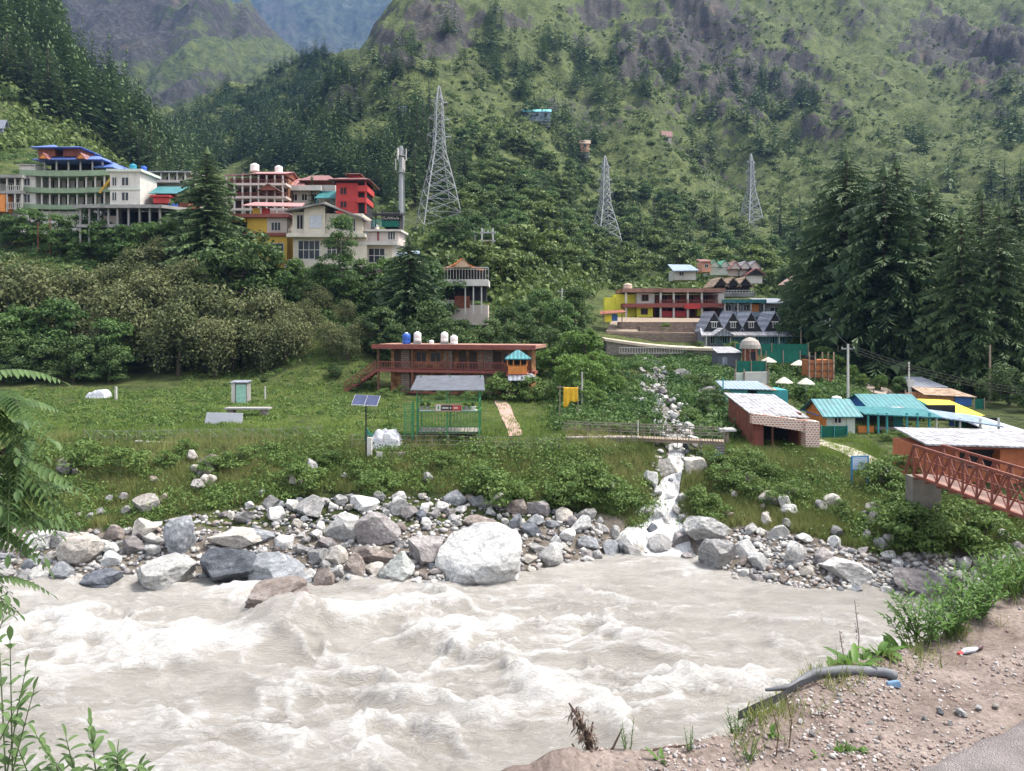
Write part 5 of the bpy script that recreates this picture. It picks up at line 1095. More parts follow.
b.posts([44, 56, 68, 80, 92, 102], 158, 171, .2, mw, .22, 'column')
b.sheet('white_roof', mwroof, [(22, 166, -1.6), (42, 166, -1.6), (42, 158, 6), (26, 158, 6)], .15); b.hip('roof', mblue, 38, 108, 154, 161, -1.6, 9, .6); b.hip('roof', mblue, 96, 116, 160, 168, -1, 6, .2)
for x0, x1 in ((33, 58), (58, 84)):
    b.box('turret_wall', mrb, x0 + 4, x1 - 4, 147.5, 156, .3, 4.5); b.hip('turret_roof', mblue, x0, x1, 142 if x0 < 50 else 143.5, 148, -.9, 5.7, .12)
for x in (51, 88): b.gable('dormer', mmaroon, x - 4, x + 4, 156, 161, -2.2, 0, 'y', .1, wall=morange)
q = MB()
for i in range(9): q.box(*b.c(104 + i * 1.5, 106 + i * 1.5, 192 - i * 1.9, 194.5 - i * 1.9, -1.6, -.6))
q.build('stair', myel, b.o)
# 2 left neighbour
b = B('guest_house', 'low dark roofed guest house with orange end wall at the far left edge', 'house', 128, 8, 210)
b.box('wall', mconc, -20, 24, 182, 212, 1.5, 7); b.box('roof_slab', mconc, -24, 25, 175.5, 178.5, -.8, 8); b.box('floor_slab', mconc, -22, 24, 191, 194, -.5, 7); b.posts([0, 8, 16, 23], 178, 212, -.2, mpost, .22, 'column')
b.box('orange_wall', morange, -20, 7, 195, 212, -.6, 1.4); b.rail(8, 24, 186, 191, -.4, mpost, 8); b.rail(8, 24, 203, 209, -.4, mpost, 8)
for x in (2, 10, 18): b.win(x, x + 5, 181, 190, 1.5, gm=mdark)
for x in (10, 18): b.win(x, x + 5, 197, 209, 1.5, gm=mdark)
b.box('foundation', mconc, -20, 24, 212, 226, 1.4, 7)
# 3 narrow white building with tank
b = B('white_house', 'narrow white three storey house with a teal water tank on top', 'house', 126, 126, 206)
b.box('wall', mw, 110, 140, 172, 206, 0, 6); b.box('roof_slab', mgreenw, 108, 143, 169.5, 172, -.6, 6.4); b.box('floor_band', mgreenw, 109, 141, 188, 190, -.25, 0)
for y in (177, 192): b.win(121.5, 129, y, y + 9, 0); b.win(112, 117, y, y + 9, 0)
b.box('foundation', mconc, 110, 140, 206, 222, .1, 6)
tank(127, 169.5, 126, 7, 8, mtankt, 'teal water tank on the roof of the narrow white house', 2); tank(135, 169.5, 126, 6, 7, mtankb, 'blue water tank beside the teal one on the narrow white house', 3)
# 4 unfinished concrete frame
b = B('concrete_frame', 'unfinished concrete frame with a dark flat slab on bare columns', 'building', 119, 125, 242)
b.sheet('roof_slab', mconc, [(78, 206, -1.5), (166, 206, -1.5), (172, 201.5, 7), (82, 201.5, 7)], .5); b.box('floor_slab', mconc, 80, 128, 225, 228, -1, 6)
b.posts([83, 92, 101, 111, 120, 131, 142, 152, 162], 205, 246, -.7, mconc, .26, 'column'); b.posts([88, 106, 126, 147, 164], 205, 246, 4.5, mconc, .34, 'column')
b.box('rear_wall', mdark, 80, 168, 206, 246, 6.2, 6.6); b.box('low_wall', mpink, 96, 112, 214, 225, 2.0, 2.2)  # near-black rear sheet paints in the shade under the slab
# 5 white roof house, teal roof, red stall
b = B('guest_house', 'two storey guest house under a long white roof behind the tall cedar', 'house', 136, 165, 200)
b.box('wall', mpink, 146, 192, 176, 200, 1.2, 8); b.sheet('roof', mwroof, [(142, 172, -1), (192, 172, -1), (188, 166.5, 9), (148, 166.5, 9)], .2); b.box('floor_slab', mpink, 144, 192, 180.5, 183, -.6, 1.2)
b.posts([146, 154, 162, 170, 178, 186], 172, 183, -.3, mw, .2, 'column'); [b.win(x, x + 5, 174.5, 180, 1.2, gm=mdark) for x in (147, 155, 163, 171, 179)]; b.box('foundation', mconc, 146, 192, 200, 216, 1.3, 8)
b = B('roadside_shop', 'small shop with a teal pitched roof and red counter beside the tall cedar', 'shop', 128, 168, 208)
b.gable('roof', mteal, 152, 188, 184, 193, 0, 6, 'x', .4, wall=mdark); b.box('wall', mrb, 154, 187, 193, 208, .5, 5.5); b.box('counter', mred, 156, 172, 198.5, 204, -1, .4); b.box('awning', mred, 154, 173, 196.5, 198, -1.5, .4); b.box('foundation', mconc, 153, 188, 208, 224, .6, 6)
tank(173, 212, 126, 9, 10, mtankb, 'blue water tank standing beside the teal roofed shop', 0)
# 6 brown multi-storey
b = B('hotel', 'brown open verandah hotel with faded red roofs right of the tall cedar', 'hotel', 134, 258, 215)
b.box('wall', mtimber, 226, 285, 176, 222, 2, 9); b.sheet('roof', mpinkr, [(226, 176, -1), (258, 174, -1), (254, 166, 9), (230, 166, 9)], .2); b.gable('roof', mpinkr, 254, 286, 168, 175, -1, 9, 'x', .3, wall=mrb)
for y in (184, 197, 209): b.box('floor_slab', mpink, 224, 288, y, y + 2.3, -1, 2)
b.posts([228, 236, 244, 252, 260, 268, 276, 284], 176, 222, -.7, mpost, .25, 'column')
for y in (178, 188, 200):
    for x in (230, 239, 247, 256, 264, 272, 279): b.win(x, x + 4.5, y, y + 6, 2, gm=mdark, fm=mtimber)
for y in (180.5, 193.5): b.rail(224, 288, y, y + 3.5, -.9, mrail, 26)
b.gable('porch_roof', mtanr, 262, 282, 186, 192, -2, 1, 'y', .2, wall=mrb)
tank(247, 167, 134, 9, 8, mtankw, 'white water tank on the left roof of the brown verandah hotel', 4); tank(270, 168, 134, 8, 8, mtankw, 'white water tank behind the right gable of the brown verandah hotel', 5)
# 7 pink strip roof + yellow house
b = B('yellow_house', 'yellow house with white upper storey and a long pink strip roof above its terrace', 'house', 120, 268, 262)
b.box('wall', myel, 247, 287, 234, 268, 0, 6); b.box('upper_wall', mpink, 267, 287, 218, 234, 0.02, 6); b.box('yellow_bay', myel, 247, 267, 218, 234, .06, 6); b.box('floor_band', mrail, 244, 289, 233, 236, -.5, 0); b.box('roof_slab', mrail, 228, 290, 214.5, 218, -.9, 6.5)
b.box('side_wall', mconc, 226, 247, 218, 250, 1.2, 6); b.box('terrace_wall', myel, 230, 246, 214, 222, -.2, 1.1)
b.win(271, 281, 222, 231, 0, nx=3, gm=mglass); b.win(270, 284, 243, 252, 0, nx=3); b.box('arch', mdark, 231, 243, 224, 246, 1.05, 1.25)
b.sheet('pink_roof', mpinkr, [(243, 206, -.8), (303, 207, -.8), (300, 200, 3), (248, 199, 3)], .12); b.posts([246, 262, 278, 292], 206, 214.5, -.5, mpost, .14); b.box('terrace_back', mpink, 250, 290, 206, 214.5, 4.6, 4.8)
for x, c in ((256, myel), (264, mred)): b.box('planter', c, x - 4, x + 4, 208, 214.5, .2, 1.0)
# 8 dark-red roofs and white house
b = B('guest_house', 'white guest house with layered dark red roofs left of the red house', 'house', 138, 308, 206)
b.box('wall', mw, 286, 334, 184, 212, 1, 8); b.hip('roof', mmaroon, 298, 335, 172.5, 180, 0, 8, .5); b.box('upper_wall', mrb, 303, 331, 179.5, 185, 1.5, 7); b.hip('side_roof', mpinkr, 284, 306, 176, 186, -.5, 7, .3); b.box('white_parapet', mw, 286, 322, 186, 191, -.8, .9)
b.sheet('teal_roof', mteal, [(318, 200, -2.5), (352, 200, -2.5), (347, 190, 1), (320, 190, 1)], .15); b.posts([320, 334, 349], 200, 207, -2.2, mtealp, .16); [b.win(x, x + 6, 193, 200, 1, gm=mdark) for x in (290, 300, 310)]; b.box('blue_panel', mtarpb, 283, 289, 192, 200, -.3, .9)
b.box('foundation', mconc, 286, 334, 212, 226, 1.1, 8)
b = B('red_house', 'bright red house with two tier pagoda roof at the right end of the town', 'house', 132, 350, 212)
b.box('wall', mred, 336, 358, 183, 220, 0, 7); b.box('balcony_block', mred, 358, 368, 186, 192, -.6, 6); b.box('balcony_block', mred, 357, 367, 198, 203, -.6, 6); b.box('painted_recess_shade', mdark, 358, 366, 181, 216, .6, 6); b.posts([366], 182, 214, -.3, mred, .25, 'column')  # block behind the balconies is coloured near-black as their shade
b.hip('roof', mmaroon, 330, 371, 174.5, 180.5, -1.5, 9, .35); b.box('painted_gap_shade', mdark, 334, 366, 180, 184, .3, 6.8); b.box('lantern_wall', mred, 346, 357, 172, 176, 2, 6); b.hip('lantern_roof', mmaroon, 343, 360, 169.5, 172.5, 1, 7, .3); b.win(340, 347, 187, 195, 0, fm=mred, gm=mdark); b.win(340, 347, 201, 208, 0, fm=mred, gm=mdark)  # dark block under the roof has the eave shade painted in
# 9 the cream hotel
b = B('hotel', 'cream hotel with slanted roof, big glazed hall and a sign on its right rooftop', 'hotel', 116, 340, 268)
b.box('wall', mcream, 304, 325, 206, 236, 0, 8); b.box('left_bay', mcream, 291, 304, 211, 236, .8, 8); b.box('lower_wall', mcream, 292, 366, 236, 268, .6, 8); b.box('centre_wall', mcream, 325, 362, 213, 236, .5, 8); b.box('floor_band', mcream, 288, 366, 234, 237.5, -.9, .6)
b.sheet('roof', mconc, [(286, 211, -1.2), (327, 203, -1.2), (327, 200, 9), (290, 207, 9)], .25); b.sheet('roof', mconc, [(325, 203.5, -1.4), (366, 219, -1.4), (364, 216, 9), (326, 200.5, 9)], .25)
b.win(309.5, 322, 215, 228, 0, gm=mpaleg, nx=3); b.win(295, 302, 214, 229, .8, gm=mdark); b.win(297, 319, 240, 259, .6, nx=4, nz=2); b.win(326, 345, 240, 259, .6, nx=4, nz=2); b.win(350, 355, 218, 231, .5); b.win(338, 345, 216, 230, .5)
b.rail(290, 304, 229.5, 234, -.8, mcream, 8); b.rail(290, 322, 260, 265, -1.0, mw, 16); b.box('terrace', mcream, 287, 366, 265, 269, -1.4, .6); b.box('foundation', mstone, 288, 400, 269, 288, -.8, 6)
b.box('wing_wall', mpink, 356, 397, 228, 243, 1.5, 9); b.box('wing_upper_wall', mpink, 356, 369, 219, 228, 1.55, 9); b.box('wing_lower_wall', mcream, 358, 390, 243, 268, 1.9, 9); b.sheet('wing_roof', mw, [(353, 228.5, .9), (400, 228.5, .9), (400, 226.3, 9.3), (353, 226.3, 9.3)], .3); b.box('wing_floor', mw, 352, 397, 241, 244.5, .5, 1.9)
b.win(360, 367, 230, 239, 1.5, nx=1, nz=3, gm=mpaleg); b.win(375, 378, 229.5, 240, 1.5, nx=1, gm=mrail); b.win(386, 394, 230, 239, 1.5, nx=3, gm=mglass); b.win(361, 383, 247, 262, 1.9, nx=4, nz=2); b.rail(357, 388, 262, 267, .7, mw, 14)
b.box('rooftop_cabin', mdark, 382, 397.5, 211.5, 226, 1.5, 6); b.posts([374.5, 381, 398], 209, 226, 1.15, mdark, .18); b.sheet('cabin_roof', mdark, [(371, 212.5, .7), (402, 213.5, .7), (399, 206.5, 6.5), (376, 206.5, 6.5)], .35)
b.rail(371, 382, 219, 226, 1.05, mtealp, 8); b.box('sign_wall', mgreenmesh, 381.5, 398, 220, 226, 1.0, 1.1); b.box('sign_board', mdark, 381.5, 398, 213.5, 219.8, 1.0, 1.1)
def lettering(parent, text, loc, size, m, rz=0, depth=.01):
    cu = bpy.data.curves.new('lettering', 'FONT'); cu.body = text; cu.size = size; cu.align_x = 'CENTER'; cu.align_y = 'CENTER'; cu.extrude = depth; cu.materials.append(m)
    c = bpy.data.objects.new('lettering_curve', cu); COL.objects.link(c); bpy.context.view_layer.update()
    me = bpy.data.meshes.new_from_object(c.evaluated_get(bpy.context.evaluated_depsgraph_get())); bpy.data.objects.remove(c); bpy.data.curves.remove(cu)
    o = bpy.data.objects.new('lettering', me); COL.objects.link(o); o.parent = parent; o.location = loc; o.rotation_euler = (R(90), 0, rz); return o
lettering(b.o, 'ICARUS', b.pt(389.7, 216.8, .985), .74, mw)
# 10 pale blue roof beside
b = B('blue_roof_house', 'small house with a pale blue roof right of the cream hotel', 'house', 122, 408, 262)
b.sheet('roof', mblueg, [(396, 256.5, -1), (420, 256.5, -1), (416, 248, 5), (396, 248, 5)], .15); b.box('wall', mcream, 398, 418, 256, 272, 0, 5); b.box('foundation', mconc, 398, 418, 272, 284, 0, 5)
# 11 orange curved roof pavilion
b = B('roof_terrace_house', 'house with a flared orange roof over a pale balustraded terrace', 'house', 112, 465, 312)
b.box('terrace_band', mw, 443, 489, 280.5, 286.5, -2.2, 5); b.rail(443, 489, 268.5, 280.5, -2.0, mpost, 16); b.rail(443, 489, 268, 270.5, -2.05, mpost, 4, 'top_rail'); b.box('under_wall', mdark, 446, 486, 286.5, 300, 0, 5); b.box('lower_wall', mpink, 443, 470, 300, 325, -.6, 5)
b.box('wall', mrb, 455, 470, 296, 308, -.75, -.55); b.posts([466, 474, 482], 286, 314, -1.6, mpost, .18); b.box('lower_side_wall', mpink, 470, 488, 305, 325, -.2, 5); b.win(446, 453, 301, 309, -.6, gm=mpaleg)
q = MB()
for sx in (-1, 1):
    for i in range(6):
        t0, t1 = i / 6, (i + 1) / 6; f = lambda t: (462 + sx * 21 * t, 259 + 9.5 * (1 - (1 - t) ** 2.2))
        (xa, ya), (xb, yb) = f(t0), f(t1); A = [b.pt(xa, ya, -1.6), b.pt(xb, yb, -2.2), b.pt(xb, yb, 3.4), b.pt(xa, ya, 2.8)]
        if sx < 0: A = [A[1], A[0], A[3], A[2]]
        q.sheet(A, .18)
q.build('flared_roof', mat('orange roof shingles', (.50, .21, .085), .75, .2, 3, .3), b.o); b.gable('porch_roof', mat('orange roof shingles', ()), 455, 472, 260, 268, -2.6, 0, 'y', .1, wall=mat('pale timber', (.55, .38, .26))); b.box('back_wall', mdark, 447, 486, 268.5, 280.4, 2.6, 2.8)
b = B('transformer_stand', 'rusty transformer on a pole frame beside a small pale hut on the slope', 'transformer', 150, 488, 252)
b.posts([482, 493], 228, 272, 0, mpost, .3, 'pole'); b.box('crossbeam', msteel, 480, 496, 232, 233.5, -.2, .2); b.box('crossbeam', msteel, 480, 496, 240, 241.5, -.2, .2); b.box('transformer_case', mrb, 485, 491, 241.5, 249, -.5, .5); b.box('platform', msteel, 481, 495, 249, 250.5, -.6, .6)
for x in (484, 488, 492): b.box('insulator', mw, x - .5, x + .5, 229.5, 232, -.1, .1)
b = B('pale_hut', 'small pale hut half hidden beside the pole transformer', 'hut', 156, 479, 246); b.box('wall', mw, 474, 482, 233, 252, 0, 3); b.sheet('roof', mgroof, [(473, 233, -.4), (483, 233, -.4), (483, 230, 3.3), (473, 230, 3.3)]); b.win(476, 479, 236, 241, 0)

# --- the brown lodge: built in metres, turned so that its right end is nearer
lg = GD(377, 86); lg.z = 5.4
lo = empty('lodge', lg, R(-13), 'long two storey brown timber and stone lodge with a flat roof and outside stair', 'lodge')
def lb(part, m, *a): return MB().box(*a).build(part, m, lo)
mplank = ribbed('orange brown planks', (.44, .23, .11), 'X', 5, .7, .25, (.22, .10, .05), .2, .55)
lb('wall', mplank, 1.0, 17.0, 1.6, 5, .0, 5.1); lb('foundation', mstone, .8, 17.2, 1.7, 5.1, -2.0, -.002)
lb('floor_slab', mrail, -.2, 17.9, .0, 1.598, 2.45, 2.75); lb('roof_slab', mat('red brown flat roof', (.30, .17, .13), .85, .25, 1.2, .3, .15, stain=(.20, .11, .085)), -.4, 18.1, -.5, 5.6, 5.15, 5.5)
lb('parapet', mrail, -.4, 18.1, -.62, -.503, 5.05, 5.55)
for x in (2.4, 7.4, 11.4): lb('stone_pier', mstone2, x, x + (1.0 if x != 11.4 else 1.6), 1.1, 1.597, 0, 5.1)
for x in (0, 4, 8, 12, 15.0, 17.3): MB().box(x, x + .22, .05, .27, -.6, 2.45).box(x, x + .22, .05, .27, 2.752, 5.148).build('post', mtimber, lo)
for x0, x1 in ((.1, 4), (4.25, 8), (8.25, 12), (12.25, 15.0), (15.2, 17.3)):
    q = MB().box(x0, x1, .08, .16, 3.55, 3.65).box(x0, x1, .08, .16, 2.85, 2.92)
    n = 13
    for i in range(n): x = x0 + (x1 - x0) * (i + .5) / n; q.box(x - .035, x + .035, .09, .15, 2.92, 3.55)
    q.build('railing', mrail, lo)
def lwin(x0, x1, z0, z1, gm=mglass, y=1.6):
    q = MB(); w = .09; q.box(x0, x1, y - .1, y + .02, z1 - w, z1).box(x0, x1, y - .1, y + .02, z0, z0 + w).box(x0, x0 + w, y - .1, y + .02, z0 + w, z1 - w).box(x1 - w, x1, y - .1, y + .02, z0 + w, z1 - w).box((x0 + x1) / 2 - .04, (x0 + x1) / 2 + .04, y - .09, y + .02, z0 + w, z1 - w)
    f = q.build('window', mplank, lo); MB().box(x0 + .05, x1 - .05, y - .05, y + .015, z0 + .05, z1 - .05).build('pane', gm, f)
for x in (4.0, 5.7, 14.0, 15.6): lwin(x, x + 1.3, 3.5, 4.7)
for x in (3.9, 9.2): lwin(x, x + 1.9, .8, 2.1, mpaleg)
for x in (9.0, 10.2, 13.0, 1.4): lb('door', mat('dark door', (.06, .04, .03)), x, x + .85, 1.52, 1.598, 2.76, 4.75)
for x in (5.9, 14.2, 15.8): lb('door', mat('dark door', ()), x, x + 1.0, 1.52, 1.598, .02, 2.1)
lb('recess_shade_panel', mdark, 13.8, 16.8, 1.50, 1.597, .02, 2.2)  # flat near-black panel on the wall, a shaded recess put into colour
q = MB()
for i in range(11): q.box(-.25 - .34 * (i + 1), -.25 - .34 * i, .1, 1.4, 2.45 - .22 * (i + 1), 2.55 - .22 * i)
q.build('stair', mrail, lo)
q = MB()
for y in (.1, 1.4):
    q.bar((-.2, y, 3.65), (-4.0, y, 1.15), .09); q.bar((-.2, y, 3.1), (-4.0, y, .6), .06)
    for i in range(12): x = -.2 - 3.8 * i / 11; q.bar((x, y, 2.55 - 2.42 * i / 11), (x, y, 3.65 - 2.5 * i / 11), .05)
q.build('stair_railing', mrail, lo)
q = MB(); q.box(2.0, 9.5, -.5, .0, .2, .32).box(2.0, 9.5, -.5, .0, -.6, -.5)
for i in range(20): x = 2.1 + i * .385; q.box(x - .03, x + .03, -.3, -.24, -.5, .2)
q.build('garden_railing', mrail, lo)
for px, py, w, h, m, lab in ((406.5, 341, 8, 11, mtankb, 'blue water tank on the left of the lodge roof'), (417.5, 337, 7.5, 9, mtankw, 'white water tank next to the blue tank on the lodge roof, on a stand'), (444.5, 339, 7.5, 9.5, mtankw, 'white water tank near the middle of the lodge roof'), (454, 342, 7.5, 9, mtankw, 'white water tank furthest right on the lodge roof'), (431.5, 346, 5, 4, mtankw, 'small low white drum on the lodge roof')):
    r = Vector(((px - 512) / F, 1, 0)); a = lo.matrix_basis; ux = Vector((math.cos(R(-13)), math.sin(R(-13)), 0)); uy = Vector((-ux.y, ux.x, 0))
    # stand the tank 2.2 m behind the parapet along the sight line
    M2 = Matrix(((r.x, -ux.x), (r.y, -ux.y))); t = M2.inverted() @ Vector((lg.x + uy.x * 2.2, lg.y + uy.y * 2.2)); Dk = t[0]; k = Dk / F
    zr = lg.z + 5.5; tk = empty('water_tank', (r.x * Dk, Dk, zr), 0, lab, 'water tank', None); ra = w * k / 2; H = h * k
    if 'stand' in lab: MB().box(-ra, ra, -ra, ra, 0, .35).build('stand', mconc, tk); z0 = .35
    elif 'middle' in lab: MB().box(-ra, ra, -ra, ra, 0, .3).build('stand', mconc, tk); z0 = .3
    else: z0 = 0
    MB().lathe((0, 0, z0), [(ra * .95, 0), (ra, .05 * H), (ra, .3 * H), (ra * .95, .33 * H), (ra, .36 * H), (ra, .8 * H), (ra * .8, .92 * H), (ra * .4, .97 * H)], 18).build('body', m, tk, True); MB().lathe((0, 0, z0 + .965 * H), [(ra * .42, 0), (ra * .42, .06 * H), (ra * .3, .09 * H)], 14).build('lid', mtankw, tk)
# annex with teal roof
b = B('annex', 'small orange timber annex with a teal pyramid roof at the right end of the lodge', 'annex', 79, 517, 390)
b.box('wall', morange, 508, 527, 366, 374, 0, 2.6); b.box('floor_slab', mrail, 506, 529, 374, 376, -.3, 2.9); b.posts([507.5, 513.5, 520.5, 527], 358, 366, .1, morange, .12); b.box('back_wall', mdark, 508, 527, 358, 366, 2.4, 2.6); b.hip('roof', mteal, 505, 531, 350.5, 358.5, -.5, 3.2, .12)
b.sheet('lean_to_roof', mgroof, [(508, 379, -1.8), (539, 379, -1.8), (532, 373.5, .2), (508, 373.5, .2)], .06); b.posts([510, 537], 379, 394, -1.6, mtimber, .12); b.box('lower_wall', mstone2, 508, 527, 376, 394, .2, 2.6)
# ------------------------------------------------------------------ right hand village
b = B('hotel', 'long yellow and red two storey hotel with an open upper gallery above the stone terraces', 'hotel', 127, 672, 330)
b.box('wall', mlime, 617, 640, 294, 318, 1.5, 7); b.box('rear_wall', mrb, 634, 724, 294, 330, 2.4, 8); b.box('roof_slab', mat('red brown flat roof', ()), 622, 724, 288.5, 292.5, -1, 8); b.box('floor_slab', mrail, 622, 724, 303.5, 307.5, -1, 2.4)
b.box('white_bay', mw, 637, 655, 293, 303.5, .4, 2.4); b.box('yellow_bay', mlime, 637, 653, 307.5, 317, .2, 2.4); b.win(642, 649, 294.5, 301, .4, fm=mrb, gm=mdark); b.win(641, 648, 308.5, 314.5, .2, fm=mrb, gm=mdark)
b.posts([625.5, 660, 673, 687, 701], 292.5, 318, -.5, mpost, .3, 'column'); b.rail(656, 716, 300, 303.5, -.8, mrail, 26); b.box('red_banner', mred, 683, 699, 303.8, 309, -1.12, -1.02); b.box('end_pier', mpink, 717, 723, 294, 308, -.8, 3); b.box('yellow_panel', mlime, 699, 705, 309, 316, 1.2, 2.4); b.box('yellow_panel', mlime, 628, 636, 307.5, 316, 1.4, 2.4)
b.box('low_wall', mred, 662, 690, 311, 317, .2, .5); b.box('stair_wall', mlime, 606, 624, 297, 312, 2.0, 4)
for x in (664, 677, 691, 706): b.win(x, x + 6, 294.5, 302, 2.4, fm=mtimber, gm=mdark)
for x in (658, 670, 682, 692, 708): b.door(x, x + 5, 308, 317.5, 2.4, mat('dark door', ()))
tank(630.5, 288.5, 127, 9, 6, mat('beige tank', (.55, .45, .36)), 'beige water tank on the left end of the yellow and red hotel', 3)
w = B('retaining_wall', 'stepped brown stone retaining wall below the yellow and red hotel', 'wall', 117, 660, 345)
w.sheet('terrace', mwood, [(606, 331, 0), (705, 333, 0), (715, 318, 8), (620, 317, 8)], .6); w.boxes('stone_face', mstone2, [(620, 700, 322, 330, 1.2, 3), (640, 696, 327, 336, .2, 1.4), (604, 706, 333, 345, -1, 1.0)])
w = B('retaining_wall', 'low pale edged stone wall above the stream gully with a slatted fence', 'wall', 106, 650, 357)
q = MB()
for i in range(14):
    x0, x1 = 606 + 8 * i, 606 + 8 * (i + 1); f = lambda x: 339 + (x - 606) * .075 + 3 * math.sin((x - 606) / 40); q.hexa([w.pt(x0, 362, -.6), w.pt(x1, 362, -.6), w.pt(x1, 362, 3), w.pt(x0, 362, 3)], [w.pt(x0, f(x0), -.6), w.pt(x1, f(x1), -.6), w.pt(x1, f(x1), 3), w.pt(x0, f(x0), 3)])
q.build('stone_face', mstone, w.o)
q = MB()
for i in range(14):
    x0, x1 = 604 + 8.1 * i, 604 + 8.1 * (i + 1); q.sheet([w.pt(x0, f(x0) - .4, -.95), w.pt(x1, f(x1) - .4, -.95), w.pt(x1, f(x1) - 1.2, 3.3), w.pt(x0, f(x0) - 1.2, 3.3)], .35)
q.build('coping', mat('pale sandy concrete', (.48, .40, .31), .9, .2, 1, .3, .1), w.o); w.rail(618, 681, 347, 353, -1.2, mpost, 24, 'slatted_fence')
b = B('tent_shelter', 'small yellow and blue shelter at the left end of the stone terrace', 'shelter', 118, 610, 325)
b.posts([604, 622], 312, 327, 0, mwood, .15); b.sheet('roof', mrb, [(600, 314, -.5), (626, 312, -.5), (626, 309.5, 3), (602, 311, 3)]); b.box('yellow_cloth', mtarpy, 604, 612, 315, 322, .3, .4); b.box('blue_cloth', mtarpb, 612, 618, 314, 321, .45, .55)
# grey A-frame row
b = B('cottage_row', 'row of grey A-frame cottages sharing one low white roof', 'cottages', 112, 748, 346)
b.box('wall', mgroof, 704, 790, 331, 350, 1.0, 6); b.sheet('verandah_roof', mwroof, [(699, 335, -1.5), (800, 335, -1.5), (800, 328, 2.0), (703, 328, 2.0)], .2); b.rail(712, 790, 335.5, 343, -1.2, mtealp, 30)
for x in (716, 735, 753, 777):
    b.gable('a_frame_roof', mgroof, x - 12, x + 9, 312.5, 331, .2, 6, 'y', .15, .22, wall=mdark); b.win(x - 4, x + 1, 322, 328, .15, gm=mglass); b.sheet('gable_trim', mw, [(x - 5.5, 321.8, .05), (x + 2.5, 321.8, .05), (x + 2.5, 321.3, .12), (x - 5.5, 321.3, .12)], .06)
for x in (712, 724, 736, 748, 760, 772, 784): b.win(x, x + 5, 336.5, 344, 1.0, gm=mglass)
b.gable('porch_roof', mwroof, 708, 728, 328.5, 335.5, -3, 0, 'y', .1, .12, wall=mgroof); b.posts([704, 728, 752, 776, 798], 335, 349, -1.3, mpost, .14); b.box('side_shed', mgroof, 800, 828, 334, 346, 0, 4); b.sheet('side_roof', mwroof, [(798, 334, -1), (832, 334, -1), (830, 330, 4), (800, 330, 4)], .12)
# teal strip house behind
b = B('guest_house', 'grey two storey house with a teal edged flat roof behind the A-frame cottages', 'house', 126, 757, 330)
b.box('wall', mgroof, 724, 764, 304, 332, 1, 7); b.box('roof_edge', mteal, 722, 765, 299.5, 303, -.8, 7.3); b.box('right_wall', mconc, 766, 790, 304, 332, .2, 7); b.sheet('right_roof', mgroof, [(762, 303, -.6), (792, 303, -.6), (792, 297, 7), (762, 297, 7)], .15); b.box('floor_slab', mblueg, 722, 765, 312, 317, -.7, 1.0)
[b.win(x, x + 6, 304.5, 311, 1, gm=mglass) for x in (727, 736, 745)]; b.win(770, 780, 307, 313, .2); b.posts([724, 737, 750, 763], 303, 312, -.5, mpost, .16); b.box('orange_posts', morange, 752, 760, 304, 312, .5, .7); b.box('hoarding', mgreenw, 776, 786, 315, 324, -.2, .1)
# gabled chalets
b = B('chalet_row', 'three joined dark chalets with pale zigzag gable edges', 'chalet', 138, 728, 294)
for x in (719.5, 731.5, 743.5):
    b.gable('gable_roof', mtanr, x - 6.5, x + 6.5, 278.5, 286, -1, 6, 'y', .25, .25, wall=mdark); b.box('wall', mdark, x - 6, x + 6, 286, 293, 0, 5); b.win(x - 3, x + 3, 287, 291, 0, gm=mglass, fm=mtimber)
b.box('terrace', mconc, 710, 752, 293, 297, -2, 6); b.rail(711, 751, 290.5, 293, -1.8, mpost, 14)
b = B('chalet_row', 'cluster of pinkish white gabled chalets among trees, uppermost of the village', 'chalet', 152, 742, 278)
for x, m in ((734, mpink), (744, mw), (753, mw)):
    b.gable('gable_roof', mpinkr if x == 734 else mwroof, x - 6, x + 6, 262, 269, -1, 6, 'y', .2, .2, wall=m); b.box('wall', m, x - 5.5, x + 5.5, 269, 276, 0, 5)
b.gable('gable_roof', mmaroon, 742, 760, 270, 276, -3, 2, 'y', .2, .2, wall=mdark); b.box('wall', mw, 741, 758, 276, 284, -2.6, 2)
b = B('blue_roof_house', 'house with a long pale blue roof among trees above the yellow and red hotel', 'house', 148, 685, 274)
b.sheet('roof', mblueg, [(672, 271, -1), (698, 270.5, -1), (698, 262.5, 6), (674, 262, 6)], .15); b.box('wall', mw, 675, 696, 270, 280, 0, 6); b.win(679, 684, 271.5, 276, 0)
b = B('orange_hut', 'little orange walled hut between the blue roof and the green roofs', 'hut', 150, 706, 270); b.box('wall', mat('salmon plaster', (.55, .28, .18)), 702, 711, 261, 272, 0, 4); b.sheet('roof', mmaroon, [(700, 261.5, -.5), (713, 261.5, -.5), (712, 257.5, 4.5), (701, 257.5, 4.5)]); b.win(704.5, 708.5, 264, 268, 0)
b = B('green_roof_house', 'house with two green gables right of the little orange hut', 'house', 152, 720, 274)
for x in (715, 725): b.gable('roof', mat('green roof sheet', (.10, .30, .20), .5), x - 6, x + 6, 260.5, 267, 0, 5, 'y', .2, .15, wall=mgreenw); b.box('wall', mgreenw, x - 5, x + 5, 267, 275, .2, 5)
b = B('pavilion', 'six sided orange pavilion with a faded pyramid roof on a stilted platform', 'pavilion', 134, 798, 302)
k = b.k; q = MB(); q.lathe((0, 3, 0), [(14 * k, (302 - 284.5) * k), (14 * k, (302 - 284) * k), (1.5 * k, (302 - 275) * k)], 6).build('roof', mat('faded brown roof', (.30, .21, .18), .8, .2, 2), b.o)
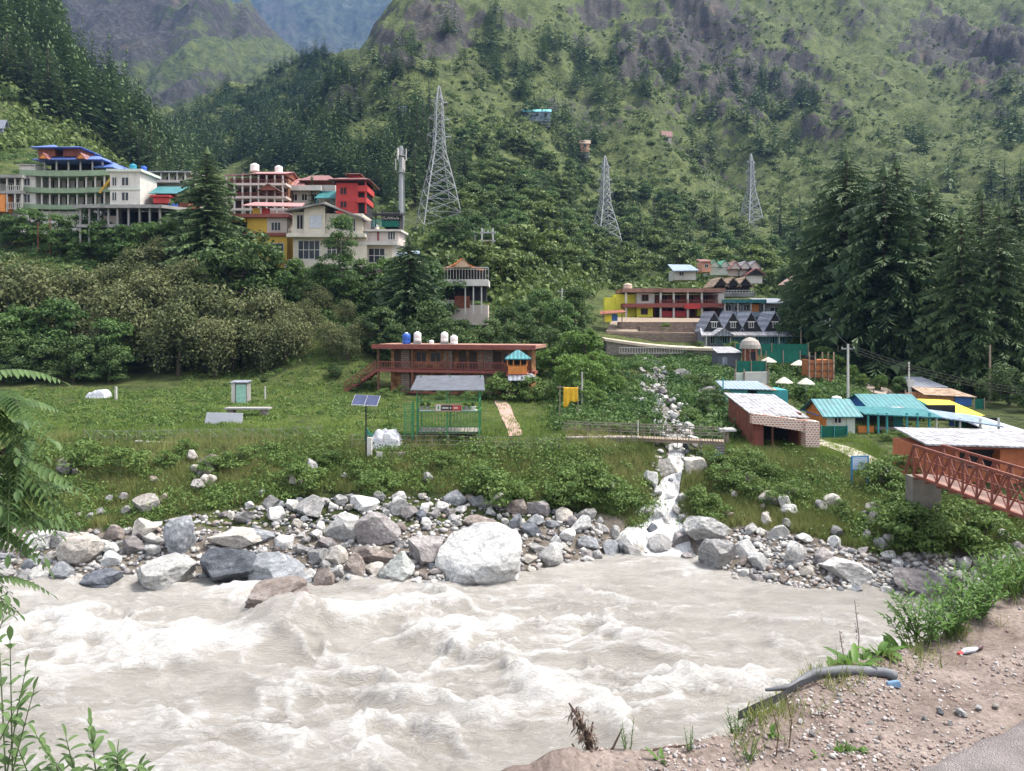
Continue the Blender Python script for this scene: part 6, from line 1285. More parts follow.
MB().lathe((0, 3, 0), [(11 * k, (302 - 291) * k), (11 * k, (302 - 284.4) * k)], 6).build('wall', morange, b.o); MB().lathe((0, 3, 0), [(13.5 * k, (302 - 293) * k), (13.5 * k, (302 - 291) * k)], 6).build('deck', mtanr, b.o); MB().lathe((0, 3, 0), [(10 * k, (302 - 306) * k), (10 * k, (302 - 293) * k)], 6).build('base_wall', mat('tan timber', (.42, .26, .14)), b.o)
b.posts([786, 810.5], 284, 304, .4, mpost, .16); b.rail(787, 810, 286.5, 291, .2, mtanr, 10)
# hut cluster nearer the stream
b = B('thatched_hut', 'round hut with a pale thatched dome roof and timber posts', 'hut', 92, 754, 366); k = b.k
MB().lathe((0, 1.5, 0), [(10.5 * k, (366 - 349) * k), (10 * k, (366 - 345) * k), (8 * k, (366 - 341) * k), (4 * k, (366 - 338.5) * k), (1 * k, (366 - 337.5) * k)], 18).build('thatch', mthatch, b.o); MB().lathe((0, 1.5, 0), [(8 * k, (366 - 368) * k), (8 * k, (366 - 348.5) * k)], 14).build('wall', mrb, b.o); b.posts([746, 751, 757, 762], 348, 368, .35, mtanr, .1); b.box('doorway', mdark, 752, 756.5, 352, 367, .38, .6)
b = B('dark_shed', 'dark grey box shed with a flat white roof left of the thatched hut', 'shed', 94, 729, 366); b.box('wall', mat('dark grey sheet', (.10, .105, .125)), 718, 741, 352, 370, 0, 3); b.sheet('roof', mwroof, [(716, 352.5, -.4), (742, 352.5, -.4), (740, 347.5, 3.4), (718, 347.5, 3.4)], .08); b.door(722, 727, 357, 366, 0, mgroof)
for x0, x1, y0, y1, D, lab in ((735, 808, 344, 353, 98, 'green shade net fence behind the thatched hut'), (736, 766, 361, 370, 88, 'green shade net fence in front of the thatched hut'), (766, 800, 352, 361, 94, 'green shade net fence behind the pale parasols')):
    b = B('net_fence', lab, 'fence', D, x0, y1)
    b.box('net', mgreenmesh, x0, x1, y0, y1 + 2, 0, .04); b.posts([x0, (x0 + x1) / 2, x1], y0 - 1.5, y1 + 4, -.06, mwood, .09)
b = B('timber_kiosk', 'tall orange brown slatted timber box with posts sticking up', 'kiosk', 88, 821, 380); b.box('wall', mat('rust orange slats', (.36, .13, .05), .8, .25, 3), 809, 833, 360, 381, 0, 2.2); b.posts([809, 815, 822, 828, 833.5], 352, 383, -.08, mtanr, .13)
for y in (363, 370, 377): b.box('slat_band', mtimber, 808.5, 834, y, y + 1.2, -.12, -.02)
b.box('opening', mdark, 812, 817, 356.5, 360, .1, 2)
for x, y, D, lab in ((768, 376, 94, 'pale parasol nearest the thatched hut'), (799, 380, 92, 'pale parasol right behind the left net fence'), (784, 394, 80, 'whitish parasol in front, left of a pair'), (806, 395, 80, 'cream parasol in front, right of a pair')):
    k = D / F; yt = {768: 357, 799: 360, 784: 377, 806: 378}[x]; h = (y - yt) * k; t = empty('parasol', P(x, y, D), 0, lab, 'parasol', 'garden parasols'); r = 9 * k
    MB().lathe((0, 0, h - .62), [(r, 0), (r * .98, .05), (r * .55, .36), (.08, .62)], 8).build('canopy', mat('pale canvas', (.46, .44, .37), .8, .1, 1), t); MB().tube([(0, 0, -.5), (0, 0, h - .05)], .05).build('pole', mpost, t)
b = B('ruined_wall', 'whitewashed low wall stub above the teal shed', 'wall', 80, 751, 386); b.box('wall_panel', mw, 744, 768, 372, 387, 0, .3); b.box('wall_panel', mgreenw, 735, 743.6, 373, 387, .05, .3); b.posts([735, 744, 768], 369, 388, -.08, mwood, .12)
b = B('teal_shed', 'long low teal walled shed with a flat bluish roof behind the white roofed shed', 'shed', 71, 755, 400)
b.sheet('roof', mblueg, [(722, 388, -.5), (770, 389, -.5), (768, 383.5, 3), (724, 383, 3)], .06); b.box('wall', mtealp, 723, 748, 389, 404, 0, 3); b.box('wall', mtealp, 757, 788, 390, 404, 0, 3); b.box('dark_doorway', mdark, 748, 757, 389, 404, .5, 3); b.sheet('pink_roof', mtanr, [(757, 389.5, -.4), (776, 389.5, -.4), (770, 385, 2.5), (758, 385, 2.5)], .06); b.posts([722.5], 378, 406, -.2, mtealp, .1)

# white roofed brown shed with its patterned gateway
X0, X1 = 17.75, 21.4; Yf, Yb = 57.0, 63.4; zg = 4.0
o = empty('shed', (X0, Yf, zg), 0, 'red brown timber shed with a slanting white sheet roof beside the stone gateway', 'shed')
MB().hexa([(0, 0, -.6), (.12, 0, -.6), (.12, Yb - Yf, -.6), (0, Yb - Yf, -.6)], [(0, 0, 2.7), (.12, 0, 2.7), (.12, Yb - Yf, 3.5), (0, Yb - Yf, 3.5)]).build('side_wall', mrb, o)
MB().box(.12, X1 - X0, Yb - Yf - .14, Yb - Yf - .02, -.6, 3.4).build('rear_wall', mrb, o); MB().box(X1 - X0 - .12, X1 - X0, .1, Yb - Yf - .15, -.6, 2.7).build('side_wall', mrb, o); MB().box(.13, .8, .02, .14, -.6, 2.65).build('front_panel', mrail, o)
MB().box(.13, X1 - X0 - .13, 2.6, 2.7, -.6, 2.6).build('interior_shade_sheet', mdark, o); MB().sheet([(-.3, -.5, 2.72), (X1 - X0 + .35, -.5, 2.45), (X1 - X0 + .2, Yb - Yf + .3, 3.45), (-.3, Yb - Yf + .3, 3.6)], .09).build('roof', mwroof, o)  # near-black sheet added inside paints in the shed's interior shade
for x in (1.4, 3.4): MB().box(x, x + .14, .0, .14, -.6, 2.5).build('post', mtimber, o)
o = empty('gateway', P(785, 440, 56.2), 0, 'gateway faced with red and white stone mosaic, a beam on one thick pillar', 'gateway'); k = 56.2 / F
q = lambda x, y, d: ((x - 785) * k, d, (440 - y) * k)
MB().hexa([q(752, 423.5, 0), q(803, 431, -.3), q(803, 431, .25), q(752, 423.5, .55)], [q(752, 413, 0), q(803, 420, -.3), q(803, 420, .25), q(752, 413, .55)]).build('beam', mbrick, o); MB().hexa([q(803, 446, -.5), q(817, 446, -.5), q(817, 446, .45), q(803, 446, .45)], [q(803, 419.5, -.5), q(817, 421, -.5), q(817, 421, .45), q(803, 419.5, .45)]).build('pillar', mbrick, o)
# teal roofed hut
b = B('hut', 'small greenish white hut with a teal gable roof and orange end wall', 'hut', 64, 840, 435)
b.box('wall', mgreenw, 826.5, 855, 414.5, 437, 0, 4.2); b.box('end_wall', morange, 825.5, 826.4, 414.5, 437, .02, 4.2); b.gable('roof', mteal, 826, 855.5, 402.5, 414.5, 0, 4.2, 'x', .45, .09, wall=morange); b.win(833.5, 841.5, 417, 423.5, 0, fm=mpost, nx=2); b.door(846.5, 852, 417, 434.5, 0, mgreenw); b.sheet('gable_board', mtarpb, [(819.8, 416, .3), (821.6, 416, .3), (821.6, 415.6, 4), (819.8, 415.6, 4)], .05)
tank(839.5, 402.8, 66.5, 9.5, 6, mtankw, 'white water tank peeking over the teal roof of the greenish hut', .6)
b = B('net_fence', 'low green shade net screen in front of the greenish hut', 'fence', 62, 832, 440); b.box('net', mgreenmesh, 821, 847, 426, 439.5, 0, .04); b.posts([821, 834, 847], 425, 442, -.06, mtealp, .07)
# pavilion restaurant
b = B('restaurant_shelter', 'open sided teal roofed restaurant shelter with blue gable and low orange walls', 'restaurant', 65.5, 915, 436)
b.gable('roof', mteal, 880, 932, 399.5, 412, 1.2, 7.0, 'x', .35, .09, wall=mtarpb); b.sheet('pale_roof_strip', mwroof, [(901, 411.6, .95), (914, 411.6, .95), (908, 400.6, 3.9), (897, 400.6, 3.9)], .03)
b.sheet('canopy', mteal, [(856, 411.5, -1.6), (932, 415, -1.6), (932, 410.5, 1.4), (858, 407.5, 1.4)], .1); b.sheet('canopy', mblueg, [(932.3, 415, -1.6), (992, 424, -1.6), (988, 418, 1.8), (932.3, 410.5, 1.4)], .1)
b.posts([861, 871, 879.5, 899, 909.5, 921], 411, 437, -1.3, mtealp, .14); b.posts([928, 951, 971, 989], 416, 440, -1.3, mpost, .13); b.box('rear_wall', mdark, 858, 992, 412, 438, 5.4, 5.6); b.box('low_wall', morange, 854, 869, 424.5, 435.5, -.9, -.7); b.box('low_wall', mrail, 951, 988, 431.5, 441, -1.1, -.9); b.box('teal_partition', mtealp, 900, 909, 411.5, 436, 1.0, 1.15); b.box('green_cloth', mgreenmesh, 959, 969, 420, 428, .5, .56); b.box('counter', mpink, 880, 899, 428, 435, .4, .9); b.box('yellow_counter', myel, 909, 921, 427, 435, -.6, -.2); b.box('hanging_cloth', mtarpb, 952, 957, 421, 427, .4, .45)  # rear sheet is near-black to stand in for the shaded inside
for x, z in ((931, 0), (881, 1)):
    pass
o = GD(932, 62); t = empty('plastic_table', (o.x, o.y, o.z), .3, 'blue plastic table under the restaurant canopy', 'table'); MB().box(-.5, .5, -.35, .35, .68, .73).build('table_top', mtarpb, t)
for sx in (-1, 1):
    for sy in (-1, 1): MB().bar((sx * .42, sy * .28, -.2), (sx * .42, sy * .28, .68), .05).build('leg', mtarpb, t)
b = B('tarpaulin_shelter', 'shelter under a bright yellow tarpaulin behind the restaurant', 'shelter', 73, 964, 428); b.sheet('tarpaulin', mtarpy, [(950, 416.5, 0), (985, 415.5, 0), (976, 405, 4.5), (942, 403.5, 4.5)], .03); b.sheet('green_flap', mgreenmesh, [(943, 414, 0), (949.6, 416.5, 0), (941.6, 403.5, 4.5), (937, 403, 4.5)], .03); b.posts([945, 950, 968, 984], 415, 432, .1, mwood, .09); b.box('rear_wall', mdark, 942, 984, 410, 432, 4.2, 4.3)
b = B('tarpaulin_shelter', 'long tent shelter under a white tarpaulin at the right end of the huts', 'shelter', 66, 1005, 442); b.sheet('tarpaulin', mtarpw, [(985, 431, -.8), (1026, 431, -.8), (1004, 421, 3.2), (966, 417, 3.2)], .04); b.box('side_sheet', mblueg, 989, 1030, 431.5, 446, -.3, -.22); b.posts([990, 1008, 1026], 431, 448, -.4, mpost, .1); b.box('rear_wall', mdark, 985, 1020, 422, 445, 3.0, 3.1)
# sheds behind
b = B('grey_shed', 'dark shed with a grey lean-to roof between the cedars and the rusty fence', 'shed', 86, 926, 396); b.sheet('roof', mgroof, [(908, 386.5, -.6), (946, 387, -.6), (938, 379, 3.5), (914, 379, 3.5)], .07); b.box('wall', mdark, 911, 940, 386, 400, 0, 3.2); b.posts([909, 920, 944], 386, 400, -.4, mpost, .12); b.box('side_hatch', mpost, 907, 913, 380, 386, -.2, 0)
b = B('shack', 'orange planked shack with a rusty tan roof and a blue tarpaulin on its front', 'shack', 80, 945, 406); b.sheet('roof', mtanr, [(922, 394, -.5), (974, 396.5, -.5), (968, 391, 3), (926, 389, 3)], .07); b.box('wall', mat('orange planks', (.42, .20, .09), .8, .25, 3), 927, 956, 394.5, 410, 0, 3); b.box('tarpaulin', mtarpb, 954, 971, 396.5, 407, -.15, -.02); b.box('wall', mrb, 956.3, 970, 395.5, 410, .02, 3)
b = B('plank_fence', 'rusty red plank fence with a pink banner left of the orange shack', 'fence', 82, 900, 402)
b.boxes('planks', mrb, [(874 + i * 4.2, 877.6 + i * 4.2, 393 + (i % 3) * .7, 403, 0, .06) for i in range(12)]); b.box('banner', mat('salmon plaster', ()), 905, 919, 392.5, 398, -.08, -.03); b.posts([874, 889, 906, 925], 390, 406, .1, mwood, .12)
b = B('net_fence', 'green net panel standing right of the orange shack', 'fence', 78, 979, 412); b.box('net', mgreenmesh, 974, 984, 399, 412, 0, .05); b.posts([974, 984], 398, 414, -.06, mwood, .08)
# hut in front of the bridge and buildings in the trees
b = B('riverside_hut', 'orange red riverside hut with a thin white flat roof behind the footbridge', 'hut', 49, 975, 478)
b.box('wall', mat('orange red boards', (.40, .13, .06), .75, .2, 2, .2), 1000, 1100, 449, 492, 0, 4); b.box('wall', mat('orange red boards', ()), 924, 965, 447, 490, .6, 4); b.box('dark_window', mdark, 965, 1000, 455, 470, .8, 4); b.box('sill_wall', mat('orange red boards', ()), 965, 1000, 470, 492, .5, 4); b.sheet('roof', mwroof, [(918, 441.5, -.9), (1105, 447, -.9), (1100, 440.5, 4.6), (930, 437, 4.6)], .1); b.box('eave_board', mrail, 921, 1100, 444.5, 448, -.55, -.4); b.box('painted_eave_shade', mdark, 965, 1000, 449, 455, .62, 4)  # dark block below the eave carries its shade as colour
b = B('timber_house', 'dark timber house with a pale roof edge glimpsed between the cedars', 'house', 128, 938, 338); b.box('wall', mrb, 930, 951, 304, 346, 0, 5); b.sheet('roof', mblueg, [(938, 303, -1), (956, 303, -1), (954, 299.5, 5.5), (938, 299.5, 5.5)], .15); b.posts([941.5], 303, 335, -.8, mw, .28); b.box('floor_slab', mblueg, 928, 955, 317, 320, -.9, 0); b.win(944, 949, 306, 313, 0)
b = B('yellow_kiosk', 'whitish building with a yellow band half hidden behind the cedars', 'building', 112, 942, 372); b.box('wall', mw, 930, 962, 346, 360, 0, 4); b.box('yellow_band', myel, 936, 950, 360.5, 368, -.3, 4); b.box('wall', mdark, 930, 962, 368, 378, .2, 4); b.win(934, 941, 349, 356, 0)
b = B('white_house', 'white walled house glimpsed behind the cedars at the right edge', 'house', 118, 1005, 372); b.box('wall', mw, 990, 1040, 345, 376, 0, 6); b.sheet('roof', mgroof, [(986, 346, -1), (1044, 346, -1), (1040, 336, 7), (990, 336, 7)], .15); [b.win(x, x + 6, 350, 358, 0) for x in (995, 1006, 1017)]

# --- small houses high on the slope
def slope_hut(px, pyb, w, h, D, wall, roof, name, label, rooft=.35):
    v = G(px, pyb); D = v.y; b = B(name, label, 'house', D, px, pyb); hw = w / 2
    b.box('wall', wall, px - hw, px + hw, pyb - h * (1 - rooft), pyb + 3, 0, w * b.k * .5); b.gable('roof', roof, px - hw, px + hw, pyb - h, pyb - h * (1 - rooft), 0, w * b.k * .5, 'x', .6, .2, wall=wall); n = max(1, int(w / 7))
    for i in range(n): x = px - hw + w * (i + .5) / n; b.win(x - 1.6, x + 1.6, pyb - h * .55, pyb - h * .15, 0)
    b.box('foundation', mconc, px - hw, px + hw, pyb + 3, pyb + 9, .3, w * b.k * .5); return b
slope_hut(537, 118, 27, 10, 420, mblueg, mat('turquoise roof', (.16, .50, .55), .5), 'hill_house', 'turquoise roofed house alone high on the green slope'); slope_hut(585, 149, 9, 9, 380, mat('salmon plaster', ()), mtanr, 'hill_hut', 'tiny salmon hut on the slope below the turquoise house', .3)
slope_hut(667, 143, 9, 12, 400, mpink, mmaroon, 'hill_hut', 'tiny maroon roofed hut high on the right of the slope'); slope_hut(434, 154, 15, 14, 330, mconc, mgroof, 'hill_house', 'grey concrete house behind the largest lattice pylon', .3); slope_hut(403, 118, 6, 12, 400, mw, mgroof, 'hill_hut', 'small white hut above the mobile mast', .25)
slope_hut(-2, 132, 10, 12, 200, mgroof, mgroof, 'hill_house', 'grey roofed house cut by the left edge on the hillside', .4)

# ------------------------------------------------------------------ pylons, mast, poles and wires
def pylon(px, ytop, ybase, D, wbase, label):
    k = D / F; H = (ybase - ytop) * k; v = GD(px, D); z0 = y2z(D, ybase); t = empty('lattice_pylon', (v.x, v.y, z0), R(20), label, 'pylon', None); W0 = wbase * k / 2
    prof = [(0, W0), (.28, W0 * .66), (.52, W0 * .30), (.66, W0 * .22), (.90, W0 * .15), (1, .10)]
    def hw(f): return float(np.interp(f, [p[0] for p in prof], [p[1] for p in prof]))
    th = .17 * max(1, D / 190)
    for sx, sy in ((-1, -1), (1, -1), (1, 1), (-1, 1)):
        q = MB(); fs = [-.1] + [p[0] for p in prof]
        for a, c in zip(fs[:-1], fs[1:]): q.bar((sx * hw(a) * (1 if a >= 0 else 1.08), sy * hw(a) * (1 if a >= 0 else 1.08), a * H), (sx * hw(c), sy * hw(c), c * H), th * 1.2)
        q.build('leg', msteel, t)
    q = MB(); lv = [0, .10, .19, .28, .36, .44, .52, .585, .65, .71, .77, .83, .89, .94]
    for a, c in zip(lv[:-1], lv[1:]):
        A, C = hw(a), hw(c)
        for r in range(4):
            ca, sa = [(1, 0), (0, 1), (-1, 0), (0, -1)][r]; f = lambda x, y, z: (x * ca - y * sa, x * sa + y * ca, z)
            q.bar(f(-A, -A, a * H), f(C, -C, c * H), th * .7); q.bar(f(A, -A, a * H), f(-C, -C, c * H), th * .7); q.bar(f(-C, -C, c * H), f(C, -C, c * H), th * .6)
    q.build('bracing', msteel, t)
    for f, L in ((.64, .17), (.76, .15), (.88, .12)):
        q = MB(); l = L * H * .5; w = hw(f); z = f * H
        for s in (-1, 1):
            q.bar((s * w, -w, z), (s * l, 0, z + .01 * H), th * .8).bar((s * w, w, z), (s * l, 0, z + .01 * H), th * .8).bar((s * w, 0, z + .04 * H), (s * l, 0, z + .012 * H), th * .7)
        q.build('cross_arm', msteel, t)
        for s in (-1, 1): MB().tube([(s * l, 0, z + .01 * H), (s * l, 0, z - .045 * H)], .10).build('insulator', mat('dark insulators', (.12, .10, .09), .4), t)
pylon(439, 86, 228, 193, 40, 'largest lattice pylon, standing right behind the mobile mast'); pylon(605, 156, 258, 270, 30, 'middle lattice pylon above the stream gully'); pylon(751, 154, 232, 350, 20, 'smallest lattice pylon at right among dark trees')
v = GD(401, 172); t = empty('mobile_mast', (v.x, v.y, y2z(172, 226)), 0, 'slim grey mobile phone mast with antenna panels at its head', 'mast'); k = 172 / F
MB().tube([(0, 0, -4), (0, 0, 80 * k * .5), (0, 0, 80 * k)], [.62, .5, .4], 10).build('shaft', msteel, t)
for i in range(6):
    a = i * math.pi / 3; c = MB().box(-.18, .18, -.1, .1, 0, 2.6).build('antenna_panel', mpost, t); c.location = (math.cos(a) * 1.15, math.sin(a) * 1.15, 80 * k - 3.2 - (i % 2) * 2.2); c.rotation_euler = (0, 0, a + math.pi / 2)
MB().lathe((0, 0, 80 * k - 2.3), [(1.1, 0), (1.1, .12)], 12).build('platform', msteel, t); MB().lathe((0, 0, 80 * k - 6.0), [(1.0, 0), (1.0, .12)], 12).build('platform', msteel, t); MB().bar((.7, 0, 0), (.6, 0, 78 * k), .18).build('cable_ladder', msteel, t)

def pole(px, yt, yb, D, r, label, m=None, arm=True, name='utility_pole', cat='utility pole'):
    k = D / F; t = empty(name, P(px, yb, D), 0, label, cat); h = (yb - yt) * k; MB().tube([(0, 0, -1), (0, 0, h)], [r, r * .75], 8).build('shaft', m or mpost, t)
    if arm:
        MB().box(-.7, .7, -.05, .05, h - .55, h - .43).build('crossarm', msteel, t)
        for x in (-.6, 0, .6): MB().lathe((x, 0, h - .43), [(.05, 0), (.07, .05), (.05, .14)], 8).build('insulator', mw, t)
    return P(px, yt, D)
PT = pole(848, 344, 397, 80, .15, 'white concrete power pole standing by the track below the cedars')
pole(909, 362, 400, 84, .11, 'thin grey pole beside the grey lean-to roof', None, False); pole(990, 345, 408, 82, .13, 'tall grey pole among the cedars at right', mwood, False); pole(830, 318, 366, 104, .13, 'grey power pole with arms right of the A-frame cottages'); pole(838, 330, 372, 100, .1, 'thin pole leaning by the A-frame cottages', mwood, False); pole(801, 330, 350, 106, .1, 'short pole behind the thatched hut', mwood, False)
pole(562, 288, 325, 118, .12, 'lone pole on the leafy slope behind the lodge', mpost, True); pole(50, 218, 256, 119, .1, 'rusty iron post on the grass under the green banded hotel, right of two', mrust, False, 'iron_post', 'post'); pole(38, 222, 246, 119, .09, 'rusty iron post under the green banded hotel, left of two', mrust, False, 'iron_post', 'post')
pole(582, 372, 418, 66, .10, 'black and white banded pole by the yellow cloth', mat('banded pole', (.35, .34, .32), .8, .5, 3), False); pole(638, 420, 470, 55.5, .05, 'thin grey post at the left end of the wooden bridge', mpost, False, 'post', 'post')
def wires(a, b, n, sag, label, dz=.25, r=.02, group=None):
    for i in range(n):
        pts = []
        for j in range(15): f = j / 14; p = a.lerp(b, f); pts.append(p + Vector((0, 0, -sag * 4 * f * (1 - f) - dz * i)))
        tag(MB().tube(pts, r, 5).build('power_line', mat('black cable', (.03, .03, .03), .6)), label, 'power line', group)
wires(PT, P(1060, 392, 70), 3, .8, 'sagging cable running right from the white concrete power pole', .28, .03, 'cables from the white power pole')
wires(PT, P(830, 320, 104), 1, .5, 'cable rising from the white power pole to the cottages', .2, .025); wires(P(830, 320, 104), P(727, 300, 120), 2, 1.0, 'cable above the A-frame cottages', .4, .03, 'cables above the cottages')
wires(P(371, 217, 160), P(560, 220, 165), 1, 1.5, 'thin cable crossing the slope behind the cream hotel', .4, .035)
# ------------------------------------------------------------------ meadow, bridges, small things
# the green steel frame with its ladder and roof
k = 54 / F; go = GD(445, 54); go.z = y2z(54, 434)
t = empty('viewing_frame', go, 0, 'green steel frame shelter with grey corrugated roof, side ladder and a sign', 'shelter'); X = lambda x: (x - 445) * k; Z = lambda y: (434 - y) * k
MB().sheet([(X(411), -.4, Z(389.5)), (X(485), -.4, Z(389.5)), (X(482), 3.0, Z(379.2) + .05), (X(412), 3.0, Z(379.2) + .05)], .05).build('roof', ribbed('grey corrugated roof', (.30, .32, .38), 'X', 9.0, .4, .12, (.25, .26, .30), .5, .55, .2, 1.0), t)
for x in (417, 447, 479):
    for y, zt in ((0, 389.3), (2.6, 380.5)): MB().bar((X(x), y, -.5), (X(x), y, Z(zt) - .05 + (.25 if y else 0)), .07).build('post', mgreen, t)
q = MB()
for y in (0, 2.6):
    for z in (401.5, 411.5, 432): q.bar((X(417), y, Z(z)), (X(479), y, Z(z)), .05)
for x in (417, 479):
    for z in (401.5, 411.5, 432): q.bar((X(x), 0, Z(z)), (X(x), 2.6, Z(z)), .05)
q.build('rails', mgreen, t)
q = MB()
for i in range(19): x = X(417) + (X(479) - X(417)) * (i + .5) / 19; q.bar((x, 0, Z(432)), (x, 0, Z(411.5)), .025); q.bar((x, 2.6, Z(432)), (x, 2.6, Z(411.5)), .025)
for i in range(9): y = 2.6 * (i + .5) / 9; q.bar((X(479), y, Z(432)), (X(479), y, Z(411.5)), .025)
q.build('bars', mgreen, t); MB().box(X(417), X(479), .1, 2.5, Z(434), Z(432.4)).build('plinth', mstone, t); MB().box(X(419), X(477), .05, .55, Z(411.6) + .03, Z(411.6) + .09).build('shelf', mgreenw, t)
q = MB(); xa, xb = X(405), X(412.5)
for x in (xa, xb): q.bar((x, -.3, -.3), (x, -.3, Z(403)), .06)
for i in range(13): z = .1 + i * (Z(404) - .1) / 12; q.bar((xa, -.3, z), (xb, -.3, z), .045)
q.build('ladder', mgreen, t)
q = MB()
for y in (-.28, .0, 2.6): q.bar((X(413.5), y, -.3), (X(413.5), y, Z(401)), .06)
q.build('side_posts', mgreen, t)
sg = MB().box(X(435), X(462), -.12, -.06, Z(411.5), Z(403.7)).build('sign_board', mat('brown sign board', (.30, .22, .16)), t)
MB().box(X(436), X(440.7), -.135, -.121, Z(410.5), Z(404.3)).build('white_panel', mw, sg); MB().box(X(441.5), X(461), -.135, -.121, Z(410), Z(405.2)).build('dark_panel', mdark, sg); MB().box(X(452.5), X(460.6), -.14, -.136, Z(409.8), Z(405.4)).build('red_panel', mred, sg)
q = MB()
for x0, x1 in ((442.5, 444), (444.3, 445.3), (445.6, 447), (447.3, 448.6), (450, 451.4), (454, 455.2), (455.5, 456.5), (456.8, 458)): q.box(X(x0), X(x1), -.148, -.141, Z(408.6), Z(406.8))
q.build('lettering', mw, sg); MB().box(X(437.8), X(439.3), -.145, -.136, Z(409), Z(405.6)).build('emblem', mgreen, sg)
for x, w in ((421, .25), (427, .3), (466, .3), (473, .4)):
    p = empty('flower_pot', (go.x + X(x), go.y + .3, go.z + Z(411.6) + .09), 0, {421: 'leftmost pot on the shelf of the green steel frame', 427: 'pot left of the sign on the shelf of the green steel frame', 466: 'pot right of the sign on the shelf of the green steel frame', 473: 'rightmost pale pot on the shelf of the green steel frame'}[x], 'flower pot')
    MB().lathe((0, 0, 0), [(w * .35, 0), (w * .5, .22), (w * .54, .22), (w * .5, .26)], 10).build('pot', mgreenw if x == 473 else mconc, p)
    V, Fc, T = crown_arrays(.34, .2, 5, 60, .07, .1, .5); c = np_obj('leaves', V + [0, 0, .2], Fc, LEAF['green'], {'tone': T}, parent=p)
# solar panel
s = GD(366, 51.5); kk = 51.5 / F; t = empty('solar_panel', s, R(-6), 'dark solar panel on a thin black pole in the meadow', 'solar panel'); zt = y2z(51.5, 404) - s.z
MB().tube([(0, 0, -.4), (0, 0, zt + .1)], .05).build('pole', mdark, t); MB().sheet([(-.88, -.42, zt), (.88, -.42, zt - .06), (.88, .42, zt + .52), (-.88, .42, zt + .58)], .05).build('frame', msteel, t)
pv = mat('solar cells', (.035, .045, .10), .15, .3, 3, 0, .6); MB().sheet([(-.84, -.39, zt + .03), (-.02, -.39, zt + .0), (-.02, .39, zt + .545), (-.84, .39, zt + .575)], .012).build('cell_panel', pv, t); MB().sheet([(.02, -.39, zt + .0), (.84, -.39, zt - .03), (.84, .39, zt + .515), (.02, .39, zt + .545)], .012).build('cell_panel', pv, t); MB().box(.1, .4, -.1, .1, .3, 1.5).build('battery_box', mpost, t)
# tarpaulin heap
def heap(px, pyb, w, h, D, m, name, label, cat, seed, dep=.7):
    v = GD(px, D); kk = D / F; W2, H2 = w * kk / 2, h * kk; n = 34; a = np.linspace(-1.15, 1.15, n); Xh, Yh = np.meshgrid(a, a); r = np.clip(1 - np.maximum(np.abs(Xh), np.abs(Yh)) ** 2.2, 0, 1)
    Zh = H2 * (r ** .45) * (.72 + .55 * fbm(Xh * 1.4 + seed, Yh * 1.4, 3, seed)) + .10 * H2 * ridged(Xh * 2.6 + seed, Yh * 2.2, 3, seed); Zh = np.where(r <= 0, -.15, Zh); idx = np.arange(n * n).reshape(n, n); Fc = np.stack([idx[:-1, :-1], idx[:-1, 1:], idx[1:, 1:], idx[1:, :-1]], -1).reshape(-1, 4)
    o = np_obj(name, np.stack([Xh * W2, Yh * W2 * dep, Zh], -1).reshape(-1, 3), Fc, m); o.location = (v.x, v.y + W2 * dep, v.z); tag(o, label, cat)
heap(384, 430, 33, 20, 52.5, mtarpw, 'tarpaulin_heap', 'heap covered by a crumpled white tarpaulin next to the solar panel', 'tarpaulin', 5); heap(371, 424, 14, 14, 53.8, mgreenmesh, 'tarpaulin_heap', 'small dark green covered heap behind the white tarpaulin', 'tarpaulin', 9)
heap(95, 400, 20, 9, 80, mtarpw, 'tarpaulin_heap', 'white covered heap in the weeds at the far left of the meadow', 'tarpaulin', 13)
def slab(name, x0, x1, py, D, dep, h, m, label, cat, lift=0):
    v = GD((x0 + x1) / 2, D); w = (x1 - x0) * D / F / 2; o = MB().box(-w, w, 0, dep, -.3, h).build(name, m); o.location = v + Vector((0, 0, lift)); return tag(o, label, cat)
slab('concrete_slab', 376, 405, 440, 51.8, 1.6, .28, mat('pinkish concrete', (.42, .34, .30), .9, .2, 1.5, .3), 'low pinkish concrete slab left of the green steel frame', 'slab')
v = GD(379.5, 51.2); o = MB().box(-.2, .2, 0, .05, -.1, .72).build('white_board', mw); o.location = v; tag(o, 'small white upright board leaning by the concrete slab', 'board')
v = G(223, 425); o = MB().hexa([(-1.5, 0, -.05), (1.5, 0, -.05), (1.5, .08, -.05), (-1.5, .08, -.05)], [(-1.4, .25, .9), (1.5, .25, .85), (1.5, .33, .85), (-1.4, .33, .9)]).build('white_board', mtarpw); o.location = v; tag(o, 'long white board propped up in the meadow', 'board')
v = G(248, 417); t = empty('stone_table', v, 0, 'low weathered stone slab table behind the long white board', 'table'); MB().box(-1.9, 1.9, -.5, .6, .62, .76).build('table_top', mconc, t); [MB().box(x - .25, x + .25, -.3, .4, -.2, .618).build('leg', mstone, t) for x in (-1.4, 1.4)]
v = G(239, 404); D = v.y; t = empty('booth', v, 0, 'small booth with a pale green door at the back of the meadow', 'booth'); MB().box(-.75, .75, .1, 1.2, -.3, 2.0).build('wall', mconc, t); MB().box(-.30, .62, .02, .098, -.1, 1.85).build('door', mat('pale green door', (.30, .52, .42), .6), t); MB().box(-.75, -.42, .0, .098, -.3, 2.1).build('white_post', mw, t); MB().sheet([(-.9, -.15, 2.1), (.9, -.15, 2.1), (.9, 1.3, 2.2), (-.9, 1.3, 2.2)], .06).build('roof', mgroof, t)
v = G(265, 400); o = MB().box(-.06, .06, -.06, .06, -.3, 1.3).build('white_post', mw); o.location = v; tag(o, 'short white post right of the booth', 'post'); v = G(116, 400); o = MB().box(-.09, .09, -.09, .09, -.3, 1.4).build('white_post', mw); o.location = v; tag(o, 'short white post near the covered heap at the far left', 'post')
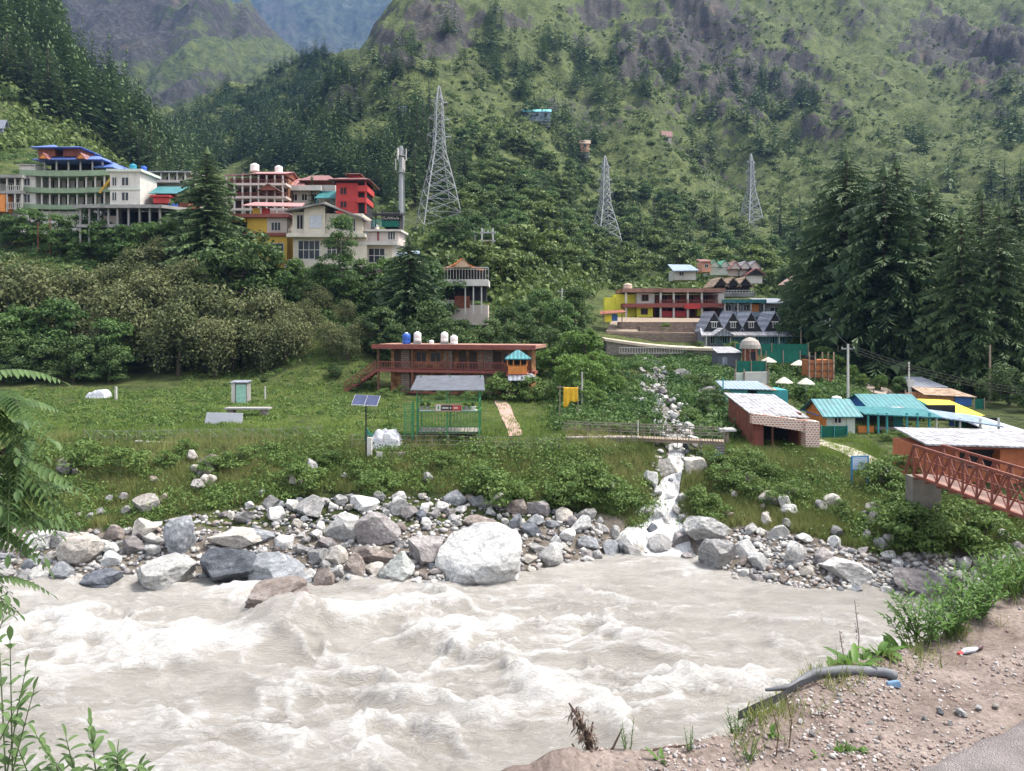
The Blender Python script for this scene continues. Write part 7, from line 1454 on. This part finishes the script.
# brick path
a = [G(493, 399), G(506, 399), G(523, 436), G(509, 436)]; n = 24; V = []; 
for i in range(n + 1):
    f = i / n; l = a[0].lerp(a[3], f); r = a[1].lerp(a[2], f)
    for p in (l, r): V.append((p.x, p.y, gz(p.x, p.y) + .06))
pm = brickmat('reddish paving', (.42, .27, .21), (.34, .21, .165), (.25, .20, .17), 1.6, msize=.03)
for nd in pm.node_tree.nodes:
    if nd.type == 'MAPPING': nd.inputs['Rotation'].default_value = (0, 0, 0)
o = np_obj('garden_path', np.array(V), np.array([(2 * i, 2 * i + 2, 2 * i + 3, 2 * i + 1) for i in range(n)]), pm); tag(o, 'straight reddish paved path leading to the lodge', 'path', kind='structure')
# concrete track on the right bank
def strip(name, pts, w, m, label, lift=.05):
    P3 = [G(*p) if not isinstance(p, Vector) else p for p in pts]; V = []; N = 0; c = []
    for a, b2 in zip(P3[:-1], P3[1:]):
        for i in range(12): c.append(a.lerp(b2, i / 12))
    c.append(P3[-1])
    for i, p in enumerate(c):
        d = (c[min(i + 1, len(c) - 1)] - c[max(i - 1, 0)]); d.z = 0; d.normalize(); nn = Vector((-d.y, d.x, 0)); ww = w if not callable(w) else w(i / len(c))
        for s in (-1, -.33, .33, 1): q = p + nn * s * ww / 2; V.append((q.x, q.y, gz(q.x, q.y) + lift))
    Fc = [(4 * i + j, 4 * i + j + 1, 4 * i + 5 + j, 4 * i + 4 + j) for i in range(len(c) - 1) for j in range(3)]; o = np_obj(name, np.array(V), np.array(Fc), m); tag(o, label, 'path', kind='structure')
mpath = mat('pale worn concrete', (.40, .36, .31), .9, .2, 1.5, .3, .15, stain=(.33, .29, .24))
strip('footpath', [(768, 424), (800, 436), (830, 446), (862, 458), (890, 471), Vector((23.2, 43.6, 4.6))], 1.7, mpath, 'pale concrete footpath running from the gateway to the footbridge', .07); strip('track', [(862, 352), (852, 368), (866, 380), (890, 398), (905, 412)], 2.6, mat('brown dirt track', (.30, .25, .21), .95, .2, 1.5, .4, .1), 'dirt track coming down below the cedars', .06)
# footbridge
t = empty('footbridge', (23.25, 43.2, 4.9), 0, 'rust red steel truss footbridge reaching over the river at right', 'bridge'); L = 30.5; n = 26; md = mat('pinkish steel deck', (.27, .17, .14), .7, .2, 1.5, .2)
MB().box(-.75, .75, -L, 0, -.12, 0).build('deck', md, t)
for s in (-.8, .8):
    q = MB().bar((s, 0, 1.65), (s, -L, 1.65), .13).bar((s, 0, 0), (s, -L, 0), .14).bar((s, 0, 1.0), (s, -L, 1.0), .05)
    for i in range(n + 1): q.bar((s, -L * i / n, 0), (s, -L * i / n, 1.65), .08)
    for i in range(n): q.bar((s, -L * i / n, .0), (s, -L * (i + 1) / n, 1.65), .06).bar((s, -L * i / n, 1.65), (s, -L * (i + 1) / n, 0), .05)
    q.bar((s, .9, 0), (s, 0, 1.65), .1); q.build('truss', mrust, t)
q = MB()
for i in range(n + 1): q.bar((-.8, -L * i / n, -.2), (.8, -L * i / n, -.2), .1)
q.build('floor_beams', mrust, t); MB().box(-.8, .8, .1, .9, -2.2, -.14).build('abutment', mat('stained concrete', (.16, .145, .125), .95, .3, 1.2, .4), t); MB().box(-1.2, 1.2, -L - 3, -L + .3, -6, -.14).build('abutment', mconc, t)
# wooden bridge across the stream
D0 = 55.0; a = P(566, 434, 56.5); c = P(724, 441, 54.0); d = c - a; ang = math.atan2(d.y, d.x); L = math.hypot(d.x, d.y); sl = d.z / L
t = empty('plank_bridge', a, ang, 'narrow weathered plank bridge with pole railings over the stream', 'bridge'); q = MB(); n = 60
for i in range(n): x = L * i / n; q.box(x + .02, x + L / n - .02, -.55, .55, sl * x - .03 + random.uniform(-.01, .01), sl * x + .03)
q.build('planks', mwood, t); q = MB()
for y in (-.4, .4): q.bar((0, y, -.14), (L, y, -.14 + sl * L), .16)
q.build('beams', mwood, t)
for y in (-.6, .6):
    q = MB(); q.bar((0, y, .85), (L, y, .85 + sl * L), .06).bar((0, y, .45), (L, y, .45 + sl * L), .05)
    for i in range(15): x = L * i / 14; q.bar((x, y, sl * x - .5), (x + random.uniform(-.06, .06), y, .9 + sl * x), .05)
    q.build('railing', mat('grey railing poles', (.19, .165, .135), .9, .3, 4), t)
for x in (.3, L * .42, L - .3): MB().box(x - .3, x + .3, -.5, .5, -2.2 + sl * x, -.24 + sl * x).build('pier', mstone, t)
w = B('retaining_wall', 'mossy dry stone wall below the left end of the plank bridge', 'wall', 54.5, 605, 455); w.boxes('stone_face', mstone, [(566, 640, 438, 458, .3, 1.0)])
# yellow cloth on a pole frame
v = GD(569, 62); t = empty('drying_frame', v, 0, 'crooked pole frame with a draped cloth beside the stream meadow', 'frame'); kk = 62 / F; zz = y2z(62, 387) - v.z
for x in (-.75, .75): MB().bar((x, 0, -.3), (x * .95, .05, zz + .1), .08).build('post', mwood, t)
MB().bar((-1.0, 0, zz), (1.0, 0, zz - .12), .07).build('crossbar', mwood, t)
n = 14; a = np.linspace(0, 1, n); U, Wv = np.meshgrid(a, a); Vc = np.stack([-.45 + 1.15 * U, -.06 + .10 * np.sin(U * 17) * Wv, zz - .02 - Wv * (1.55 - .55 * U) * (1 + .12 * np.sin(U * 9))], -1).reshape(-1, 3); idx = np.arange(n * n).reshape(n, n); Fc = np.stack([idx[:-1, :-1], idx[:-1, 1:], idx[1:, 1:], idx[1:, :-1]], -1).reshape(-1, 4)
o = np_obj('yellow_cloth', Vc, Fc, mat('mustard cloth', (.68, .40, .03), .8, .15, 3, .2)); md_ = o.modifiers.new('thickness', 'SOLIDIFY'); md_.thickness = .02; o.location = v; tag(o, 'mustard yellow cloth hanging from the crooked pole frame', 'cloth')
# notice board, garden fence, small blue thing
v = GD(860, 50); t = empty('notice_board', v, R(8), 'pale blue notice board in a blue frame on the right bank', 'sign'); zz = y2z(50, 469) - v.z
MB().box(-.52, .52, 0, .05, zz, zz + .78).build('board', mat('pale blue board', (.50, .58, .72), .5, .08, 1), t); q = MB().box(-.57, .57, -.02, .07, zz + .78, zz + .85).box(-.57, .57, -.02, .07, zz - .07, zz).box(-.6, -.52, -.03, .08, -.3, zz + .85).box(.52, .6, -.03, .08, -.3, zz + .85); q.build('frame', mat('blue paint', (.06, .20, .36), .5), t)
q = MB()
for i in range(6): q.box(-.42, .42 - (i % 3) * .12, -.008, -.001, zz + .66 - i * .11, zz + .70 - i * .11)
q.build('lettering', mat('faded blue lettering', (.30, .38, .55), .6), t)
t = empty('garden_fence', G(150, 440), 0, 'thin garden fence of twisted wire between slim posts along the meadow edge', 'fence'); o0 = t.location.copy(); prev = None; q = MB()
xs = list(range(84, 336, 14))
for x in xs:
    p = GD(x, 55.5) - o0; MB().bar(p + Vector((0, 0, -.3)), p + Vector((0, 0, .85)), .035).build('post', mwood, t)
    if prev is not None:
        q.bar(prev + Vector((0, 0, .8)), p + Vector((0, 0, .8)), .018); m = (prev + p) / 2; q.bar(prev + Vector((0, 0, .8)), m + Vector((0, 0, .35)), .016); q.bar(m + Vector((0, 0, .35)), p + Vector((0, 0, .8)), .016); q.bar(prev + Vector((0, 0, .3)), p + Vector((0, 0, .3)), .014)
    prev = p
q.build('wire', msteel, t)
v = GD(158, 54.8); o = MB().bar((-1.6, 0, .25), (1.5, .1, .1), .09).build('white_pipe', mw); o.location = v; tag(o, 'white pipe lying along the meadow edge', 'pipe')
t = empty('edge_fence', GD(460, 53), 0, 'line of slim stakes with strung wire along the bank below the green frame', 'fence'); o0 = t.location.copy(); prev = None; q = MB()
for x in range(352, 566, 16):
    p = GD(x, 52.6) - o0; MB().bar(p + Vector((0, 0, -.3)), p + Vector((0, 0, 1.0)), .045).build('post', mwood, t)
    if prev is not None:
        for z in (.35, .65, .95): q.bar(prev + Vector((0, 0, z)), p + Vector((0, 0, z)), .014)
    prev = p
q.build('wire', msteel, t)
v = GD(716, 53.2); o = MB().hexa([(-.5, -.3, 0), (.5, -.3, 0), (.5, .3, 0), (-.5, .3, 0)], [(-.42, -.26, .42), (.4, -.28, .5), (.42, .26, .46), (-.4, .24, .4)]).build('blue_crate', mtarpb); o.location = v + Vector((0, 0, .1)); tag(o, 'blue crate at the right end of the plank bridge', 'crate')
v = GD(727, 57); t = empty('stone_post', v, 0, 'short post with a flat stone cap left of the white roofed shed', 'post'); MB().box(-.12, .12, -.12, .12, -.4, .9).build('shaft', mwood, t); MB().hexa([(-.6, -.4, .9), (.6, -.4, .95), (.6, .4, 1.0), (-.6, .4, .95)], [(-.55, -.36, 1.05), (.55, -.36, 1.1), (.5, .36, 1.15), (-.55, .36, 1.12)]).build('stone_cap', RM['pale grey'], t)
# ------------------------------------------------------------------ plants and litter on the near verge
NEAR = leafmat('near green leaves', (.028, .075, .018), (.13, .235, .050), .35, .45, 0); NEARB = leafmat('near blue green leaves', (.030, .070, .024), (.150, .235, .085), .35, .45, 0)
STEM = mat('green stems', (.07, .10, .04), .7, .2, 20, 0); DRYM = leafmat('dry brown plant matter', (.045, .03, .022), (.15, .11, .09), .1, .9, 0)
class Leaves:
    def __init__(s): s.V = []; s.F = []; s.T = []; s.stem = MB()
    def leaf(s, base, d, L, w, bend=.5, n=4, up=None, tone=.5):
        d = Vector(d).normalized(); up = Vector(up or (0, 0, 1)); side = d.cross(up)
        if side.length < 1e-3: side = d.cross(Vector((1, 0, 0)))
        side.normalize(); nn = side.cross(d).normalized(); o = len(s.V); b = Vector(base); a0 = 0
        for i in range(n + 1):
            t = i / n; ww = w * (math.sin(math.pi * min(1, t * .92 + .06)) ** .8) if i < n else 0
            p = b + d * (L * (t - bend * .25 * t * t)) - Vector((0, 0, bend * L * t * t * .6))
            for k in (-1, 0, 1): q = p + side * (ww * k) + nn * (abs(k) * ww * .35); s.V.append(tuple(q)); s.T.append(min(1, max(0, tone + (.08 if k == 0 else 0))))
        for i in range(n):
            for k in (0, 1): s.F.append((o + 3 * i + k, o + 3 * i + k + 1, o + 3 * i + 4 + k, o + 3 * i + 3 + k))
    def build(s, root, m=None, stem=None, name='leaves'):
        lo = root.location
        if s.V: np_obj(name, np.array(s.V) - np.array(lo), np.array(s.F), m or NEAR, {'tone': np.array(s.T)}, parent=root)
        if s.stem.v: s.stem.v = [tuple(Vector(v) - lo) for v in s.stem.v]; s.stem.build('stem', stem or STEM, root)
def VZ(x, y): return Vector((x, y, float(verge_z(np.array([x]), np.array([y]))[0])))
rq = random.Random(5)
def sprig(lv, base, tip, leafL, leafW, pairs, r=.004, bend=.5, spread=.9, start=.2, tone=.5, bow=.15):
    base, tip = Vector(base), Vector(tip); d = tip - base; side = d.cross(Vector((0, 0, 1))); side = side.normalized() if side.length > 1e-4 else Vector((1, 0, 0))
    pts = [base + d * t + Vector((0, 0, bow * d.length * math.sin(math.pi * t))) for t in [i / 8 for i in range(9)]]; lv.stem.tube(pts, [r * (1 - .7 * i / 8) for i in range(9)], 5)
    for i in range(pairs):
        t = start + (1 - start) * (i + .5) / pairs; j = min(7, int(t * 8)); f = t * 8 - j; p = pts[j].lerp(pts[j + 1], f); tg = (pts[j + 1] - pts[j]).normalized(); a = rq.uniform(0, 6.3)
        for s in (-1, 1):
            rd = (side * math.cos(a) + Vector((0, 0, 1)) * math.sin(a) * .6 + tg.cross(side) * math.sin(a)) * s * spread + tg * .7
            k = (1 - .45 * t) * rq.uniform(.7, 1.2); lv.leaf(p, rd, leafL * k, leafW * k, bend * rq.uniform(.4, 1.4), tone=tone + rq.uniform(-.22, .25))
    lv.leaf(tip, tg, leafL * .6, leafW * .6, .2, tone=tone + .2)
def pinnate(lv, base, d, L, n, ll, lw, droop=.6, tone=.45):
    base = Vector(base); d = Vector(d).normalized(); side = d.cross(Vector((0, 0, 1))).normalized(); pts = [base + d * L * t - Vector((0, 0, droop * L * t * t)) for t in [i / 10 for i in range(11)]]; lv.stem.tube(pts, [.0035 * (1 - .07 * i) for i in range(11)], 4)
    for i in range(n):
        t = .1 + .9 * i / n; j = min(9, int(t * 10)); p = pts[j].lerp(pts[j + 1], t * 10 - j); tg = (pts[j + 1] - pts[j]).normalized()
        for s in (-1, 1): k = math.sin(math.pi * (.25 + .65 * t)) * rq.uniform(.85, 1.15); lv.leaf(p, side * s + tg * .35 - Vector((0, 0, .25)), ll * k, lw * k, .5, 3, tone=tone + rq.uniform(-.15, .2))
    lv.leaf(pts[-1], (pts[-1] - pts[-2]), ll * .7, lw, .3, 3, tone=tone)
# the tree reaching in from the left edge
tx, ty = -3.6, 4.3; tr = empty('ash_leaved_tree', VZ(tx, ty), 0, 'tree with long feathery leaves reaching in from the left edge', 'tree'); lv = Leaves(); z0 = tr.location.z
trunk = MB().tube([Vector((0, 0, -.3)), Vector((.05, 0, 1.4)), Vector((.12, -.02, 2.8)), Vector((.25, 0, 4.2)), Vector((.2, .05, 5.2))], [.11, .09, .075, .05, .02], 10)
tw = []
for a, c in (((-3.4, 4.3, 12.6), (-2.78, 4.2, 13.12)), ((-3.4, 4.3, 12.3), (-2.74, 4.35, 12.85)), ((-3.5, 4.3, 12.9), (-2.85, 4.1, 13.2)), ((-3.45, 4.3, 12.0), (-2.82, 4.3, 12.55)), ((-3.4, 4.3, 11.7), (-2.86, 4.2, 12.1))):
    a, c = Vector(a), Vector(c); trunk.tube([a - tr.location, (a + c) / 2 - tr.location + Vector((0, 0, .05)), c - tr.location], [.03, .02, .008], 6); tw.append((a, c))
for a, c in tw[:4]:
    for i in range(13):
        t = .3 + .7 * i / 12; p = a.lerp(c, t); an = rq.uniform(-1.2, .8); pinnate(lv, p, (math.cos(an), math.sin(an) * .8, rq.uniform(-.25, .45)), rq.uniform(.34, .50), 14, .092, .0155, rq.uniform(.35, .9), rq.uniform(.25, .55))
for a, c in tw[4:]:
    for i in range(8): p = a.lerp(c, .3 + .1 * i); an = rq.uniform(-1.2, 1.2); pinnate(lv, p, (math.cos(an), math.sin(an), .1), rq.uniform(.24, .36), 11, .07, .012, .6, .4)
trunk.build('trunk', BARK, tr); lv.build(tr, NEARB, name='foliage')
# lance-leaved shrub in the lower left corner
for (x, y), tips, lab in ((((-1.75, 2.5)), [(10, 640, 2.5), (26, 668, 2.5), (4, 615, 2.6), (20, 700, 2.4), (-4, 590, 2.7), (34, 690, 2.5)], 'lance leaved shrub standing in the lower left corner'), (((-1.35, 2.45)), [(90, 722, 2.5), (66, 738, 2.4), (36, 735, 2.4), (55, 762, 2.3), (18, 748, 2.3)], 'low leafy sprigs along the bottom left edge of the view'), (((-1.15, 2.4)), [(118, 754, 2.4), (140, 766, 2.35), (104, 768, 2.35), (150, 771, 2.3)], 'small leafy shoots at the bottom left, right of the low sprigs')):
    g = VZ(x, y); t = empty('leafy_shrub', g, 0, lab, 'shrub'); lv = Leaves()
    for tp in tips: sprig(lv, g + Vector((rq.uniform(-.15, .15), rq.uniform(-.05, .05), 0)), P(*tp), .10, .0165, 9, .004, .5, .9, .25, .55, .06)
    for i in range(6): sprig(lv, g + Vector((rq.uniform(-.2, .1), rq.uniform(-.1, .1), 0)), g + Vector((rq.uniform(-.35, .0), rq.uniform(-.15, .1), rq.uniform(.12, .24))), .10, .016, 8, .004, bow=.05)
    lv.build(t, NEARB)
# plants along the edge of the verge
def weed(px, D, h, kind, label, n=7, name='weed', group=None, m=None, tone=.5):
    x = (px - 512) / F * D; g = VZ(x, D); t = empty(name, g, 0, label, 'plant', group); lv = Leaves()
    for i in range(n):
        a = rq.uniform(0, 6.3); r = rq.uniform(0, .5) * h; b = g + Vector((math.cos(a) * r * .35, math.sin(a) * r * .35, -.01))
        if kind == 'broad':
            for j in range(2): a2 = a + rq.uniform(-.5, .5); lv.leaf(b, (math.cos(a2), math.sin(a2), rq.uniform(.5, 1.8)), h * rq.uniform(.6, 1.1), h * .10, rq.uniform(.3, .9), 6, tone=tone + rq.uniform(-.2, .3))
        elif kind == 'lance': sprig(lv, b, b + Vector((math.cos(a) * h * .55, math.sin(a) * h * .35, h * rq.uniform(.6, 1.1))), h * .30, h * .042, 7, .0025, .5, 1, .1, tone)
        elif kind == 'spike':
            top = b + Vector((math.cos(a) * h * .18, math.sin(a) * h * .15, h * rq.uniform(.7, 1.1))); sprig(lv, b, top, h * .24, h * .02, 13, .002, .3, .8, .05, tone, .0)
        else:
            for j in range(3): a2 = rq.uniform(0, 6.3); lv.leaf(b + Vector((rq.uniform(-.5, .5) * h, rq.uniform(-.2, .2) * h, 0)), (math.cos(a2) * .6, math.sin(a2) * .6, 1.4), h * rq.uniform(.5, 1.15), .0038, rq.uniform(.2, .9), 4, tone=tone + rq.uniform(-.25, .3))
    lv.build(t, m); return t
for px, D in ((838, 3.62), (868, 3.72), (892, 3.8), (855, 3.55), (880, 3.66), (905, 3.84)): weed(px, D, .17, 'broad', 'broad leaved dock plant at the edge of the verge behind the grey pipe', 8, 'dock_plant', 'dock plants behind the pipe', None, .6)
for px, D in ((915, 3.95), (938, 4.05), (960, 4.2), (985, 4.3), (1010, 4.45), (1035, 4.5), (950, 3.95), (975, 4.1), (1075, 4.8), (1120, 5.1), (1165, 5.4), (1210, 5.8), (925, 3.85)): weed(px, D, .24, 'lance', 'bushy green plant on the verge edge at the right', 13, 'bushy_weed', 'bushy plants at the right verge edge', None, .55)
for px, D in ((1000, 4.6), (1020, 4.7), (985, 4.55), (1040, 4.4), (960, 4.4)): weed(px, D, .34, 'grass', 'tuft of tall grass at the right edge behind the bushy plants', 16, 'grass_tuft', 'tall grass tufts at the right edge', None, .7)
weed(738, 3.02, .13, 'spike', 'small spiky green plant standing at the verge corner left of the pipe', 6, 'spiky_weed'); weed(628, 2.86, .10, 'spike', 'slender green sprig on the low dirt lip, left of three', 3, 'spiky_weed'); weed(690, 2.86, .10, 'spike', 'slender pale sprig on the low dirt lip, right of three', 3, 'spiky_weed'); weed(660, 2.80, .09, 'broad', 'low leafy tuft in the bottom centre of the verge', 5, 'leafy_weed')
weed(770, 2.95, .07, 'broad', 'little round leaved plant on the crumbling verge slope', 6, 'leafy_weed'); weed(845, 2.86, .07, 'grass', 'flat grass tuft in the gravel close to the road', 16, 'grass_tuft', None, None, .65); weed(868, 2.84, .06, 'broad', 'small leafy tuft in the gravel at the road edge', 6, 'leafy_weed'); weed(818, 2.82, .06, 'broad', 'little yellowing plant in the gravel at the bottom edge', 5, 'leafy_weed', None, None, .8); weed(750, 2.80, .07, 'lance', 'leafy plant at the bottom edge below the crumbling slope', 5, 'leafy_weed')
for px, D in ((800, 3.42), (815, 3.5), (780, 3.28), (790, 3.36), (825, 3.55), (760, 3.15), (845, 3.62)): weed(px, D, .10, 'grass', 'thin grass tuft hanging over the verge edge by the pipe', 12, 'grass_tuft', 'grass tufts over the verge edge', LEAF['dry'], .5)
for px, D, h, lab in ((857, 3.75, .36, 'tall dry seed stalk above the dock plants'), (842, 3.75, .27, 'shorter dry seed stalk left of the tall one'), (776, 2.85, .17, 'thin brown stalk at the verge slope, left of two'), (789, 2.87, .2, 'thin brown stalk at the verge slope, right of two')):
    g = VZ((px - 512) / F * D, D); t = empty('dry_stalk', g, 0, lab, 'plant'); lv = Leaves(); lv.stem.tube([g, g + Vector((.01, 0, h * .5)), g + Vector((-.012, 0, h))], [.003, .0024, .0014], 5)
    for i in range(22): z = h * rq.uniform(.45, 1); a = rq.uniform(0, 6.3); lv.leaf(g + Vector((0, 0, z)), (math.cos(a), math.sin(a), .6), .022 if h > .22 else .01, .003, .3, 2, tone=.6)
    lv.build(t, DRYM, mat('dry stem', (.14, .095, .06), .9, .2, 20, 0))
# dead uprooted shrub and sticks on the dirt lip
D = 2.86; g = VZ((592 - 512) / F * D, D); t = empty('dead_shrub', g, 0, 'dead brown shrub stump with withered twigs on the dirt lip', 'shrub'); lv = Leaves(); A = [P(592, 760, D), P(588, 738, D), P(580, 720, D), P(569, 703, D)]; lv.stem.tube(A, [.016, .012, .008, .003], 7)
lv.stem.tube([P(589, 742, D), P(593, 722, D)], [.006, .003], 5)
for i in range(260):
    f = rq.random() * 2.6; j = min(2, int(f)); p = A[j].lerp(A[j + 1], f - j); p = p + Vector((rq.uniform(-.025, .03), rq.uniform(-.03, .03), rq.uniform(-.02, .01))); lv.leaf(p, (rq.uniform(-1, 1), rq.uniform(-1, 1), rq.uniform(-1.5, .3)), rq.uniform(.015, .045), .0035, .4, 2, tone=rq.random())
lv.build(t, DRYM, mat('dead wood', (.10, .07, .055), .95, .3, 20, .4))
for pts, r, lab in (([(605, 757, 2.85), (613, 748, 2.85), (622, 729, 2.86)], .006, 'bare broken twig sticking up right of the dead shrub'), ([(640, 752, 2.88), (670, 747, 2.9), (700, 744, 2.9)], .006, 'dark stick lying along the dirt lip'), ([(580, 755, 2.84), (572, 744, 2.84)], .004, 'short twig leaning left of the dead shrub')):
    tag(MB().tube([P(*q) for q in pts], [r, r * .8, r * .4][:len(pts)], 6).build('twig', mat('dead wood', ())), lab, 'twig')
# the split grey hose
def onv(x, y, d, up):
    p = P(x, y, d); p.z = max(p.z, float(verge_z(np.array([p.x]), np.array([p.y]))[0]) + up); return p
t = empty('grey_pipe', VZ((845 - 512) / F * 3.45, 3.45), 0, 'bent grey plastic hose lying over the verge edge, its left end split and flattened', 'pipe'); lo_ = t.location; gp = mat('grey plastic hose', (.12, .125, .135), .6, .25, 8, .1, .3); bl = mat('black inner hose', (.022, .022, .025), .6, .3, 8, .1, .3)
MB().tube([onv(x, y, d, .024) - lo_ for x, y, d in ((766, 690, 3.28), (790, 687, 3.34), (815, 683, 3.4), (845, 680, 3.45), (872, 680, 3.47), (886, 682, 3.46), (895, 690, 3.42))], [.006, .014, .019, .021, .021, .021, .020], 12).build('hose', gp, t, True)
c = [onv(x, y, d, .03) - lo_ for x, y, d in ((738, 716, 3.16), (756, 708, 3.2), (778, 698, 3.26), (800, 690, 3.32), (822, 687, 3.37))]; V = []; n = len(c)
q = MB()
for i in range(n - 1):
    w0 = [.018, .020, .017, .012, .008][i]; w1 = [.018, .020, .017, .012, .008][i + 1]; u = Vector((.25, .5, .8)).normalized(); s2 = Vector((0, -.8, .5)).normalized() * .004
    q.hexa([c[i] - u * w0, c[i + 1] - u * w1, c[i + 1] - u * w1 + s2, c[i] - u * w0 + s2], [c[i] + u * w0, c[i + 1] + u * w1, c[i + 1] + u * w1 + s2, c[i] + u * w0 + s2])
q.build('split_end', bl, t)
o = heapo = MB().hexa([(-.03, -.014, -.004), (.03, -.018, -.004), (.028, .015, -.004), (-.028, .012, -.004)], [(-.026, -.01, .012), (.024, -.014, .02), (.022, .012, .016), (-.024, .01, .01)]).build('plastic_scrap', mat('pale blue plastic', (.14, .24, .36), .4, .2, 20, .1)); o.location = VZ((893 - 512) / F * 3.36, 3.36) + Vector((0, 0, .006)); tag(o, 'scrap of blue plastic at the end of the grey hose', 'litter')
t = empty('crushed_wrapper', VZ((970 - 512) / F * 3.72, 3.72) + Vector((0, 0, .012)), .35, 'crushed white and red drink wrapper lying on the dirt below the bushy plants', 'litter'); MB().tube([(-.055, 0, 0), (-.03, 0, .005), (.02, 0, .003), (.05, 0, .006)], [.008, .014, .013, .006], 8).build('white_body', mtarpw, t); MB().tube([(-.085, -.01, -.002), (-.0555, 0, 0)], [.010, .009], 8).build('red_end', mred, t); MB().tube([(.0505, 0, .006), (.085, .01, .004)], [.007, .012], 8).build('dark_end', mat('dark foil', (.10, .06, .06), .4), t)
# single larger stones on the shoulder
for i, (px, D, s, c) in enumerate([(940, 3.15, .030, 'blue-grey'), (962, 3.12, .036, 'pale grey'), (978, 3.18, .026, 'pale grey'), (950, 3.05, .024, 'white'), (995, 3.2, .026, 'cream'), (925, 3.1, .020, 'pale grey'), (852, 3.0, .022, 'purple-grey'), (880, 2.95, .018, 'reddish brown'), (820, 3.12, .022, 'cream'), (800, 3.05, .024, 'pale grey'), (905, 3.3, .018, 'cream'), (840, 3.25, .022, 'pale grey'), (870, 3.1, .024, 'pale grey'), (812, 2.95, .026, 'purple-grey'), (830, 2.88, .022, 'white'), (900, 2.86, .022, 'cream')]):
    g = VZ((px - 512) / F * D, D); cl = 'in the pale cluster near the road' if i < 6 else 'scattered over the gravel shoulder'
    rock_obj('stone', random.choice(ROCKS), c, g + Vector((0, 0, s * .3)), (s * .75, s * .6, s * .45), (0, 0, random.uniform(0, 6)), '%s stone %s' % (c, cl), 'stone', '%s stones %s' % (c, cl))
def verge_grass():
    x = rng.uniform(.55, 4.0, 9000); y = edge_y(x) + rng.normal(.06, .12, 9000); k = fbm(x / .3, y / .3, 3, 77) + .25 * (x > 1.1) > .12; x, y = x[k], y[k]; v = np.stack([x, y, verge_z(x, y)], 1); n = len(v)
    h = rng.uniform(.02, .10, n); b = rng.uniform(0, 6.3, n); w = .0022; u = np.stack([np.cos(b) * w, np.sin(b) * w, b * 0], 1); tip = v + np.stack([rng.normal(0, .4, n) * h, rng.normal(0, .4, n) * h, h], 1)
    V = np.stack([v - u, v + u, tip], 1).reshape(-1, 3); tag(np_obj('verge_grass', V, np.arange(len(V)).reshape(-1, 3), LEAF['dry'], {'tone': np.repeat(rng.uniform(0, 1, n), 3)}), 'short wispy grass along the crumbling verge edge', 'grass', kind='stuff')
verge_grass()
# ------------------------------------------------------------------ the hazy valley air
hz = MB().box(-2800, 2800, -500, 3900, -5, 1560).build('haze', None); tag(hz, 'thin blue valley haze', 'haze', kind='stuff')
m = bpy.data.materials.new('haze'); m.use_nodes = True; t = m.node_tree; t.nodes.clear(); vo = t.nodes.new('ShaderNodeVolumePrincipled'); vo.inputs['Color'].default_value = (.30, .52, 1, 1); vo.inputs['Density'].default_value = .000085; vo.inputs['Anisotropy'].default_value = 0.0
ou = t.nodes.new('ShaderNodeOutputMaterial'); t.links.new(vo.outputs[0], ou.inputs['Volume']); hz.data.materials.append(m)
